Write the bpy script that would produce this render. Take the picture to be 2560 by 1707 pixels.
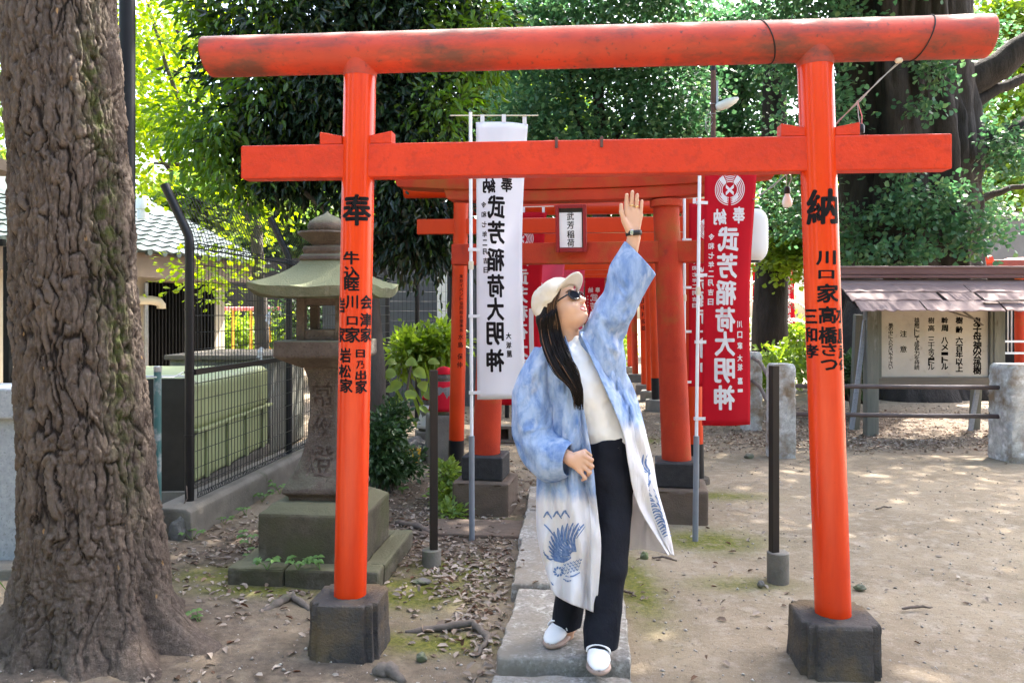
import bpy, bmesh, math, random
import numpy as np
from mathutils import Vector, Matrix, noise as mnoise

random.seed(7); np.random.seed(7)
for o in list(bpy.data.objects):
    bpy.data.objects.remove(o, do_unlink=True)
SC = bpy.context.scene
COL = SC.collection

# ------------------------------------------------------------------ camera
CAM_H, FPX, CX, HY = 1.43, 1991.0, 1280.0, 785.0      # eye height, focal length in photo pixels, horizon row
cam_data = bpy.data.cameras.new('camera')
cam_data.sensor_width = 36.0
cam_data.lens = 36.0 * FPX / 2560.0
cam_data.shift_y = -(1707 / 2 - HY) / 2560.0
cam_data.clip_start, cam_data.clip_end = 0.05, 1000.0
cam = bpy.data.objects.new('camera', cam_data)
COL.objects.link(cam)
cam.location = (0, 0, CAM_H)
cam.rotation_euler = (math.radians(90), 0, 0)
SC.camera = cam

# ------------------------------------------------------------------ sky, sun, exposure
SUN_DIR = Vector((0.36, 0.42, 0.83)).normalized()      # towards the sun
elev = math.asin(SUN_DIR.z)
azim = math.atan2(SUN_DIR.x, SUN_DIR.y)
world = bpy.data.worlds.new('World'); SC.world = world
world.use_nodes = True
wn = world.node_tree.nodes; wl = world.node_tree.links
sky = wn.new('ShaderNodeTexSky'); sky.sky_type = 'NISHITA'
sky.sun_disc = False; sky.sun_elevation = elev; sky.sun_rotation = azim
sky.air_density = 1.0; sky.dust_density = 5.0; sky.ozone_density = 1.0
wl.new(sky.outputs[0], wn['Background'].inputs[0])
wn['Background'].inputs[1].default_value = 0.15
sd = bpy.data.lights.new('sun', 'SUN'); sd.energy = 4.0; sd.angle = math.radians(0.53); sd.color = (1.0, 0.94, 0.84)
sun = bpy.data.objects.new('sun', sd); COL.objects.link(sun)
sun.rotation_euler = SUN_DIR.to_track_quat('Z', 'Y').to_euler()
SC.view_settings.view_transform = 'Standard'
SC.view_settings.look = 'None'
SC.view_settings.gamma = 1.0
SC.view_settings.use_curve_mapping = False
SC.view_settings.exposure = 2.95
cy = SC.cycles
cy.max_bounces = 7; cy.diffuse_bounces = 4; cy.glossy_bounces = 3; cy.transmission_bounces = 4; cy.transparent_max_bounces = 6
cy.caustics_reflective = False; cy.caustics_refractive = False
cy.sample_clamp_indirect = 4.0
cy.use_denoising = True

# ------------------------------------------------------------------ helpers: photo pixel + distance -> place
def W(u, v, Y):
    return Vector(((u - CX) * Y / FPX, Y, CAM_H + (HY - v) * Y / FPX))
def WX(u, Y): return (u - CX) * Y / FPX
def WZ(v, Y): return CAM_H + (HY - v) * Y / FPX
def GY(v, z=0.0): return (CAM_H - z) * FPX / (v - HY)

# ------------------------------------------------------------------ helpers: objects
WM = {}
def link(o, parent=None):
    COL.objects.link(o)
    if parent is not None: o.parent = parent
    return o
def tag(o, label=None, cat=None, group=None, kind=None):
    if label: o['label'] = label
    if cat: o['category'] = cat
    if group: o['group'] = group
    if kind: o['kind'] = kind
    return o
def thing(name, label, cat, loc=(0, 0, 0), rz=0.0, group=None):
    o = bpy.data.objects.new(name, None); o.empty_display_size = .1
    link(o); o.location = loc; o.rotation_euler = (0, 0, rz)
    WM[o.name] = Matrix.Translation(loc) @ Matrix.Rotation(rz, 4, 'Z')
    return tag(o, label, cat, group)

class MB:
    """collects shapes into one mesh"""
    def __init__(s): s.v = []; s.f = []
    def add(s, vs, fs):
        b = len(s.v); s.v += [tuple(p) for p in vs]; s.f += [tuple(i + b for i in f) for f in fs]; return s
    def box(s, c, d, rz=0.0, m=None):
        x, y, z = d[0] / 2, d[1] / 2, d[2] / 2
        vs = [Vector(p) for p in ((-x,-y,-z),(x,-y,-z),(x,y,-z),(-x,y,-z),(-x,-y,z),(x,-y,z),(x,y,z),(-x,y,z))]
        R = m if m is not None else Matrix.Rotation(rz, 3, 'Z')
        return s.add([R @ p + Vector(c) for p in vs], [(0,3,2,1),(4,5,6,7),(0,1,5,4),(1,2,6,5),(2,3,7,6),(3,0,4,7)])
    def bar(s, p, q, w, h=None, up=(0, 0, 1)):
        p, q = Vector(p), Vector(q); h = h or w
        d = (q - p).normalized(); up = Vector(up)
        if abs(d.dot(up)) > .98: up = Vector((0, 1, 0))
        a = d.cross(up).normalized() * w / 2; b = a.normalized().cross(d).normalized() * h / 2
        vs = [p-a-b, p+a-b, p+a+b, p-a+b, q-a-b, q+a-b, q+a+b, q-a+b]
        return s.add(vs, [(0,3,2,1),(4,5,6,7),(0,1,5,4),(1,2,6,5),(2,3,7,6),(3,0,4,7)])
    def tube(s, pts, r, n=8, cap=True):
        pts = [Vector(p) for p in pts]; m = len(pts)
        rs = r if hasattr(r, '__len__') else [r] * m
        rings = []; prev = None
        for i, p in enumerate(pts):
            d = (pts[min(i+1, m-1)] - pts[max(i-1, 0)]).normalized()
            if prev is None:
                ref = Vector((0, 0, 1)) if abs(d.z) < .9 else Vector((1, 0, 0))
                a = d.cross(ref).normalized()
            else:
                a = (prev - d * prev.dot(d)).normalized()
            prev = a; b = d.cross(a)
            rings.append([p + (a * math.cos(2*math.pi*k/n) + b * math.sin(2*math.pi*k/n)) * rs[i] for k in range(n)])
        return s.loft(rings, cap=cap)
    def loft(s, rings, cap=True, close=True):
        n = len(rings[0]); vs = [p for r in rings for p in r]; fs = []
        for i in range(len(rings) - 1):
            for k in range(n if close else n - 1):
                a, b = i*n + k, i*n + (k+1) % n
                fs.append((a, b, b + n, a + n))
        if cap:
            fs.append(tuple(reversed(range(n)))); fs.append(tuple(range((len(rings)-1)*n, len(rings)*n)))
        return s.add(vs, fs)
    def lathe(s, prof, c=(0, 0, 0), n=24, cap=True):
        return s.loft([[Vector((c[0] + r*math.cos(2*math.pi*k/n), c[1] + r*math.sin(2*math.pi*k/n), c[2] + z)) for k in range(n)] for r, z in prof], cap=cap)
    def square(s, prof, c=(0, 0, 0), rz=0.0, rnd=.0, seg=1):
        """square section loft: prof of (half width, z)"""
        rings = []
        for hw, z in prof:
            ring = []
            for k in range(4):
                for t in range(seg):
                    a0 = math.pi/4 + k*math.pi/2; f = t/seg
                    p0 = Vector((math.cos(a0), math.sin(a0))) * hw * 1.41421; a1 = a0 + math.pi/2
                    p1 = Vector((math.cos(a1), math.sin(a1))) * hw * 1.41421
                    p = p0.lerp(p1, f); ring.append(p)
            R = Matrix.Rotation(rz, 2)
            rings.append([Vector((*(R @ p), z)) + Vector(c) for p in ring])
        return s.loft(rings)
    def prism(s, poly, y0, y1, fn=None):
        """poly of (x,z) extruded along y"""
        n = len(poly); vs = [Vector((x, y0, z)) for x, z in poly] + [Vector((x, y1, z)) for x, z in poly]
        if fn: vs = [fn(p) for p in vs]
        return s.add(vs, [tuple(range(n)), tuple(reversed(range(n, 2*n)))] + [((k+1) % n, k, k+n, (k+1) % n + n) for k in range(n)])
    def build(s, name, mat, parent=None, local=False, smooth=False, bevel=0, bseg=2, solid=0, fix=True):
        me = bpy.data.meshes.new(name); me.from_pydata(s.v, [], s.f)
        return finish(me, name, mat, parent, local, smooth, bevel, bseg, solid, fix)

def finish(me, name, mat, parent=None, local=False, smooth=False, bevel=0, bseg=2, solid=0, fix=False):
    o = bpy.data.objects.new(name, me); link(o, parent)
    if parent is not None:
        wm = WM.get(parent.name, Matrix())
        if not local: me.transform(wm.inverted())
        WM[o.name] = wm
    if fix:
        bm = bmesh.new(); bm.from_mesh(me); bmesh.ops.recalc_face_normals(bm, faces=bm.faces); bm.to_mesh(me); bm.free()
    if mat is not None:
        me.materials.append(mat)
    if smooth:
        me.polygons.foreach_set('use_smooth', [True] * len(me.polygons))
        if smooth != 'all':
            try: me.set_sharp_from_angle(angle=math.radians(40))
            except Exception: pass
    if solid:
        m = o.modifiers.new('solid', 'SOLIDIFY'); m.thickness = solid; m.offset = 0
    if bevel:
        m = o.modifiers.new('bevel', 'BEVEL'); m.width = bevel; m.segments = bseg; m.limit_method = 'ANGLE'; m.angle_limit = math.radians(35)
    return o

def mesh_np(name, V, F):
    """V (n,3), F (m,k) arrays"""
    me = bpy.data.meshes.new(name); V = np.asarray(V, np.float32); F = np.asarray(F, np.int32); k = F.shape[1]
    me.vertices.add(len(V)); me.vertices.foreach_set('co', V.ravel())
    me.loops.add(F.size); me.loops.foreach_set('vertex_index', F.ravel())
    me.polygons.add(len(F)); me.polygons.foreach_set('loop_start', np.arange(0, F.size, k, dtype=np.int32))
    me.update(calc_edges=True); me.validate()
    return me

def copy_tree(root, loc, rz, label, group=None):
    r = root.copy(); link(r); r.location = loc; r.rotation_euler = (0, 0, rz)
    WM[r.name] = Matrix.Translation(loc) @ Matrix.Rotation(rz, 4, 'Z')
    r['label'] = label
    if group: r['group'] = group
    for ch in list(root.children):
        c = ch.copy(); link(c, r)
        for g in list(ch.children):
            d = g.copy(); link(d, c)
    return r

_TX = {}
def roughen(o, amp=.006, size=.06, level=4, depth=3):
    """uneven worn surface: the faces are cut finer and pushed in and out"""
    k = (round(size, 4), depth)
    if k not in _TX:
        x = bpy.data.textures.new('wear', 'CLOUDS'); x.noise_scale = size; x.noise_depth = depth; _TX[k] = x
    m = o.modifiers.new('cut', 'SUBSURF'); m.subdivision_type = 'SIMPLE'; m.levels = level; m.render_levels = level
    m = o.modifiers.new('wear', 'DISPLACE'); m.texture = _TX[k]; m.texture_coords = 'LOCAL'; m.strength = amp*2; m.mid_level = .5
    o.data.polygons.foreach_set('use_smooth', [True]*len(o.data.polygons))
    return o

# numpy value noise
def _hash(ix, iy, iz, seed):
    h = (ix * 374761393 + iy * 668265263 + iz * 2147483647 + seed * 1274126177) & 0xffffffff
    h = ((h ^ (h >> 13)) * 1274126177) & 0xffffffff
    h = (h ^ (h >> 16)) & 0xffff
    return h.astype(np.float64) / 65535.0
def vnoise(P, scale=1.0, seed=0):
    P = np.asarray(P, np.float64) * scale
    i = np.floor(P).astype(np.int64); f = P - i; f = f*f*(3-2*f)
    r = 0
    for dx in (0, 1):
        for dy in (0, 1):
            for dz in (0, 1):
                w = (f[:,0] if dx else 1-f[:,0]) * (f[:,1] if dy else 1-f[:,1]) * (f[:,2] if dz else 1-f[:,2])
                r = r + w * _hash(i[:,0]+dx, i[:,1]+dy, i[:,2]+dz, seed)
    return r * 2 - 1
def fbm(P, scale=1.0, oct=4, seed=0):
    r = 0; a = 1; t = 0
    for k in range(oct):
        r = r + a * vnoise(P, scale * 2**k, seed + k*17); t += a; a *= .5
    return r / t

# ------------------------------------------------------------------ materials (procedural)
def srgb(h):
    h = h.lstrip('#'); c = [int(h[i:i+2], 16)/255 for i in (0, 2, 4)]
    return tuple(x/12.92 if x <= .04045 else ((x+.055)/1.055)**2.4 for x in c)
class NT:
    def __init__(s, name):
        s.m = bpy.data.materials.new(name); s.m.use_nodes = True
        s.n = s.m.node_tree.nodes; s.l = s.m.node_tree.links
        s.b = s.n['Principled BSDF']; s.out = s.n['Material Output']; s._pos = None
    def pos(s, stretch=(1, 1, 1)):
        if s._pos is None: s._pos = s.n.new('ShaderNodeNewGeometry').outputs['Position']
        if tuple(stretch) == (1, 1, 1): return s._pos
        m = s.n.new('ShaderNodeVectorMath'); m.operation = 'MULTIPLY'; m.inputs[1].default_value = stretch
        s.l.new(s._pos, m.inputs[0]); return m.outputs[0]
    def noise(s, scale, detail=5, rough=.6, stretch=(1, 1, 1), dist=0):
        t = s.n.new('ShaderNodeTexNoise'); t.inputs['Scale'].default_value = scale; t.inputs['Detail'].default_value = detail
        t.inputs['Roughness'].default_value = rough; t.inputs['Distortion'].default_value = dist
        s.l.new(s.pos(stretch), t.inputs['Vector']); return t.outputs['Fac']
    def voronoi(s, scale, feature='DISTANCE_TO_EDGE', stretch=(1, 1, 1), vec=None, out='Distance'):
        t = s.n.new('ShaderNodeTexVoronoi'); t.feature = feature; t.inputs['Scale'].default_value = scale
        s.l.new(vec if vec is not None else s.pos(stretch), t.inputs['Vector']); return t.outputs[out]
    def ramp(s, fac, lo, hi, a=(0, 0, 0), b=(1, 1, 1)):
        r = s.n.new('ShaderNodeMapRange'); r.inputs[1].default_value = lo; r.inputs[2].default_value = hi
        s.l.new(fac, r.inputs[0]); return r.outputs[0]
    def mix(s, fac, a, b):
        m = s.n.new('ShaderNodeMix'); m.data_type = 'RGBA'
        for sock, val in ((m.inputs[6], a), (m.inputs[7], b)):
            if isinstance(val, (tuple, list)): sock.default_value = (*val[:3], 1)
            else: s.l.new(val, sock)
        if isinstance(fac, (int, float)): m.inputs[0].default_value = fac
        else: s.l.new(fac, m.inputs[0])
        return m.outputs[2]
    def math(s, op, a, b=None):
        m = s.n.new('ShaderNodeMath'); m.operation = op
        for k, x in enumerate((a, b)):
            if x is None: continue
            if isinstance(x, (int, float)): m.inputs[k].default_value = x
            else: s.l.new(x, m.inputs[k])
        return m.outputs[0]
    def attr(s, name):
        a = s.n.new('ShaderNodeAttribute'); a.attribute_name = name; return a.outputs['Fac']
    def island(s):
        return s.n.new('ShaderNodeNewGeometry').outputs['Random Per Island']
    def color(s, c):
        if isinstance(c, (tuple, list)): s.b.inputs['Base Color'].default_value = (*c[:3], 1)
        else: s.l.new(c, s.b.inputs['Base Color'])
    def rough(s, r):
        if isinstance(r, (int, float)): s.b.inputs['Roughness'].default_value = r
        else: s.l.new(r, s.b.inputs['Roughness'])
    def bump(s, h, strength=.5, dist=.01):
        b = s.n.new('ShaderNodeBump'); b.inputs['Strength'].default_value = strength; b.inputs['Distance'].default_value = dist
        s.l.new(h, b.inputs['Height']); s.l.new(b.outputs[0], s.b.inputs['Normal'])

def mat(name, c1, c2=None, scale=6, rough=.6, bump=0, bscale=60, bdist=.004, metal=0, stretch=(1, 1, 1), layers=(), spec=.3, detail=5, coat=0):
    t = NT(name)
    c = c1
    if c2 is not None: c = t.mix(t.ramp(t.noise(scale, detail, .6, stretch), .32, .68), c1, c2)
    for L in layers:       # (colour, scale, lo, hi, stretch)
        c = t.mix(t.ramp(t.noise(L[1], 6, .65, L[4] if len(L) > 4 else (1, 1, 1)), L[2], L[3]), c, L[0])
    t.color(c); t.rough(rough); t.b.inputs['Metallic'].default_value = metal
    t.b.inputs['Specular IOR Level'].default_value = spec
    if coat: t.b.inputs['Coat Weight'].default_value = coat; t.b.inputs['Coat Roughness'].default_value = .15
    if bump: t.bump(t.noise(bscale, 6, .65, stretch), bump, bdist)
    return t.m
def leaf_mat(name, c1, c2, trans=.45, rough=.45, c3=None, spec=.4):
    t = NT(name)
    r = t.island()
    c = t.mix(r, c1, c2)
    if c3: c = t.mix(t.ramp(r, .86, .9), c, c3)
    c = t.mix(t.ramp(t.noise(1.3, 2), .35, .65), c, t.mix(.5, c, tuple(x*.6 for x in c1)))
    t.color(c); t.rough(rough); t.b.inputs['Specular IOR Level'].default_value = spec
    tr = t.n.new('ShaderNodeBsdfTranslucent'); mixs = t.n.new('ShaderNodeMixShader'); mixs.inputs[0].default_value = trans
    hs = t.n.new('ShaderNodeHueSaturation'); hs.inputs['Saturation'].default_value = 1.15; hs.inputs['Value'].default_value = 1.5; hs.inputs['Hue'].default_value = .485
    t.l.new(c, hs.inputs['Color']); t.l.new(hs.outputs[0], tr.inputs[0])
    t.l.new(t.b.outputs[0], mixs.inputs[1]); t.l.new(tr.outputs[0], mixs.inputs[2]); t.l.new(mixs.outputs[0], t.out.inputs[0])
    return t.m
def cloth_mat(name, c1, c2=None, trans=.3, scale=3, rough=.85):
    t = NT(name); c = c1 if c2 is None else t.mix(t.ramp(t.noise(scale, 4), .3, .7), c1, c2)
    t.color(c); t.rough(rough); t.b.inputs['Specular IOR Level'].default_value = .2
    t.bump(t.noise(500, 2), .15, .001)
    tr = t.n.new('ShaderNodeBsdfTranslucent'); mixs = t.n.new('ShaderNodeMixShader'); mixs.inputs[0].default_value = trans
    if isinstance(c, tuple): tr.inputs[0].default_value = (*c, 1)
    else: t.l.new(c, tr.inputs[0])
    t.l.new(t.b.outputs[0], mixs.inputs[1]); t.l.new(tr.outputs[0], mixs.inputs[2]); t.l.new(mixs.outputs[0], t.out.inputs[0])
    return t.m

M = {}
M['vermilion'] = mat('vermilion_gloss', (.70, .050, .004), (.60, .036, .004), 2.2, .24, .12, 120, .002, layers=[((.56, .032, .004), 16, .46, .66, (1, 1, .10)), ((.40, .024, .006), 5, .62, .8, (1, 1, .3)), ((.10, .015, .010), 60, .70, .74), ((.74, .12, .04), 90, .76, .8)], spec=.4)
M['vermilion_beam'] = mat('vermilion_matt', (.60, .038, .006), (.48, .028, .006), 5, .45, .5, 40, .008, layers=[((.36, .024, .008), 9, .58, .78, (.4, 1, 1)), ((.46, .030, .007), 30, .52, .62), ((.09, .016, .010), 55, .70, .74), ((.72, .10, .03), 80, .74, .80)], spec=.3)
def kasagi_mat():
    t = NT('weathered_vermilion')
    c = t.mix(t.ramp(t.noise(5, 6), .35, .65), (.50, .044, .013), (.37, .034, .013))
    c = t.mix(t.ramp(t.noise(3.2, 8, .72, (.8, 1, 2.6)), .44, .62), c, (.135, .036, .022))
    c = t.mix(t.ramp(t.noise(40, 4), .6, .75), c, (.085, .03, .022))
    # pale pinkish tone mixed in on the upward-facing side
    z = t.n.new('ShaderNodeSeparateXYZ'); g = t.n.new('ShaderNodeNewGeometry'); t.l.new(g.outputs['Normal'], z.inputs[0])
    up = t.math('ADD', z.outputs[2], t.math('MULTIPLY', t.noise(7, 5), .5))
    c = t.mix(t.ramp(up, .85, 1.15), c, (.36, .22, .18))
    t.color(c); t.rough(.6); t.bump(t.noise(90, 4), .3, .003)
    return t.m
M['kasagi'] = kasagi_mat()
M['red_concrete'] = mat('red_painted_concrete', (.48, .042, .012), (.36, .030, .011), 5, .75, .9, 130, .004, layers=[((.30, .085, .015), 2.4, .52, .70), ((.10, .025, .016), 5, .62, .78)])
M['orange_pipe'] = mat('orange_painted_pipe', (.62, .045, .005), (.52, .036, .005), 4, .33, .05, 40, .002, layers=[((.4, .05, .015), 6, .7, .8)])
M['brown_red'] = mat('dull_brown_red', (.26, .045, .03), (.17, .04, .03), 5, .6, .2, 60, .003)
M['ink'] = mat('black_ink', (.006, .005, .007), (.012, .009, .010), 40, .6, spec=.12)
def worn_ink():
    t = NT('worn_ink'); t.color((.006, .005, .006)); t.rough(.6); t.b.inputs['Specular IOR Level'].default_value = .15
    tr = t.n.new('ShaderNodeBsdfTransparent'); mx = t.n.new('ShaderNodeMixShader')
    f = t.ramp(t.noise(55, 4, .7, (1, 1, .35)), .60, .66)
    t.l.new(f, mx.inputs[0]); t.l.new(t.b.outputs[0], mx.inputs[1]); t.l.new(tr.outputs[0], mx.inputs[2]); t.l.new(mx.outputs[0], t.out.inputs[0])
    return t.m
M['worn_ink'] = worn_ink()
M['white_ink'] = cloth_mat('white_print', (.78, .78, .80), None, .3)
M['block_dark'] = mat('painted_concrete_block', (.085, .075, .070), (.05, .045, .045), 6, .85, 1.0, 80, .01, layers=[((.13, .095, .06), 4, .46, .62), ((.26, .24, .23), 26, .66, .76), ((.022, .022, .026), 9, .58, .68), ((.10, .075, .05), 70, .58, .7)], spec=.2)
M['black_block'] = mat('black_painted_concrete', (.018, .018, .022), (.035, .034, .038), 30, .6, .8, 160, .004, layers=[((.12, .12, .13), 60, .68, .76)])
M['brown_block'] = mat('earth_brown_concrete', (.14, .10, .075), (.10, .075, .06), 6, .85, .9, 90, .005, layers=[((.2, .18, .16), 22, .66, .78)])
M['concrete'] = mat('grey_concrete', (.20, .18, .155), (.12, .11, .095), 4, .85, .8, 60, .006, layers=[((.08, .085, .06), 5, .6, .75), ((.10, .13, .06), 3, .62, .75)])
M['black_paint'] = mat('black_painted_steel', (.008, .008, .010), (.013, .012, .014), 20, .4, .1, 80, .002, spec=.3)
M['old_black'] = mat('worn_black_steel', (.010, .009, .010), (.028, .020, .016), 5, .5, .25, 60, .002, stretch=(1, 1, .2), layers=[((.14, .10, .07), 14, .68, .76)])
M['dark_pole'] = mat('dark_grey_pole', (.008, .008, .010), (.013, .013, .016), 3, .5, spec=.2)
M['grey_pvc'] = mat('grey_pvc', (.20, .215, .245), (.16, .175, .20), 6, .45, layers=[((.13, .10, .075), 3, .6, .75)])
M['white_pole'] = mat('white_plastic', (.76, .77, .80), (.68, .69, .72), 10, .4)
M['cream_plastic'] = mat('cream_plastic', (.66, .60, .46), (.6, .54, .42), 10, .45)
M['banner_white'] = cloth_mat('white_banner_cloth', (.80, .80, .84), (.74, .74, .79), .35)
M['banner_red'] = cloth_mat('red_banner_cloth', (.55, .008, .022), (.46, .007, .02), .35)
M['banner_pink'] = cloth_mat('faded_red_banner_cloth', (.62, .06, .12), (.6, .10, .16), .4)
def stone_mat(name, c1, c2, lichen=None, moss=None, sc=9, bump=1.0, bd=.006, up=None):
    t = NT(name); c = t.mix(t.ramp(t.noise(sc, 7), .35, .65), c1, c2)
    c = t.mix(t.ramp(t.noise(70, 4), .55, .7), c, tuple(x*.55 for x in c1))
    if lichen: c = t.mix(t.ramp(t.noise(sc*.6, 6), .55, .66), c, lichen)
    if moss: c = t.mix(t.ramp(t.noise(3, 6), .48, .62), c, moss)
    if up:
        z = t.n.new('ShaderNodeSeparateXYZ'); g = t.n.new('ShaderNodeNewGeometry'); t.l.new(g.outputs['Normal'], z.inputs[0])
        c = t.mix(t.ramp(t.math('ADD', z.outputs[2], t.math('MULTIPLY', t.noise(5, 5), .8)), .75, 1.2), c, up)
    t.color(c); t.rough(.9); t.b.inputs['Specular IOR Level'].default_value = .25
    t.bump(t.noise(sc*9, 7, .7), bump, bd); return t.m
M['lantern_stone'] = stone_mat('lantern_stone', (.145, .115, .095), (.095, .076, .064), (.19, .165, .14), None, 9, 1.3, .01, up=(.17, .17, .12))
M['lantern_moss'] = stone_mat('mossy_lantern_stone', (.115, .098, .072), (.070, .060, .042), (.15, .135, .105), (.085, .082, .045), 9, up=(.130, .124, .076))
M['roof_moss'] = stone_mat('green_lantern_roof', (.19, .195, .125), (.12, .13, .08), (.27, .27, .20), (.15, .17, .09), 12, 1.3, .010, up=(.22, .235, .14))
M['granite'] = stone_mat('rough_granite', (.62, .61, .59), (.38, .37, .36), (.76, .75, .74), (.24, .175, .115), 16, .9, .014)
M['granite_wall'] = stone_mat('grey_granite', (.34, .36, .39), (.26, .28, .31), None, None, 30, .5, .003)
M['path_stone'] = stone_mat('pale_path_stone', (.40, .375, .345), (.22, .20, .18), (.56, .54, .51), (.27, .235, .195), 60, .8, .008)
M['rock'] = stone_mat('garden_rock', (.20, .185, .18), (.13, .125, .12), (.24, .24, .23), (.12, .14, .07), 5, 1, .01)
M['mesh_wire'] = mat('black_wire', (.012, .013, .014), None, rough=.5)
M['cream_wall'] = mat('cream_plaster', (.62, .56, .46), (.55, .5, .42), 2, .85, .1, 80)
M['white_wall'] = mat('white_plaster', (.78, .77, .72), (.74, .72, .68), 2, .85)
M['fascia'] = mat('brown_fascia', (.25, .19, .155), (.20, .155, .13), 3, .7, .1, 40)
M['slat'] = mat('black_slat', (.007, .007, .008), (.012, .012, .013), 5, .6, spec=.15)
M['tile'] = mat('green_grey_tile', (.070, .088, .085), (.042, .056, .055), 6, .38, .1, 40, layers=[((.2, .22, .2), 10, .65, .8)])
M['tank'] = mat('pale_green_tank', (.36, .39, .20), (.29, .32, .17), 2, .55, .15, 40, .003, layers=[((.10, .085, .055), 1.5, .60, .70, (1, 1, .5)), ((.16, .16, .10), 7, .64, .78)])
M['dark_board'] = mat('dark_slab', (.010, .010, .011), (.02, .02, .02), 8, .35, spec=.3)
M['green_pole'] = mat('teal_painted_pole', (.03, .12, .12), (.18, .24, .25), 4, .5, stretch=(1, 1, .3), layers=[((.34, .36, .37), 6, .5, .62)])
M['galv'] = mat('galvanised_steel', (.40, .41, .43), (.30, .31, .33), 20, .4, metal=.6)
M['rust'] = mat('rusty_steel', (.13, .06, .05), (.085, .045, .04), 14, .7, .3, 60, .003, layers=[((.2, .15, .15), 9, .6, .75)])
M['rail'] = mat('brown_rail', (.10, .075, .075), (.07, .055, .055), 12, .45, .2, 60, .002)
M['old_wood'] = mat('grey_old_wood', (.17, .165, .14), (.10, .105, .09), 9, .85, .8, 60, .006, stretch=(1, 1, .12), layers=[((.24, .26, .25), 6, .58, .7, (1, 1, .3)), ((.07, .06, .045), 14, .62, .72, (1, 1, .2))])
M['old_wood_h'] = mat('grey_old_wood_horizontal', (.15, .125, .10), (.10, .085, .07), 9, .85, .8, 60, .006, stretch=(.12, 1, 1), layers=[((.2, .2, .18), 6, .6, .72, (.3, 1, 1))])
M['roof_board'] = mat('weathered_pink_roof_board', (.25, .175, .165), (.185, .125, .122), 5, .75, .5, 50, .004, stretch=(.25, 1, 1), layers=[((.13, .095, .10), 7, .58, .72), ((.42, .38, .40), 9, .66, .78)])
M['roof_ridge'] = mat('dark_red_ridge', (.10, .045, .045), (.14, .075, .075), 6, .6, .3, 40, .003, stretch=(.25, 1, 1))
M['sign_face'] = mat('cream_sign_face', (.46, .41, .35), (.38, .34, .29), 3, .7, .1, 40, layers=[((.30, .27, .23), 12, .6, .75)])
M['plaque_face'] = mat('cracked_white_paint', (.82, .82, .82), (.74, .74, .75), 8, .6, .3, 40, .003, layers=[((.30, .27, .25), 30, .72, .76)])
M['plaque_frame'] = mat('dark_red_frame', (.28, .010, .016), (.20, .009, .014), 8, .45)
M['lamp_white'] = mat('white_lamp_shell', (.72, .72, .70), (.62, .62, .60), 8, .4)
M['paper_lantern'] = cloth_mat('white_lantern_paper', (.80, .80, .80), None, .4)
M['bulb'] = mat('frosted_bulb', (.75, .74, .76), None, rough=.2)
M['cable'] = mat('grey_cable', (.42, .43, .45), (.3, .31, .33), 20, .5)
M['cable_black'] = mat('black_cable', (.015, .012, .012), None, rough=.6)
M['red_cloth'] = cloth_mat('red_bib_cloth', (.60, .012, .03), (.5, .01, .025), .15)
M['white_cloth'] = cloth_mat('white_bib_cloth', (.75, .72, .72), None, .15)
M['paper'] = cloth_mat('white_paper', (.8, .8, .8), None, .3)
M['yellow_paint'] = mat('yellow_rail', (.75, .42, .05), (.7, .38, .05), 6, .5)
M['red_paint'] = mat('red_rail', (.55, .06, .06), (.7, .4, .4), 12, .5)
M['soil'] = mat('dark_soil', (.10, .08, .065), (.06, .05, .04), 10, .95, .8, 60, .01)
M['root'] = mat('root_bark', (.17, .14, .12), (.10, .085, .075), 16, .9, .8, 70, .006, layers=[((.10, .12, .04), 4, .6, .72)])
M['twig'] = mat('dry_twig', (.15, .115, .095), (.09, .07, .06), 20, .9, .5, 60, .003)
M['trunk_dark'] = mat('dark_trunk_bark', (.040, .033, .030), (.018, .015, .014), 7, .95, 1, 22, .03, stretch=(1, 1, .25))
M['trunk_grey'] = mat('grey_brown_bark', (.12, .105, .09), (.07, .06, .055), 9, .95, 1, 40, .012, stretch=(1, 1, .3))

def bark_mat():
    t = NT('fissured_bark')
    warp = t.n.new('ShaderNodeTexNoise'); warp.inputs['Scale'].default_value = 9; warp.inputs['Detail'].default_value = 4
    t.l.new(t.pos(), warp.inputs['Vector'])
    va = t.n.new('ShaderNodeVectorMath'); va.operation = 'MULTIPLY_ADD'; va.inputs[1].default_value = (.10, .10, .10)
    t.l.new(warp.outputs['Color'], va.inputs[0]); t.l.new(t.pos(), va.inputs[2])
    vs = t.n.new('ShaderNodeVectorMath'); vs.operation = 'MULTIPLY'; vs.inputs[1].default_value = (1, 1, .28); t.l.new(va.outputs[0], vs.inputs[0])
    d1 = t.voronoi(17, vec=vs.outputs[0]); d2 = t.voronoi(46, vec=vs.outputs[0])
    fis = t.attr('fissure')
    c = t.mix(t.ramp(t.noise(13, 7, .7, (1, 1, .5)), .38, .62), (.112, .084, .068), (.056, .042, .036))
    c = t.mix(t.ramp(t.noise(70, 6, .7, (1, 1, .45)), .5, .66), c, (.175, .138, .116))
    c = t.mix(t.math('MULTIPLY', t.attr('plate'), .55), c, (.18, .142, .118))
    c = t.mix(t.ramp(fis, .25, .8), c, (.022, .016, .014))
    c = t.mix(t.math('MULTIPLY', t.ramp(t.noise(24, 6), .38, .6), t.attr('moss')), c, (.050, .066, .012))
    c = t.mix(t.ramp(t.voronoi(11, 'F1', (1, 1, .45)), .07, .05), c, (.34, .21, .10))
    t.color(c); t.rough(.93); t.b.inputs['Specular IOR Level'].default_value = .2
    h = t.math('ADD', t.math('MULTIPLY', t.noise(45, 7, .7, (1, 1, .3)), 1.2), t.math('MULTIPLY', t.noise(130, 6, .7), .7))
    t.bump(h, 1.0, .016)
    return t.m
M['bark'] = bark_mat()

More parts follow.
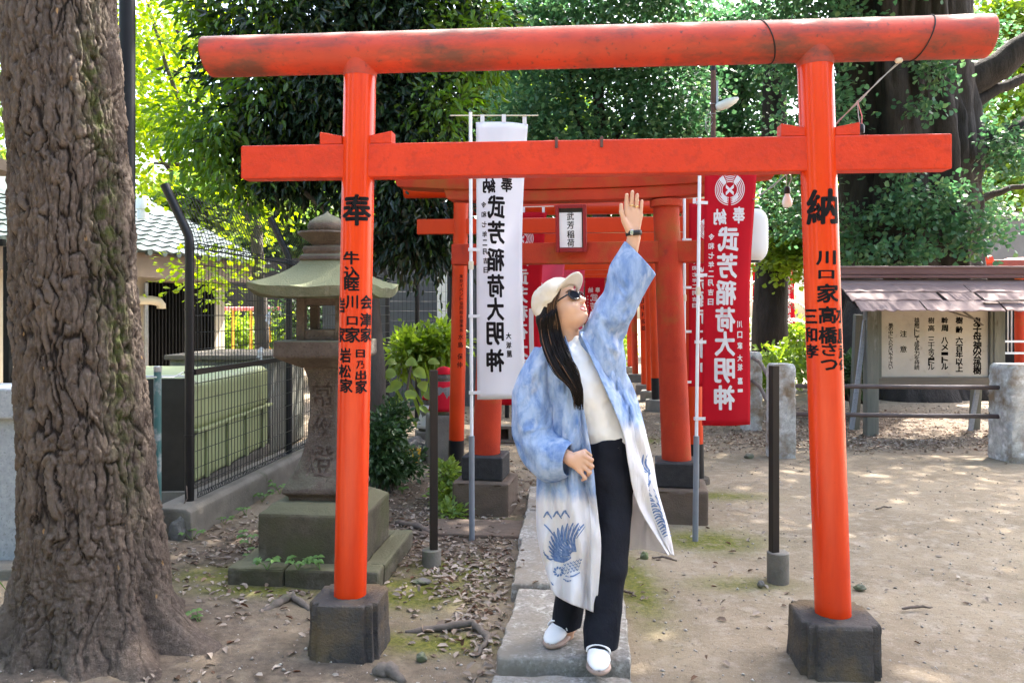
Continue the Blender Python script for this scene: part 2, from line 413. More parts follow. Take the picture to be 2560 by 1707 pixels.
def ground_mat():
    t = NT('packed_earth')
    c = t.mix(t.ramp(t.noise(1.4, 6), .35, .65), (.305, .245, .175), (.20, .158, .112))
    c = t.mix(t.ramp(t.noise(9, 7, .7), .5, .72), c, (.35, .30, .245))
    c = t.mix(t.ramp(t.noise(30, 6, .7), .56, .72), c, (.13, .105, .08))
    c = t.mix(t.ramp(t.noise(140, 3, .6), .62, .72), c, (.44, .40, .34))
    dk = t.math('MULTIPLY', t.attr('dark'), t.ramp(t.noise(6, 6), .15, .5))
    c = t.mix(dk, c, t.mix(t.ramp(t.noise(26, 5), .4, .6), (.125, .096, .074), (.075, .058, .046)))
    mo = t.math('MULTIPLY', t.attr('moss'), t.ramp(t.noise(10, 7, .7), .28, .50))
    c = t.mix(mo, c, t.mix(t.ramp(t.noise(60, 4), .4, .6), (.155, .150, .035), (.085, .095, .022)))
    t.color(c); t.rough(.95); t.b.inputs['Specular IOR Level'].default_value = .15
    h = t.math('ADD', t.math('MULTIPLY', t.noise(22, 7, .7), 1.0), t.math('MULTIPLY', t.noise(160, 4, .6), .35))
    t.bump(h, .8, .016)
    return t.m
M['ground'] = ground_mat()
M['leaf_ever'] = leaf_mat('dark_evergreen_leaf', (.012, .028, .014), (.022, .048, .018), .20, .28, (.07, .13, .02), .45)
M['leaf_ever_light'] = leaf_mat('fresh_evergreen_leaf', (.07, .16, .025), (.12, .22, .03), .45, .35)
M['leaf_maple'] = leaf_mat('sunlit_maple_leaf', (.20, .32, .035), (.30, .40, .05), .65, .5)
M['leaf_ginkgo'] = leaf_mat('ginkgo_leaf', (.055, .135, .070), (.10, .20, .095), .42, .42, (.15, .25, .10))
M['leaf_back'] = leaf_mat('far_tree_leaf', (.08, .16, .04), (.15, .23, .05), .55, .5)
M['leaf_bright'] = leaf_mat('bright_shrub_leaf', (.14, .24, .035), (.22, .32, .06), .5, .45)
M['leaf_shrub'] = leaf_mat('dark_shrub_leaf', (.03, .07, .028), (.055, .11, .035), .3, .4)
M['leaf_broad'] = leaf_mat('broad_pale_leaf', (.16, .26, .06), (.24, .33, .08), .45, .4)
M['leaf_clover'] = leaf_mat('seedling_leaf', (.11, .22, .06), (.16, .28, .08), .4, .45)
M['leaf_cycad'] = leaf_mat('cycad_frond', (.02, .05, .032), (.035, .075, .045), .2, .35)
M['leaf_dry'] = leaf_mat('dry_fallen_leaf', (.19, .14, .105), (.52, .45, .39), .12, .8, (.12, .065, .04), .15)
M['leaf_canopy'] = M['leaf_ginkgo']
# ------------------------------------------------------------------ lettering
_G = {}
def make_glyphs(chars, bold):
    tmp = []
    for ch in sorted(set(chars)):
        cu = bpy.data.curves.new('g', 'FONT'); cu.body = ch; cu.size = 1.0; cu.resolution_u = 2; cu.offset = bold
        cu.fill_mode = 'FRONT'
        o = bpy.data.objects.new('g', cu); COL.objects.link(o); tmp.append((ch, o))
    dg = bpy.context.evaluated_depsgraph_get(); dg.update()
    for ch, o in tmp:
        me = bpy.data.meshes.new_from_object(o.evaluated_get(dg))
        V = np.array([v.co[:2] for v in me.vertices]) if len(me.vertices) else np.zeros((0, 2))
        F = [tuple(p.vertices) for p in me.polygons]
        if len(V):
            c = (V.max(0) + V.min(0)) / 2; V = V - c
        _G[(ch, bold)] = (V, F)
        bpy.data.meshes.remove(me)
    for ch, o in tmp:
        cu = o.data; bpy.data.objects.remove(o); bpy.data.curves.remove(cu)
def lettering(name, items, fn, matl, parent, bold=.012, cut=None, mirror=False, jitter=0):
    """items (char, x, z, width, height) in metres on the sheet; fn(x,z)->world point"""
    if len(items) > 1 and name == 'lettering' and len(items) <= 26 and bold > .02:
        for it in items: lettering('character', [it], fn, matl, parent, bold, cut, mirror, jitter)
        return None
    bm = bmesh.new(); rnd = random.Random(len(items))
    for ch, x, z, w, h in items:
        V, F = _G[(ch, bold)]
        if not len(V): continue
        ex = V.max(0) - V.min(0); s = np.array([w, h]) / np.maximum(ex, .3)
        rnd = random.Random(int(abs(x*97 + z*31)*100) % 9973); sk = rnd.uniform(-1, 1) * jitter
        vs = []
        for p in V:
            px, pz = p[0]*s[0], p[1]*s[1]
            px, pz = px, pz + px * sk
            if mirror: px = -px
            vs.append(bm.verts.new((x + px, 0, z + pz)))
        for f in F:
            try: bm.faces.new([vs[i] for i in f])
            except ValueError: pass
    if cut:
        xs = [v.co.x for v in bm.verts]; x = min(xs) + cut
        while x < max(xs):
            bmesh.ops.bisect_plane(bm, geom=bm.verts[:] + bm.edges[:] + bm.faces[:], plane_co=(x, 0, 0), plane_no=(1, 0, 0)); x += cut
        zs = [v.co.z for v in bm.verts]; z = min(zs) + cut*2
        while z < max(zs):
            bmesh.ops.bisect_plane(bm, geom=bm.verts[:] + bm.edges[:] + bm.faces[:], plane_co=(0, 0, z), plane_no=(0, 0, 1)); z += cut*2
    for v in bm.verts: v.co = fn(v.co.x, v.co.z)
    me = bpy.data.meshes.new(name); bm.to_mesh(me); bm.free()
    o = finish(me, name, matl, parent)
    if name != 'character': o['kind'] = 'stuff'
    return o

BIG = '奉納武芳稲荷大明神牛込睦川口家会津岩松日乃出三和孝高橋さつ水島武保'
MID = '東京イベント協同組合理事長水島保仲令和七年二月吉日大坂屋川口家嘉一奉納鬼子母神の公孫樹齢六百以上幹周八メートル高三十余雄にして成長力を持続注意柵中入らないで下さ武芳稲荷常夜燈中村俊雄成田'
make_glyphs(BIG + MID, 0.0)
for (c_, b_), g_ in list(_G.items()):                      # heavy brush weight: the same glyph laid several times, slightly shifted
    for wt_, ra_, m_ in ((.035, .036, 8), (.012, .014, 5)):
        V_, F_ = g_; n_ = len(V_); st = [(0, 0)] + [(ra_*math.cos(a_), ra_*.85*math.sin(a_)) for a_ in np.linspace(0, 6.283, m_)[:-1]]
        _G[(c_, wt_)] = (np.concatenate([V_ + np.array(q_) for q_ in st]) if n_ else V_, [tuple(i_ + k_*n_ for i_ in f_) for k_ in range(len(st)) for f_ in F_])

# ------------------------------------------------------------------ ground
xs = np.unique(np.concatenate([np.linspace(-4, 4.5, 190), np.linspace(-12, -4, 40), np.linspace(4.5, 14, 40), np.geomspace(14, 180, 22), -np.geomspace(12, 180, 22)]))
ys = np.unique(np.concatenate([np.linspace(1.6, 9.5, 170), np.linspace(9.5, 26, 50), np.geomspace(26, 220, 20), np.linspace(-8, 1.6, 18), -np.geomspace(8, 120, 12)]))
GX, GYY = np.meshgrid(xs, ys); P = np.stack([GX.ravel(), GYY.ravel(), np.zeros(GX.size)], 1)
near = np.clip(1 - np.maximum(np.abs(P[:,0]) - 5, np.abs(P[:,1] - 5) - 6) / 4, 0, 1)
hgt = fbm(P, .7, 3, 3) * .02 * near + fbm(P, 5, 3, 9) * .006 * near
tx, ty = -1.80, 3.45                                      # the near tree lifts the soil round its roots
d = np.hypot(P[:,0] - tx, P[:,1] - ty); hgt += .05 * np.exp(-(d/.62)**2)
for bx, by in ((-.69, 3.4), (1.31, 3.27)):                 # soil heaped against the blocks
    d = np.hypot(P[:,0] - bx, P[:,1] - by); hgt += .02 * np.exp(-(d/.24)**2)
P[:,2] = hgt - .006
def ground_z(x, y):
    i = np.argmin(np.abs(xs - x)); j = np.argmin(np.abs(ys - y)); return P[j*len(xs) + i, 2]
nx = len(xs); idx = np.arange(P.shape[0]).reshape(len(ys), nx)
F = np.stack([idx[:-1,:-1], idx[:-1,1:], idx[1:,1:], idx[1:,:-1]], -1).reshape(-1, 4)
gme = mesh_np('ground', P, F)
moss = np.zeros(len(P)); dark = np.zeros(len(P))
for u, v, rx, ry, a in ((1010, 1480, .34, .22, 1.0), (1120, 1420, .22, .16, .9), (1080, 1600, .30, .12, .8), (880, 1470, .2, .12, .5), (640, 1480, .35, .10, .8), (1590, 1460, .12, .5, .8),
                        (1770, 1350, .32, .22, .85), (1800, 1240, .35, .16, .7), (1230, 1310, .18, .14, .8), (1850, 1455, .3, .12, .5), (1600, 1100, .2, .2, .8), (1180, 1440, .12, .3, .6), (560, 1440, .3, .15, .7)):
    Yg = GY(v); Xg = WX(u, Yg)
    moss = np.maximum(moss, a * np.exp(-(((P[:,0]-Xg)/rx)**2 + ((P[:,1]-Yg)/ry)**2)))
moss = np.clip(moss*1.6, 0, 1)
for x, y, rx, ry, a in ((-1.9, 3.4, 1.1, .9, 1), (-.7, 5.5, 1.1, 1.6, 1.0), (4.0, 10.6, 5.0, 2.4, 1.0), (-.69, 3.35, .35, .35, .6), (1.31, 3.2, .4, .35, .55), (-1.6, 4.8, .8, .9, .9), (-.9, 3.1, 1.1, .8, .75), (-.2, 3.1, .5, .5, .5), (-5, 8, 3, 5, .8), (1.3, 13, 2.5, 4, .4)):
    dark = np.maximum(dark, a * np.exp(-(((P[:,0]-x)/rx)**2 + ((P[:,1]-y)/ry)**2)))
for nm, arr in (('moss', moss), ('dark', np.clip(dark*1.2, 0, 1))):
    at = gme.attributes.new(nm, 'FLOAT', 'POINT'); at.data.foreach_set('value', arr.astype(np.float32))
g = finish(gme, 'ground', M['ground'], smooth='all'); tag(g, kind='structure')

# ------------------------------------------------------------------ leaf scatter tools
def leaf_cloud(C, D, N, L, Wd, fold=.25, seed=0, shape='leaf'):
    """C centres (n,3) = leaf base, D direction of the leaf, N normal, L/Wd lengths -> V,F (two triangles or a fuller blade)"""
    n = len(C); D = D / np.linalg.norm(D, axis=1, keepdims=True)
    S = np.cross(D, N); S /= np.maximum(np.linalg.norm(S, axis=1, keepdims=True), 1e-6); N = np.cross(S, D)
    L = np.broadcast_to(L, (n,))[:, None]; Wd = np.broadcast_to(Wd, (n,))[:, None]
    if shape == 'leaf':      # 4 verts, 2 tris folded on the midrib
        a = C; b = C + D*L*.45 + S*Wd*.5 + N*Wd*fold; c = C + D*L; d = C + D*L*.45 - S*Wd*.5 + N*Wd*fold
        V = np.stack([a, b, c, d], 1).reshape(-1, 3); k = np.arange(n)[:, None]*4
        F = np.concatenate([k + np.array([0, 1, 2]), k + np.array([0, 2, 3])], 1).reshape(-1, 3)
    elif shape == 'fan':     # ginkgo fan: 5 verts, 3 tris
        a = C; pts = [a]
        for f, r in ((-.62, .85), (-.22, 1.0), (.22, 1.0), (.62, .85)):
            pts.append(C + D*L*r*math.cos(f*1.15) + S*Wd*r*math.sin(f*1.15)*1.05 + N*L*.12*abs(f))
        V = np.stack(pts, 1).reshape(-1, 3); k = np.arange(n)[:, None]*5
        F = np.concatenate([k + np.array([0, 1, 2]), k + np.array([0, 2, 3]), k + np.array([0, 3, 4])], 1).reshape(-1, 3)
    else:                    # lance blade with bent tip: 6 verts, 4 tris
        a = C; m1 = C + D*L*.5; t = C + D*L - N*L*.18
        b1 = C + D*L*.3 + S*Wd*.5 + N*Wd*fold; b2 = C + D*L*.7 + S*Wd*.38 + N*(Wd*fold - L*.04)
        d1 = C + D*L*.3 - S*Wd*.5 + N*Wd*fold; d2 = C + D*L*.7 - S*Wd*.38 + N*(Wd*fold - L*.04)
        V = np.stack([a, b1, b2, t, d2, d1], 1).reshape(-1, 3); k = np.arange(n)[:, None]*6
        F = np.concatenate([k + np.array([0, 1, 2]), k + np.array([0, 2, 3]), k + np.array([0, 3, 4]), k + np.array([0, 4, 5])], 1).reshape(-1, 3)
    return V, F
def crown_points(rng, blobs, n_clump, per, spread, hollow=.35):
    """clumps spread through ellipsoid blobs (centre, radii, weight); returns clump centres repeated + offsets"""
    w = np.array([b[2] if len(b) > 2 else np.prod(b[1])**.67 for b in blobs]); w = w / w.sum()
    ch = rng.choice(len(blobs), n_clump, p=w)
    c = np.array([b[0] for b in blobs])[ch]; r = np.array([b[1] for b in blobs])[ch]
    d = rng.normal(size=(n_clump, 3)); d /= np.linalg.norm(d, axis=1, keepdims=True)
    rad = (hollow + (1-hollow) * rng.random(n_clump)**.6)
    cc = c + d * r * rad[:, None]
    cl = np.repeat(cc, per, 0); off = rng.normal(size=(len(cl), 3)) * np.array(spread)
    return cc, d, cl + off, np.repeat(d, per, 0), off
def crown(name, blobs, n_clump, per, spread, L, Wd, matl, parent, seed, droop=.3, shape='leaf', keep=None, fold=.25, upness=.8, hollow=.35):
    rng = np.random.default_rng(seed)
    cc, cd, Cn, out, off = crown_points(rng, blobs, n_clump, per, spread, hollow)
    if keep is not None:
        k = keep(Cn); Cn, out, off = Cn[k], out[k], off[k]
    n = len(Cn)
    D = out*.5 + off / (np.linalg.norm(off, axis=1, keepdims=True) + 1e-6)*.8 + rng.normal(size=(n, 3))*.45; D[:, 2] -= droop*1.5
    N = rng.normal(size=(n, 3))*.55; N[:, 2] += upness
    sz = rng.uniform(.7, 1.25, n)
    V, F = leaf_cloud(Cn, D, N, L*sz, Wd*sz, fold, seed, shape)
    me = mesh_np(name, V, F)
    return finish(me, name, matl, parent), cc

def limb_tree(name, label, base, trunk_pts, trunk_r, limbs, matl, group=None, n=12, cat='tree'):
    t = thing(name, label, cat, base, 0, group)
    MB().tube(trunk_pts, trunk_r, n).build('trunk', matl, t, smooth='all')
    for pts, rs in limbs:
        MB().tube(pts, rs, 8).build('limb', matl, t, smooth='all')
    return t
def wob(p, q, n, amp, rnd, r0, r1):
    p, q = Vector(p), Vector(q); pts = []; rs = []
    for i in range(n + 1):
        f = i/n; v = p.lerp(q, f)
        if 0 < i: v += Vector((rnd.uniform(-1, 1), rnd.uniform(-1, 1), rnd.uniform(-1, 1))) * amp
        pts.append(v); rs.append(r0 + (r1-r0)*f)
    return pts, rs

# ------------------------------------------------------------------ the near torii
def front_of(rz): return Vector((math.sin(rz), -math.cos(rz), 0))
def pillar_map(b, top, r0, r1, Yref, u_of=None):
    """map photo-like (u,v) marks to the pillar skin facing the viewer"""
    b, top = Vector(b), Vector(top)
    def fn(u, v):
        # solve height along the axis for row v, then bend the mark round the pillar
        z = CAM_H + (HY - v) * (b.y - r0) / FPX
        f = (z - b.z) / (top.z - b.z); c = b.lerp(top, f); r = (r0 + (r1 - r0)*f)
        view = Vector((c.x, c.y, 0)).normalized(); side = Vector((view.y, -view.x, 0))
        x = ((u - CX) / FPX * (c.y) - c.x) / max(.3, side.x)
        s = max(-.93, min(.93, x / r)); a = math.asin(s)
        rr = r + .0016
        return Vector((c.x, c.y, z)) + side * (rr*math.sin(a)) - view * (rr*math.cos(a))
    return fn
def pillar_text(items, b, top, r0, r1, parent, matl, bold, name='lettering', cut=5):
    fn = pillar_map(b, top, r0, r1, b[1])
    its = [(ch, u, -v, w, h) for ch, u, v, w, h in items]
    return lettering(name, its, lambda x, z: fn(x, -z), matl, parent, bold, cut, jitter=.06)

def notched_block(c, hw, h, rz, notch=.035, top=.012):
    """square block with a groove cut down each corner and worn upper edges"""
    k = notch; poly = []
    for sx, sy in ((1, 1), (-1, 1), (-1, -1), (1, -1)):
        a = [(hw, hw-k*1.25), (hw-k*.45, hw-k*1.1), (hw-k*.45, hw-k*.45), (hw-k*1.1, hw-k*.45), (hw-k*1.25, hw)]
        if sx*sy < 0: a = a[::-1]
        poly += [(x*sx, y*sy) for x, y in a]
    m = MB(); R = Matrix.Rotation(rz, 2); rings = []
    rnd = random.Random(int(c[0]*100))
    for s, z in ((1.06, 0), (1.03, h*.2), (1.0, h*.55), (1.0, h-top), (.985, h-top*.3), (.96, h)):
        rings.append([Vector((*(R @ Vector((x*s + rnd.uniform(-.002, .002), y*s + rnd.uniform(-.002, .002)))), z)) + Vector(c) for x, y in poly])
    return m.loft(rings)

T1L, T1R = Vector((-.693, 3.41, 0)), Vector((1.31, 3.25, 0))
rz1 = math.atan2(T1R.y - T1L.y, T1R.x - T1L.x)
t1 = thing('torii_gate', 'large glossy vermilion torii with round top beam, nearest the viewer', 'torii', ((T1L+T1R)/2), rz1)
ax1 = Vector((math.cos(rz1), math.sin(rz1), 0)); fr1 = front_of(rz1)
zk, rk = 2.545, .086
for P0, hb, topx in ((T1L, .232, -.648), (T1R, .212, 1.236)):
    roughen(notched_block((P0.x, P0.y, -.03), .145 if P0.x < 0 else .152, hb + .03, rz1, .04).build('base_block', M['block_dark'], t1), .0045, .045, 3)
    b = Vector((P0.x, P0.y, hb - .004)); ytop = T1L.y + (topx - T1L.x) * (T1R.y - T1L.y) / (T1R.x - T1L.x)
    tp = Vector((topx, ytop, zk))
    pm = MB(); n = 40
    pm.tube([b.lerp(tp, f/6) for f in range(7)], [.0705 if P0.x > 0 else .0685] * 7, n)
    po = pm.build('pillar', M['vermilion'], t1, smooth=True)
    r = .0705 if P0.x > 0 else .0685
    MB().tube([b.lerp(tp, .955), b.lerp(tp, .985)], [r*1.02, r*1.12], 40, cap=False).build('collar', M['kasagi'], po, smooth='all')
    if P0.x < 0:
        pillar_text([('奉', 892, 525, 68, 80), ('牛', 879, 645, 38, 34), ('込', 880, 682, 38, 32), ('睦', 880, 710, 36, 34),
            ('川', 880, 755, 30, 34), ('口', 881, 802, 26, 22), ('家', 882, 837, 36, 40), ('岩', 853, 763, 24, 38), ('家', 853, 837, 24, 40),
            ('会', 914, 755, 28, 36), ('津', 913, 800, 28, 36), ('家', 914, 837, 28, 38),
            ('岩', 865, 888, 26, 38), ('松', 864, 928, 29, 34), ('家', 867, 964, 30, 36), ('日', 900, 884, 22, 20), ('乃', 900, 912, 20, 20), ('出', 901, 938, 26, 24), ('家', 902, 967, 28, 34)],
            b, tp, r, r, po, M['worn_ink'], .035)
    else:
        pillar_text([('納', 2056, 516, 70, 90), ('川', 2063, 644, 42, 36), ('口', 2064, 686, 34, 22), ('家', 2067, 733, 46, 48),
            ('三', 2031, 791, 30, 36), ('和', 2030, 837, 32, 38), ('孝', 2033, 879, 32, 36), ('高', 2067, 787, 38, 44), ('橋', 2068, 838, 40, 44), ('さ', 2071, 874, 32, 32), ('つ', 2071, 912, 36, 28),
            ('水', 2096, 786, 24, 44), ('島', 2099, 840, 22, 44), ('武', 2101, 880, 20, 36), ('保', 2102, 912, 20, 28)],
            b, tp, r, r, po, M['worn_ink'], .035)
# top beam: round log with cut ends
kl, kr = Vector((-1.325, 3.46, zk)), Vector((1.917, 3.20, zk))
km = MB(); rings = []; N = 40
for f in np.linspace(0, 1, 61):
    c = kl.lerp(kr, f); ring = []
    for k in range(N):
        a = 2*math.pi*k/N; rr = rk * (1 + .006*math.sin(3*a + 9*f) + .004*math.sin(40*f))
        sl = (-.014 if f == 0 else .006 if f == 1 else 0) * math.sin(a) * rk / .086     # ends lean outward at the top
        ring.append(c + fr1*(rr*math.cos(a)) + Vector((0, 0, rr*math.sin(a))) + ax1*sl)
    rings.append(ring)
ko = km.loft(rings).build('top_beam', M['kasagi'], t1, smooth=True, bevel=.008)
for uu, tilt in ((1916, -.03), (2296, .035)):
    f = 0
    Xb = WX(uu, 3.24); f = (Xb - kl.x) / (kr.x - kl.x); c = kl.lerp(kr, f); pts = []
    for k in range(25):
        a = 2*math.pi*k/24; pts.append(c + fr1*((rk+.002)*math.cos(a)) + Vector((0, 0, (rk+.002)*math.sin(a))) + ax1*(tilt*math.sin(a)*(1 if uu < 2000 else .8) + .012*math.cos(a)))
    MB().tube(pts, .0028, 6, cap=False).build('wire_band', M['cable_black'], ko, smooth='all')
# tie beam in three lengths
nz0, nz1, nth = 2.008, 2.150, .085
nl, nr = Vector((-1.158, 3.449, 0)), Vector((1.758, 3.214, 0))
def beam_box(p, q, z0, z1, th, chips=None):
    d = (q - p).normalized(); s = Vector((-d.y, d.x, 0)); m = MB(); rings = []
    for i in range(13):
        f = i/12; c = p.lerp(q, f)
        rings.append([c - s*th/2 + Vector((0, 0, z0)), c + s*th/2 + Vector((0, 0, z0)), c + s*th/2 + Vector((0, 0, z1)), c - s*th/2 + Vector((0, 0, z1))])
    return m.loft(rings)
no = beam_box(nl, nr, nz0, nz1, nth).build('tie_beam', M['vermilion_beam'], t1, bevel=.007)
for uu in (1393, 1505):
    c = Vector((WX(uu, 3.30), 0, 0)); f = (c.x - nl.x)/(nr.x - nl.x); c = nl.lerp(nr, f) + fr1*(nth/2 + .004)
    MB().box(c + Vector((0, 0, nz1 - .012)), (.012, .008, .045), rz1).box(c + Vector((0, 0, nz1 + .006)) - fr1*.02, (.012, .045, .006), rz1).build('hook', M['rust'], no, bevel=.002)
for P0, tx_ in ((T1L, -.66), (T1R, 1.25)):
    r = .069
    for s in (-1, 1):
        cx = tx_ + s * (r + .038); yv = nl.lerp(nr, (cx - nl.x)/(nr.x - nl.x)).y
        q = [(-.048, 0), (.048, 0), (.048, .052 if s > 0 else .034), (-.048, .034 if s > 0 else .052)]
        m = MB().prism(q, -.036, .036); R = Matrix.Rotation(rz1, 3, 'Z')
        m.v = [tuple(R @ Vector(p) + Vector((cx, yv, nz1 + .001))) for p in m.v]
        m.build('wedge', M['vermilion_beam'], t1, bevel=.003)

# ------------------------------------------------------------------ the rough red torii with the plaque
T2L, T2R = Vector((-.19, 5.84, 0)), Vector((1.157, 5.60, 0))
rz2 = math.atan2(T2R.y - T2L.y, T2R.x - T2L.x); ax2 = Vector((math.cos(rz2), math.sin(rz2), 0)); fr2 = front_of(rz2)
t2 = thing('torii_gate', 'rough red concrete torii with curved roof beam and name plaque, behind the waving person', 'torii', ((T2L+T2R)/2), rz2)
mid2 = (T2L + T2R)/2
for P0, s in ((T2L, 1), (T2R, -1)):
    low = roughen(MB().square([(.205, -.03), (.205, .225), (.198, .238)], (P0.x, P0.y, 0), rz2).build('lower_block', M['brown_block'], t2, bevel=.02), .004, .05)
    MB().square([(.15, .2382), (.15, .40), (.142, .412)], (P0.x, P0.y, 0), rz2).build('upper_block', M['black_block'], t2, bevel=.012)
    b = P0 + Vector((0, 0, .405)); tp = P0 + ax2*(.075*s) + Vector((0, 0, 2.235))
    MB().tube([b.lerp(tp, k/5) for k in range(6)], [.102 - .012*k/5 for k in range(6)], 32).build('pillar', M['red_concrete'], t2, smooth=True)
    MB().tube([tp + Vector((0, 0, -.055)), tp + Vector((0, 0, -.005))], [.112, .112], 32).build('collar_ring', M['red_concrete'], t2, smooth=True, bevel=.006)
# curved double roof beam
hl = 1.33
def swept(z0, z1, th0, th1, half, rise, slant):
    rings = []
    for i in range(33):
        f = i/32*2 - 1; up = rise*abs(f)**2.6; x = f*half
        c = mid2 + ax2*x + Vector((0, 0, up)); e = ax2*(slant*f if abs(f) == 1 else 0)
        rings.append([c + fr2*th0/2 + Vector((0, 0, z0)), c - fr2*th0/2 + Vector((0, 0, z0)), c - fr2*th1/2 + Vector((0, 0, z1)) + e, c + fr2*th1/2 + Vector((0, 0, z1)) + e])
    return MB().loft(rings)
swept(2.235, 2.315, .16, .17, hl*.72, .03, .03).build('lower_lintel', M['red_concrete'], t2, bevel=.006)
swept(2.317, 2.445, .20, .25, hl, .05, .05).build('roof_beam', M['red_concrete'], t2, bevel=.006)
m = MB(); q = mid2
beam_box(mid2 - ax2*.93, mid2 + ax2*.93, 1.79, 1.94, .13).build('tie_beam', M['red_concrete'], t2, bevel=.006)
# plaque leans forward above the tie beam
Yp = 5.60
pc = W(1428, 571, Yp); R = Matrix.Rotation(rz2, 3, 'Z') @ Matrix.Rotation(math.radians(9), 3, 'X')
def plq(x, y, z): return R @ Vector((x, y, z)) + pc
pl = thing('shrine_plaque', 'cracked white name plaque in dark red frame hanging on the rough red torii', 'plaque', pc)
w2, h2 = .108, .165
for nm, c, d in (('frame_side', (-w2+.012, 0, 0), (.024, .05, 2*h2)), ('frame_side', (w2-.012, 0, 0), (.024, .05, 2*h2)), ('frame_rail', (0, 0, h2-.012), (2*w2-.05, .048, .024)), ('frame_rail', (0, 0, -h2+.014), (2*w2-.05, .048, .028))):
    MB().box(plq(*c), d, m=R).build(nm, M['plaque_frame'], pl, bevel=.003)
MB().box(plq(0, .012, 0), (2*w2-.05, .012, 2*h2-.05), m=R).build('backing', M['black_paint'], pl)
fb = MB().box(plq(-.004, 0, -.012), (2*w2-.058, .010, 2*h2-.085), m=R).build('panel', M['plaque_face'], pl, bevel=.002)
lettering('lettering', [('武', 0, .095, .05, .055), ('芳', 0, .035, .05, .055), ('稲', 0, -.03, .052, .055), ('荷', .0, -.09, .05, .055)], lambda x, z: plq(x - .004, -.0066, z - .012), M['ink'], fb, .012)

# ------------------------------------------------------------------ slim torii of the avenue
def slim_torii(L, Rr, label, r=.062, zk=2.53, zn=2.17, foot='disc', matl='orange_pipe', dark_h=.30, text=None, ov=.55, plaque=False, beam='orange_pipe'):
    L, Rr = Vector((*L, 0)), Vector((*Rr, 0)); rz = math.atan2(Rr.y-L.y, Rr.x-L.x); ax = Vector((math.cos(rz), math.sin(rz), 0)); fr = front_of(rz)
    t = thing('torii_gate', label, 'torii', (L+Rr)/2, rz, 'torii of the avenue')
    z0 = .05 if foot == 'disc' else .16
    for P0, s in ((L, 1), (Rr, -1)):
        if foot == 'disc': MB().lathe([(.115, -.03), (.115, .03), (.108, .05)], P0, 24).build('foot', M['block_dark'], t, smooth=True)
        elif foot == 'drum': MB().lathe([(.155, -.03), (.15, .16), (.14, .17)], P0, 28).build('foot', M['concrete'], t, smooth=True)
        else: MB().square([(.16, -.03), (.155, .15), (.14, .165)], P0, rz).build('foot', M['concrete'], t, bevel=.01)
        zb = {'disc': .045, 'drum': .165}.get(foot, .16)
        b = P0 + Vector((0, 0, zb)); tp = P0 + ax*(.05*s) + Vector((0, 0, zk))
        fb = dark_h/(zk-zb)
        if dark_h: MB().tube([b, b.lerp(tp, fb)], r*1.03, 24).build('dark_base', M['black_paint'], t, smooth=True)
        po = MB().tube([b.lerp(tp, fb), tp], r, 24).build('pillar', M[matl], t, smooth=True)
        if text and s == text[0]:
            pillar_text(text[1], b, tp, r, r, po, M['ink'], text[2])
    c = (L+Rr)/2; half = (Rr-L).length/2
    MB().tube([c - ax*(half+ov) + Vector((0, 0, zk)), c + ax*(half+ov) + Vector((0, 0, zk))], r*1.2, 24).build('top_beam', M[beam], t, smooth=True)
    beam_box(c - ax*(half+ov*.75), c + ax*(half+ov*.75), zn-.065, zn+.065, .07).build('tie_beam', M[beam], t, bevel=.005)
    if plaque:
        pm = c + fr*.07 + Vector((0, 0, zn + .12)); Rm = Matrix.Rotation(rz, 3, 'Z')
        p_ = MB().box(pm, (.22, .03, .32), m=Rm).build('plaque_board', M['plaque_frame'], t, bevel=.004)
        MB().box(pm + fr*.017, (.17, .006, .26), m=Rm).build('plaque_face', M['plaque_face'], p_)
    return t
T3txt = [('奉', 1157, 622, 20, 24)] + [(c, 1153, 691 + i*11.2, 8.5, 9.5) for i, c in enumerate('東京イベント協同組合理事長')] + [('水', 1152, 842, 13, 15), ('島', 1151, 862, 13, 15), ('保', 1150, 891, 13, 15), ('仲', 1149, 912, 13, 15)]
slim_torii((-.49, 6.94), (1.56, 6.75), 'glossy orange torii on black pillar feet just behind the rough red torii', .066, 2.52, 2.19, 'disc', dark_h=.29, text=(1, T3txt, .012), ov=.45)
slim_torii((-.30, 8.25), (1.82, 8.05), 'orange torii of the avenue, second after the rough red torii', .062, 2.52, 2.20, 'disc', dark_h=.3)
T5txt = [(c, 1609, 735 + i*17, 11, 13) for i, c in enumerate('成田中村俊雄')]
slim_torii((.25, 12.2), (2.13, 11.8), 'orange torii of the avenue with black pillar feet, third after the rough red torii', .06, 2.5, 2.16, 'drum', dark_h=.32)
slim_torii((.42, 13.6), (2.29, 13.2), 'pale orange torii of the avenue on square concrete feet, left edge beside the raised sleeve', .06, 2.5, 2.16, 'block', dark_h=0)
slim_torii((.55, 14.8), (2.40, 14.4), 'pale orange torii with dark lettering on its pillar in the avenue', .062, 2.5, 2.16, 'block', dark_h=0, text=(-1, T5txt, .012))
slim_torii((.75, 17.3), (2.62, 16.9), 'brownish red torii with small white plaque far down the avenue', .065, 2.5, 2.20, 'block', 'red_concrete', 0, plaque=True, beam='brown_red')
slim_torii((1.0, 19.6), (2.85, 19.2), 'darkest red torii at the far end of the avenue', .065, 2.5, 2.16, 'block', 'red_concrete', 0, beam='brown_red')
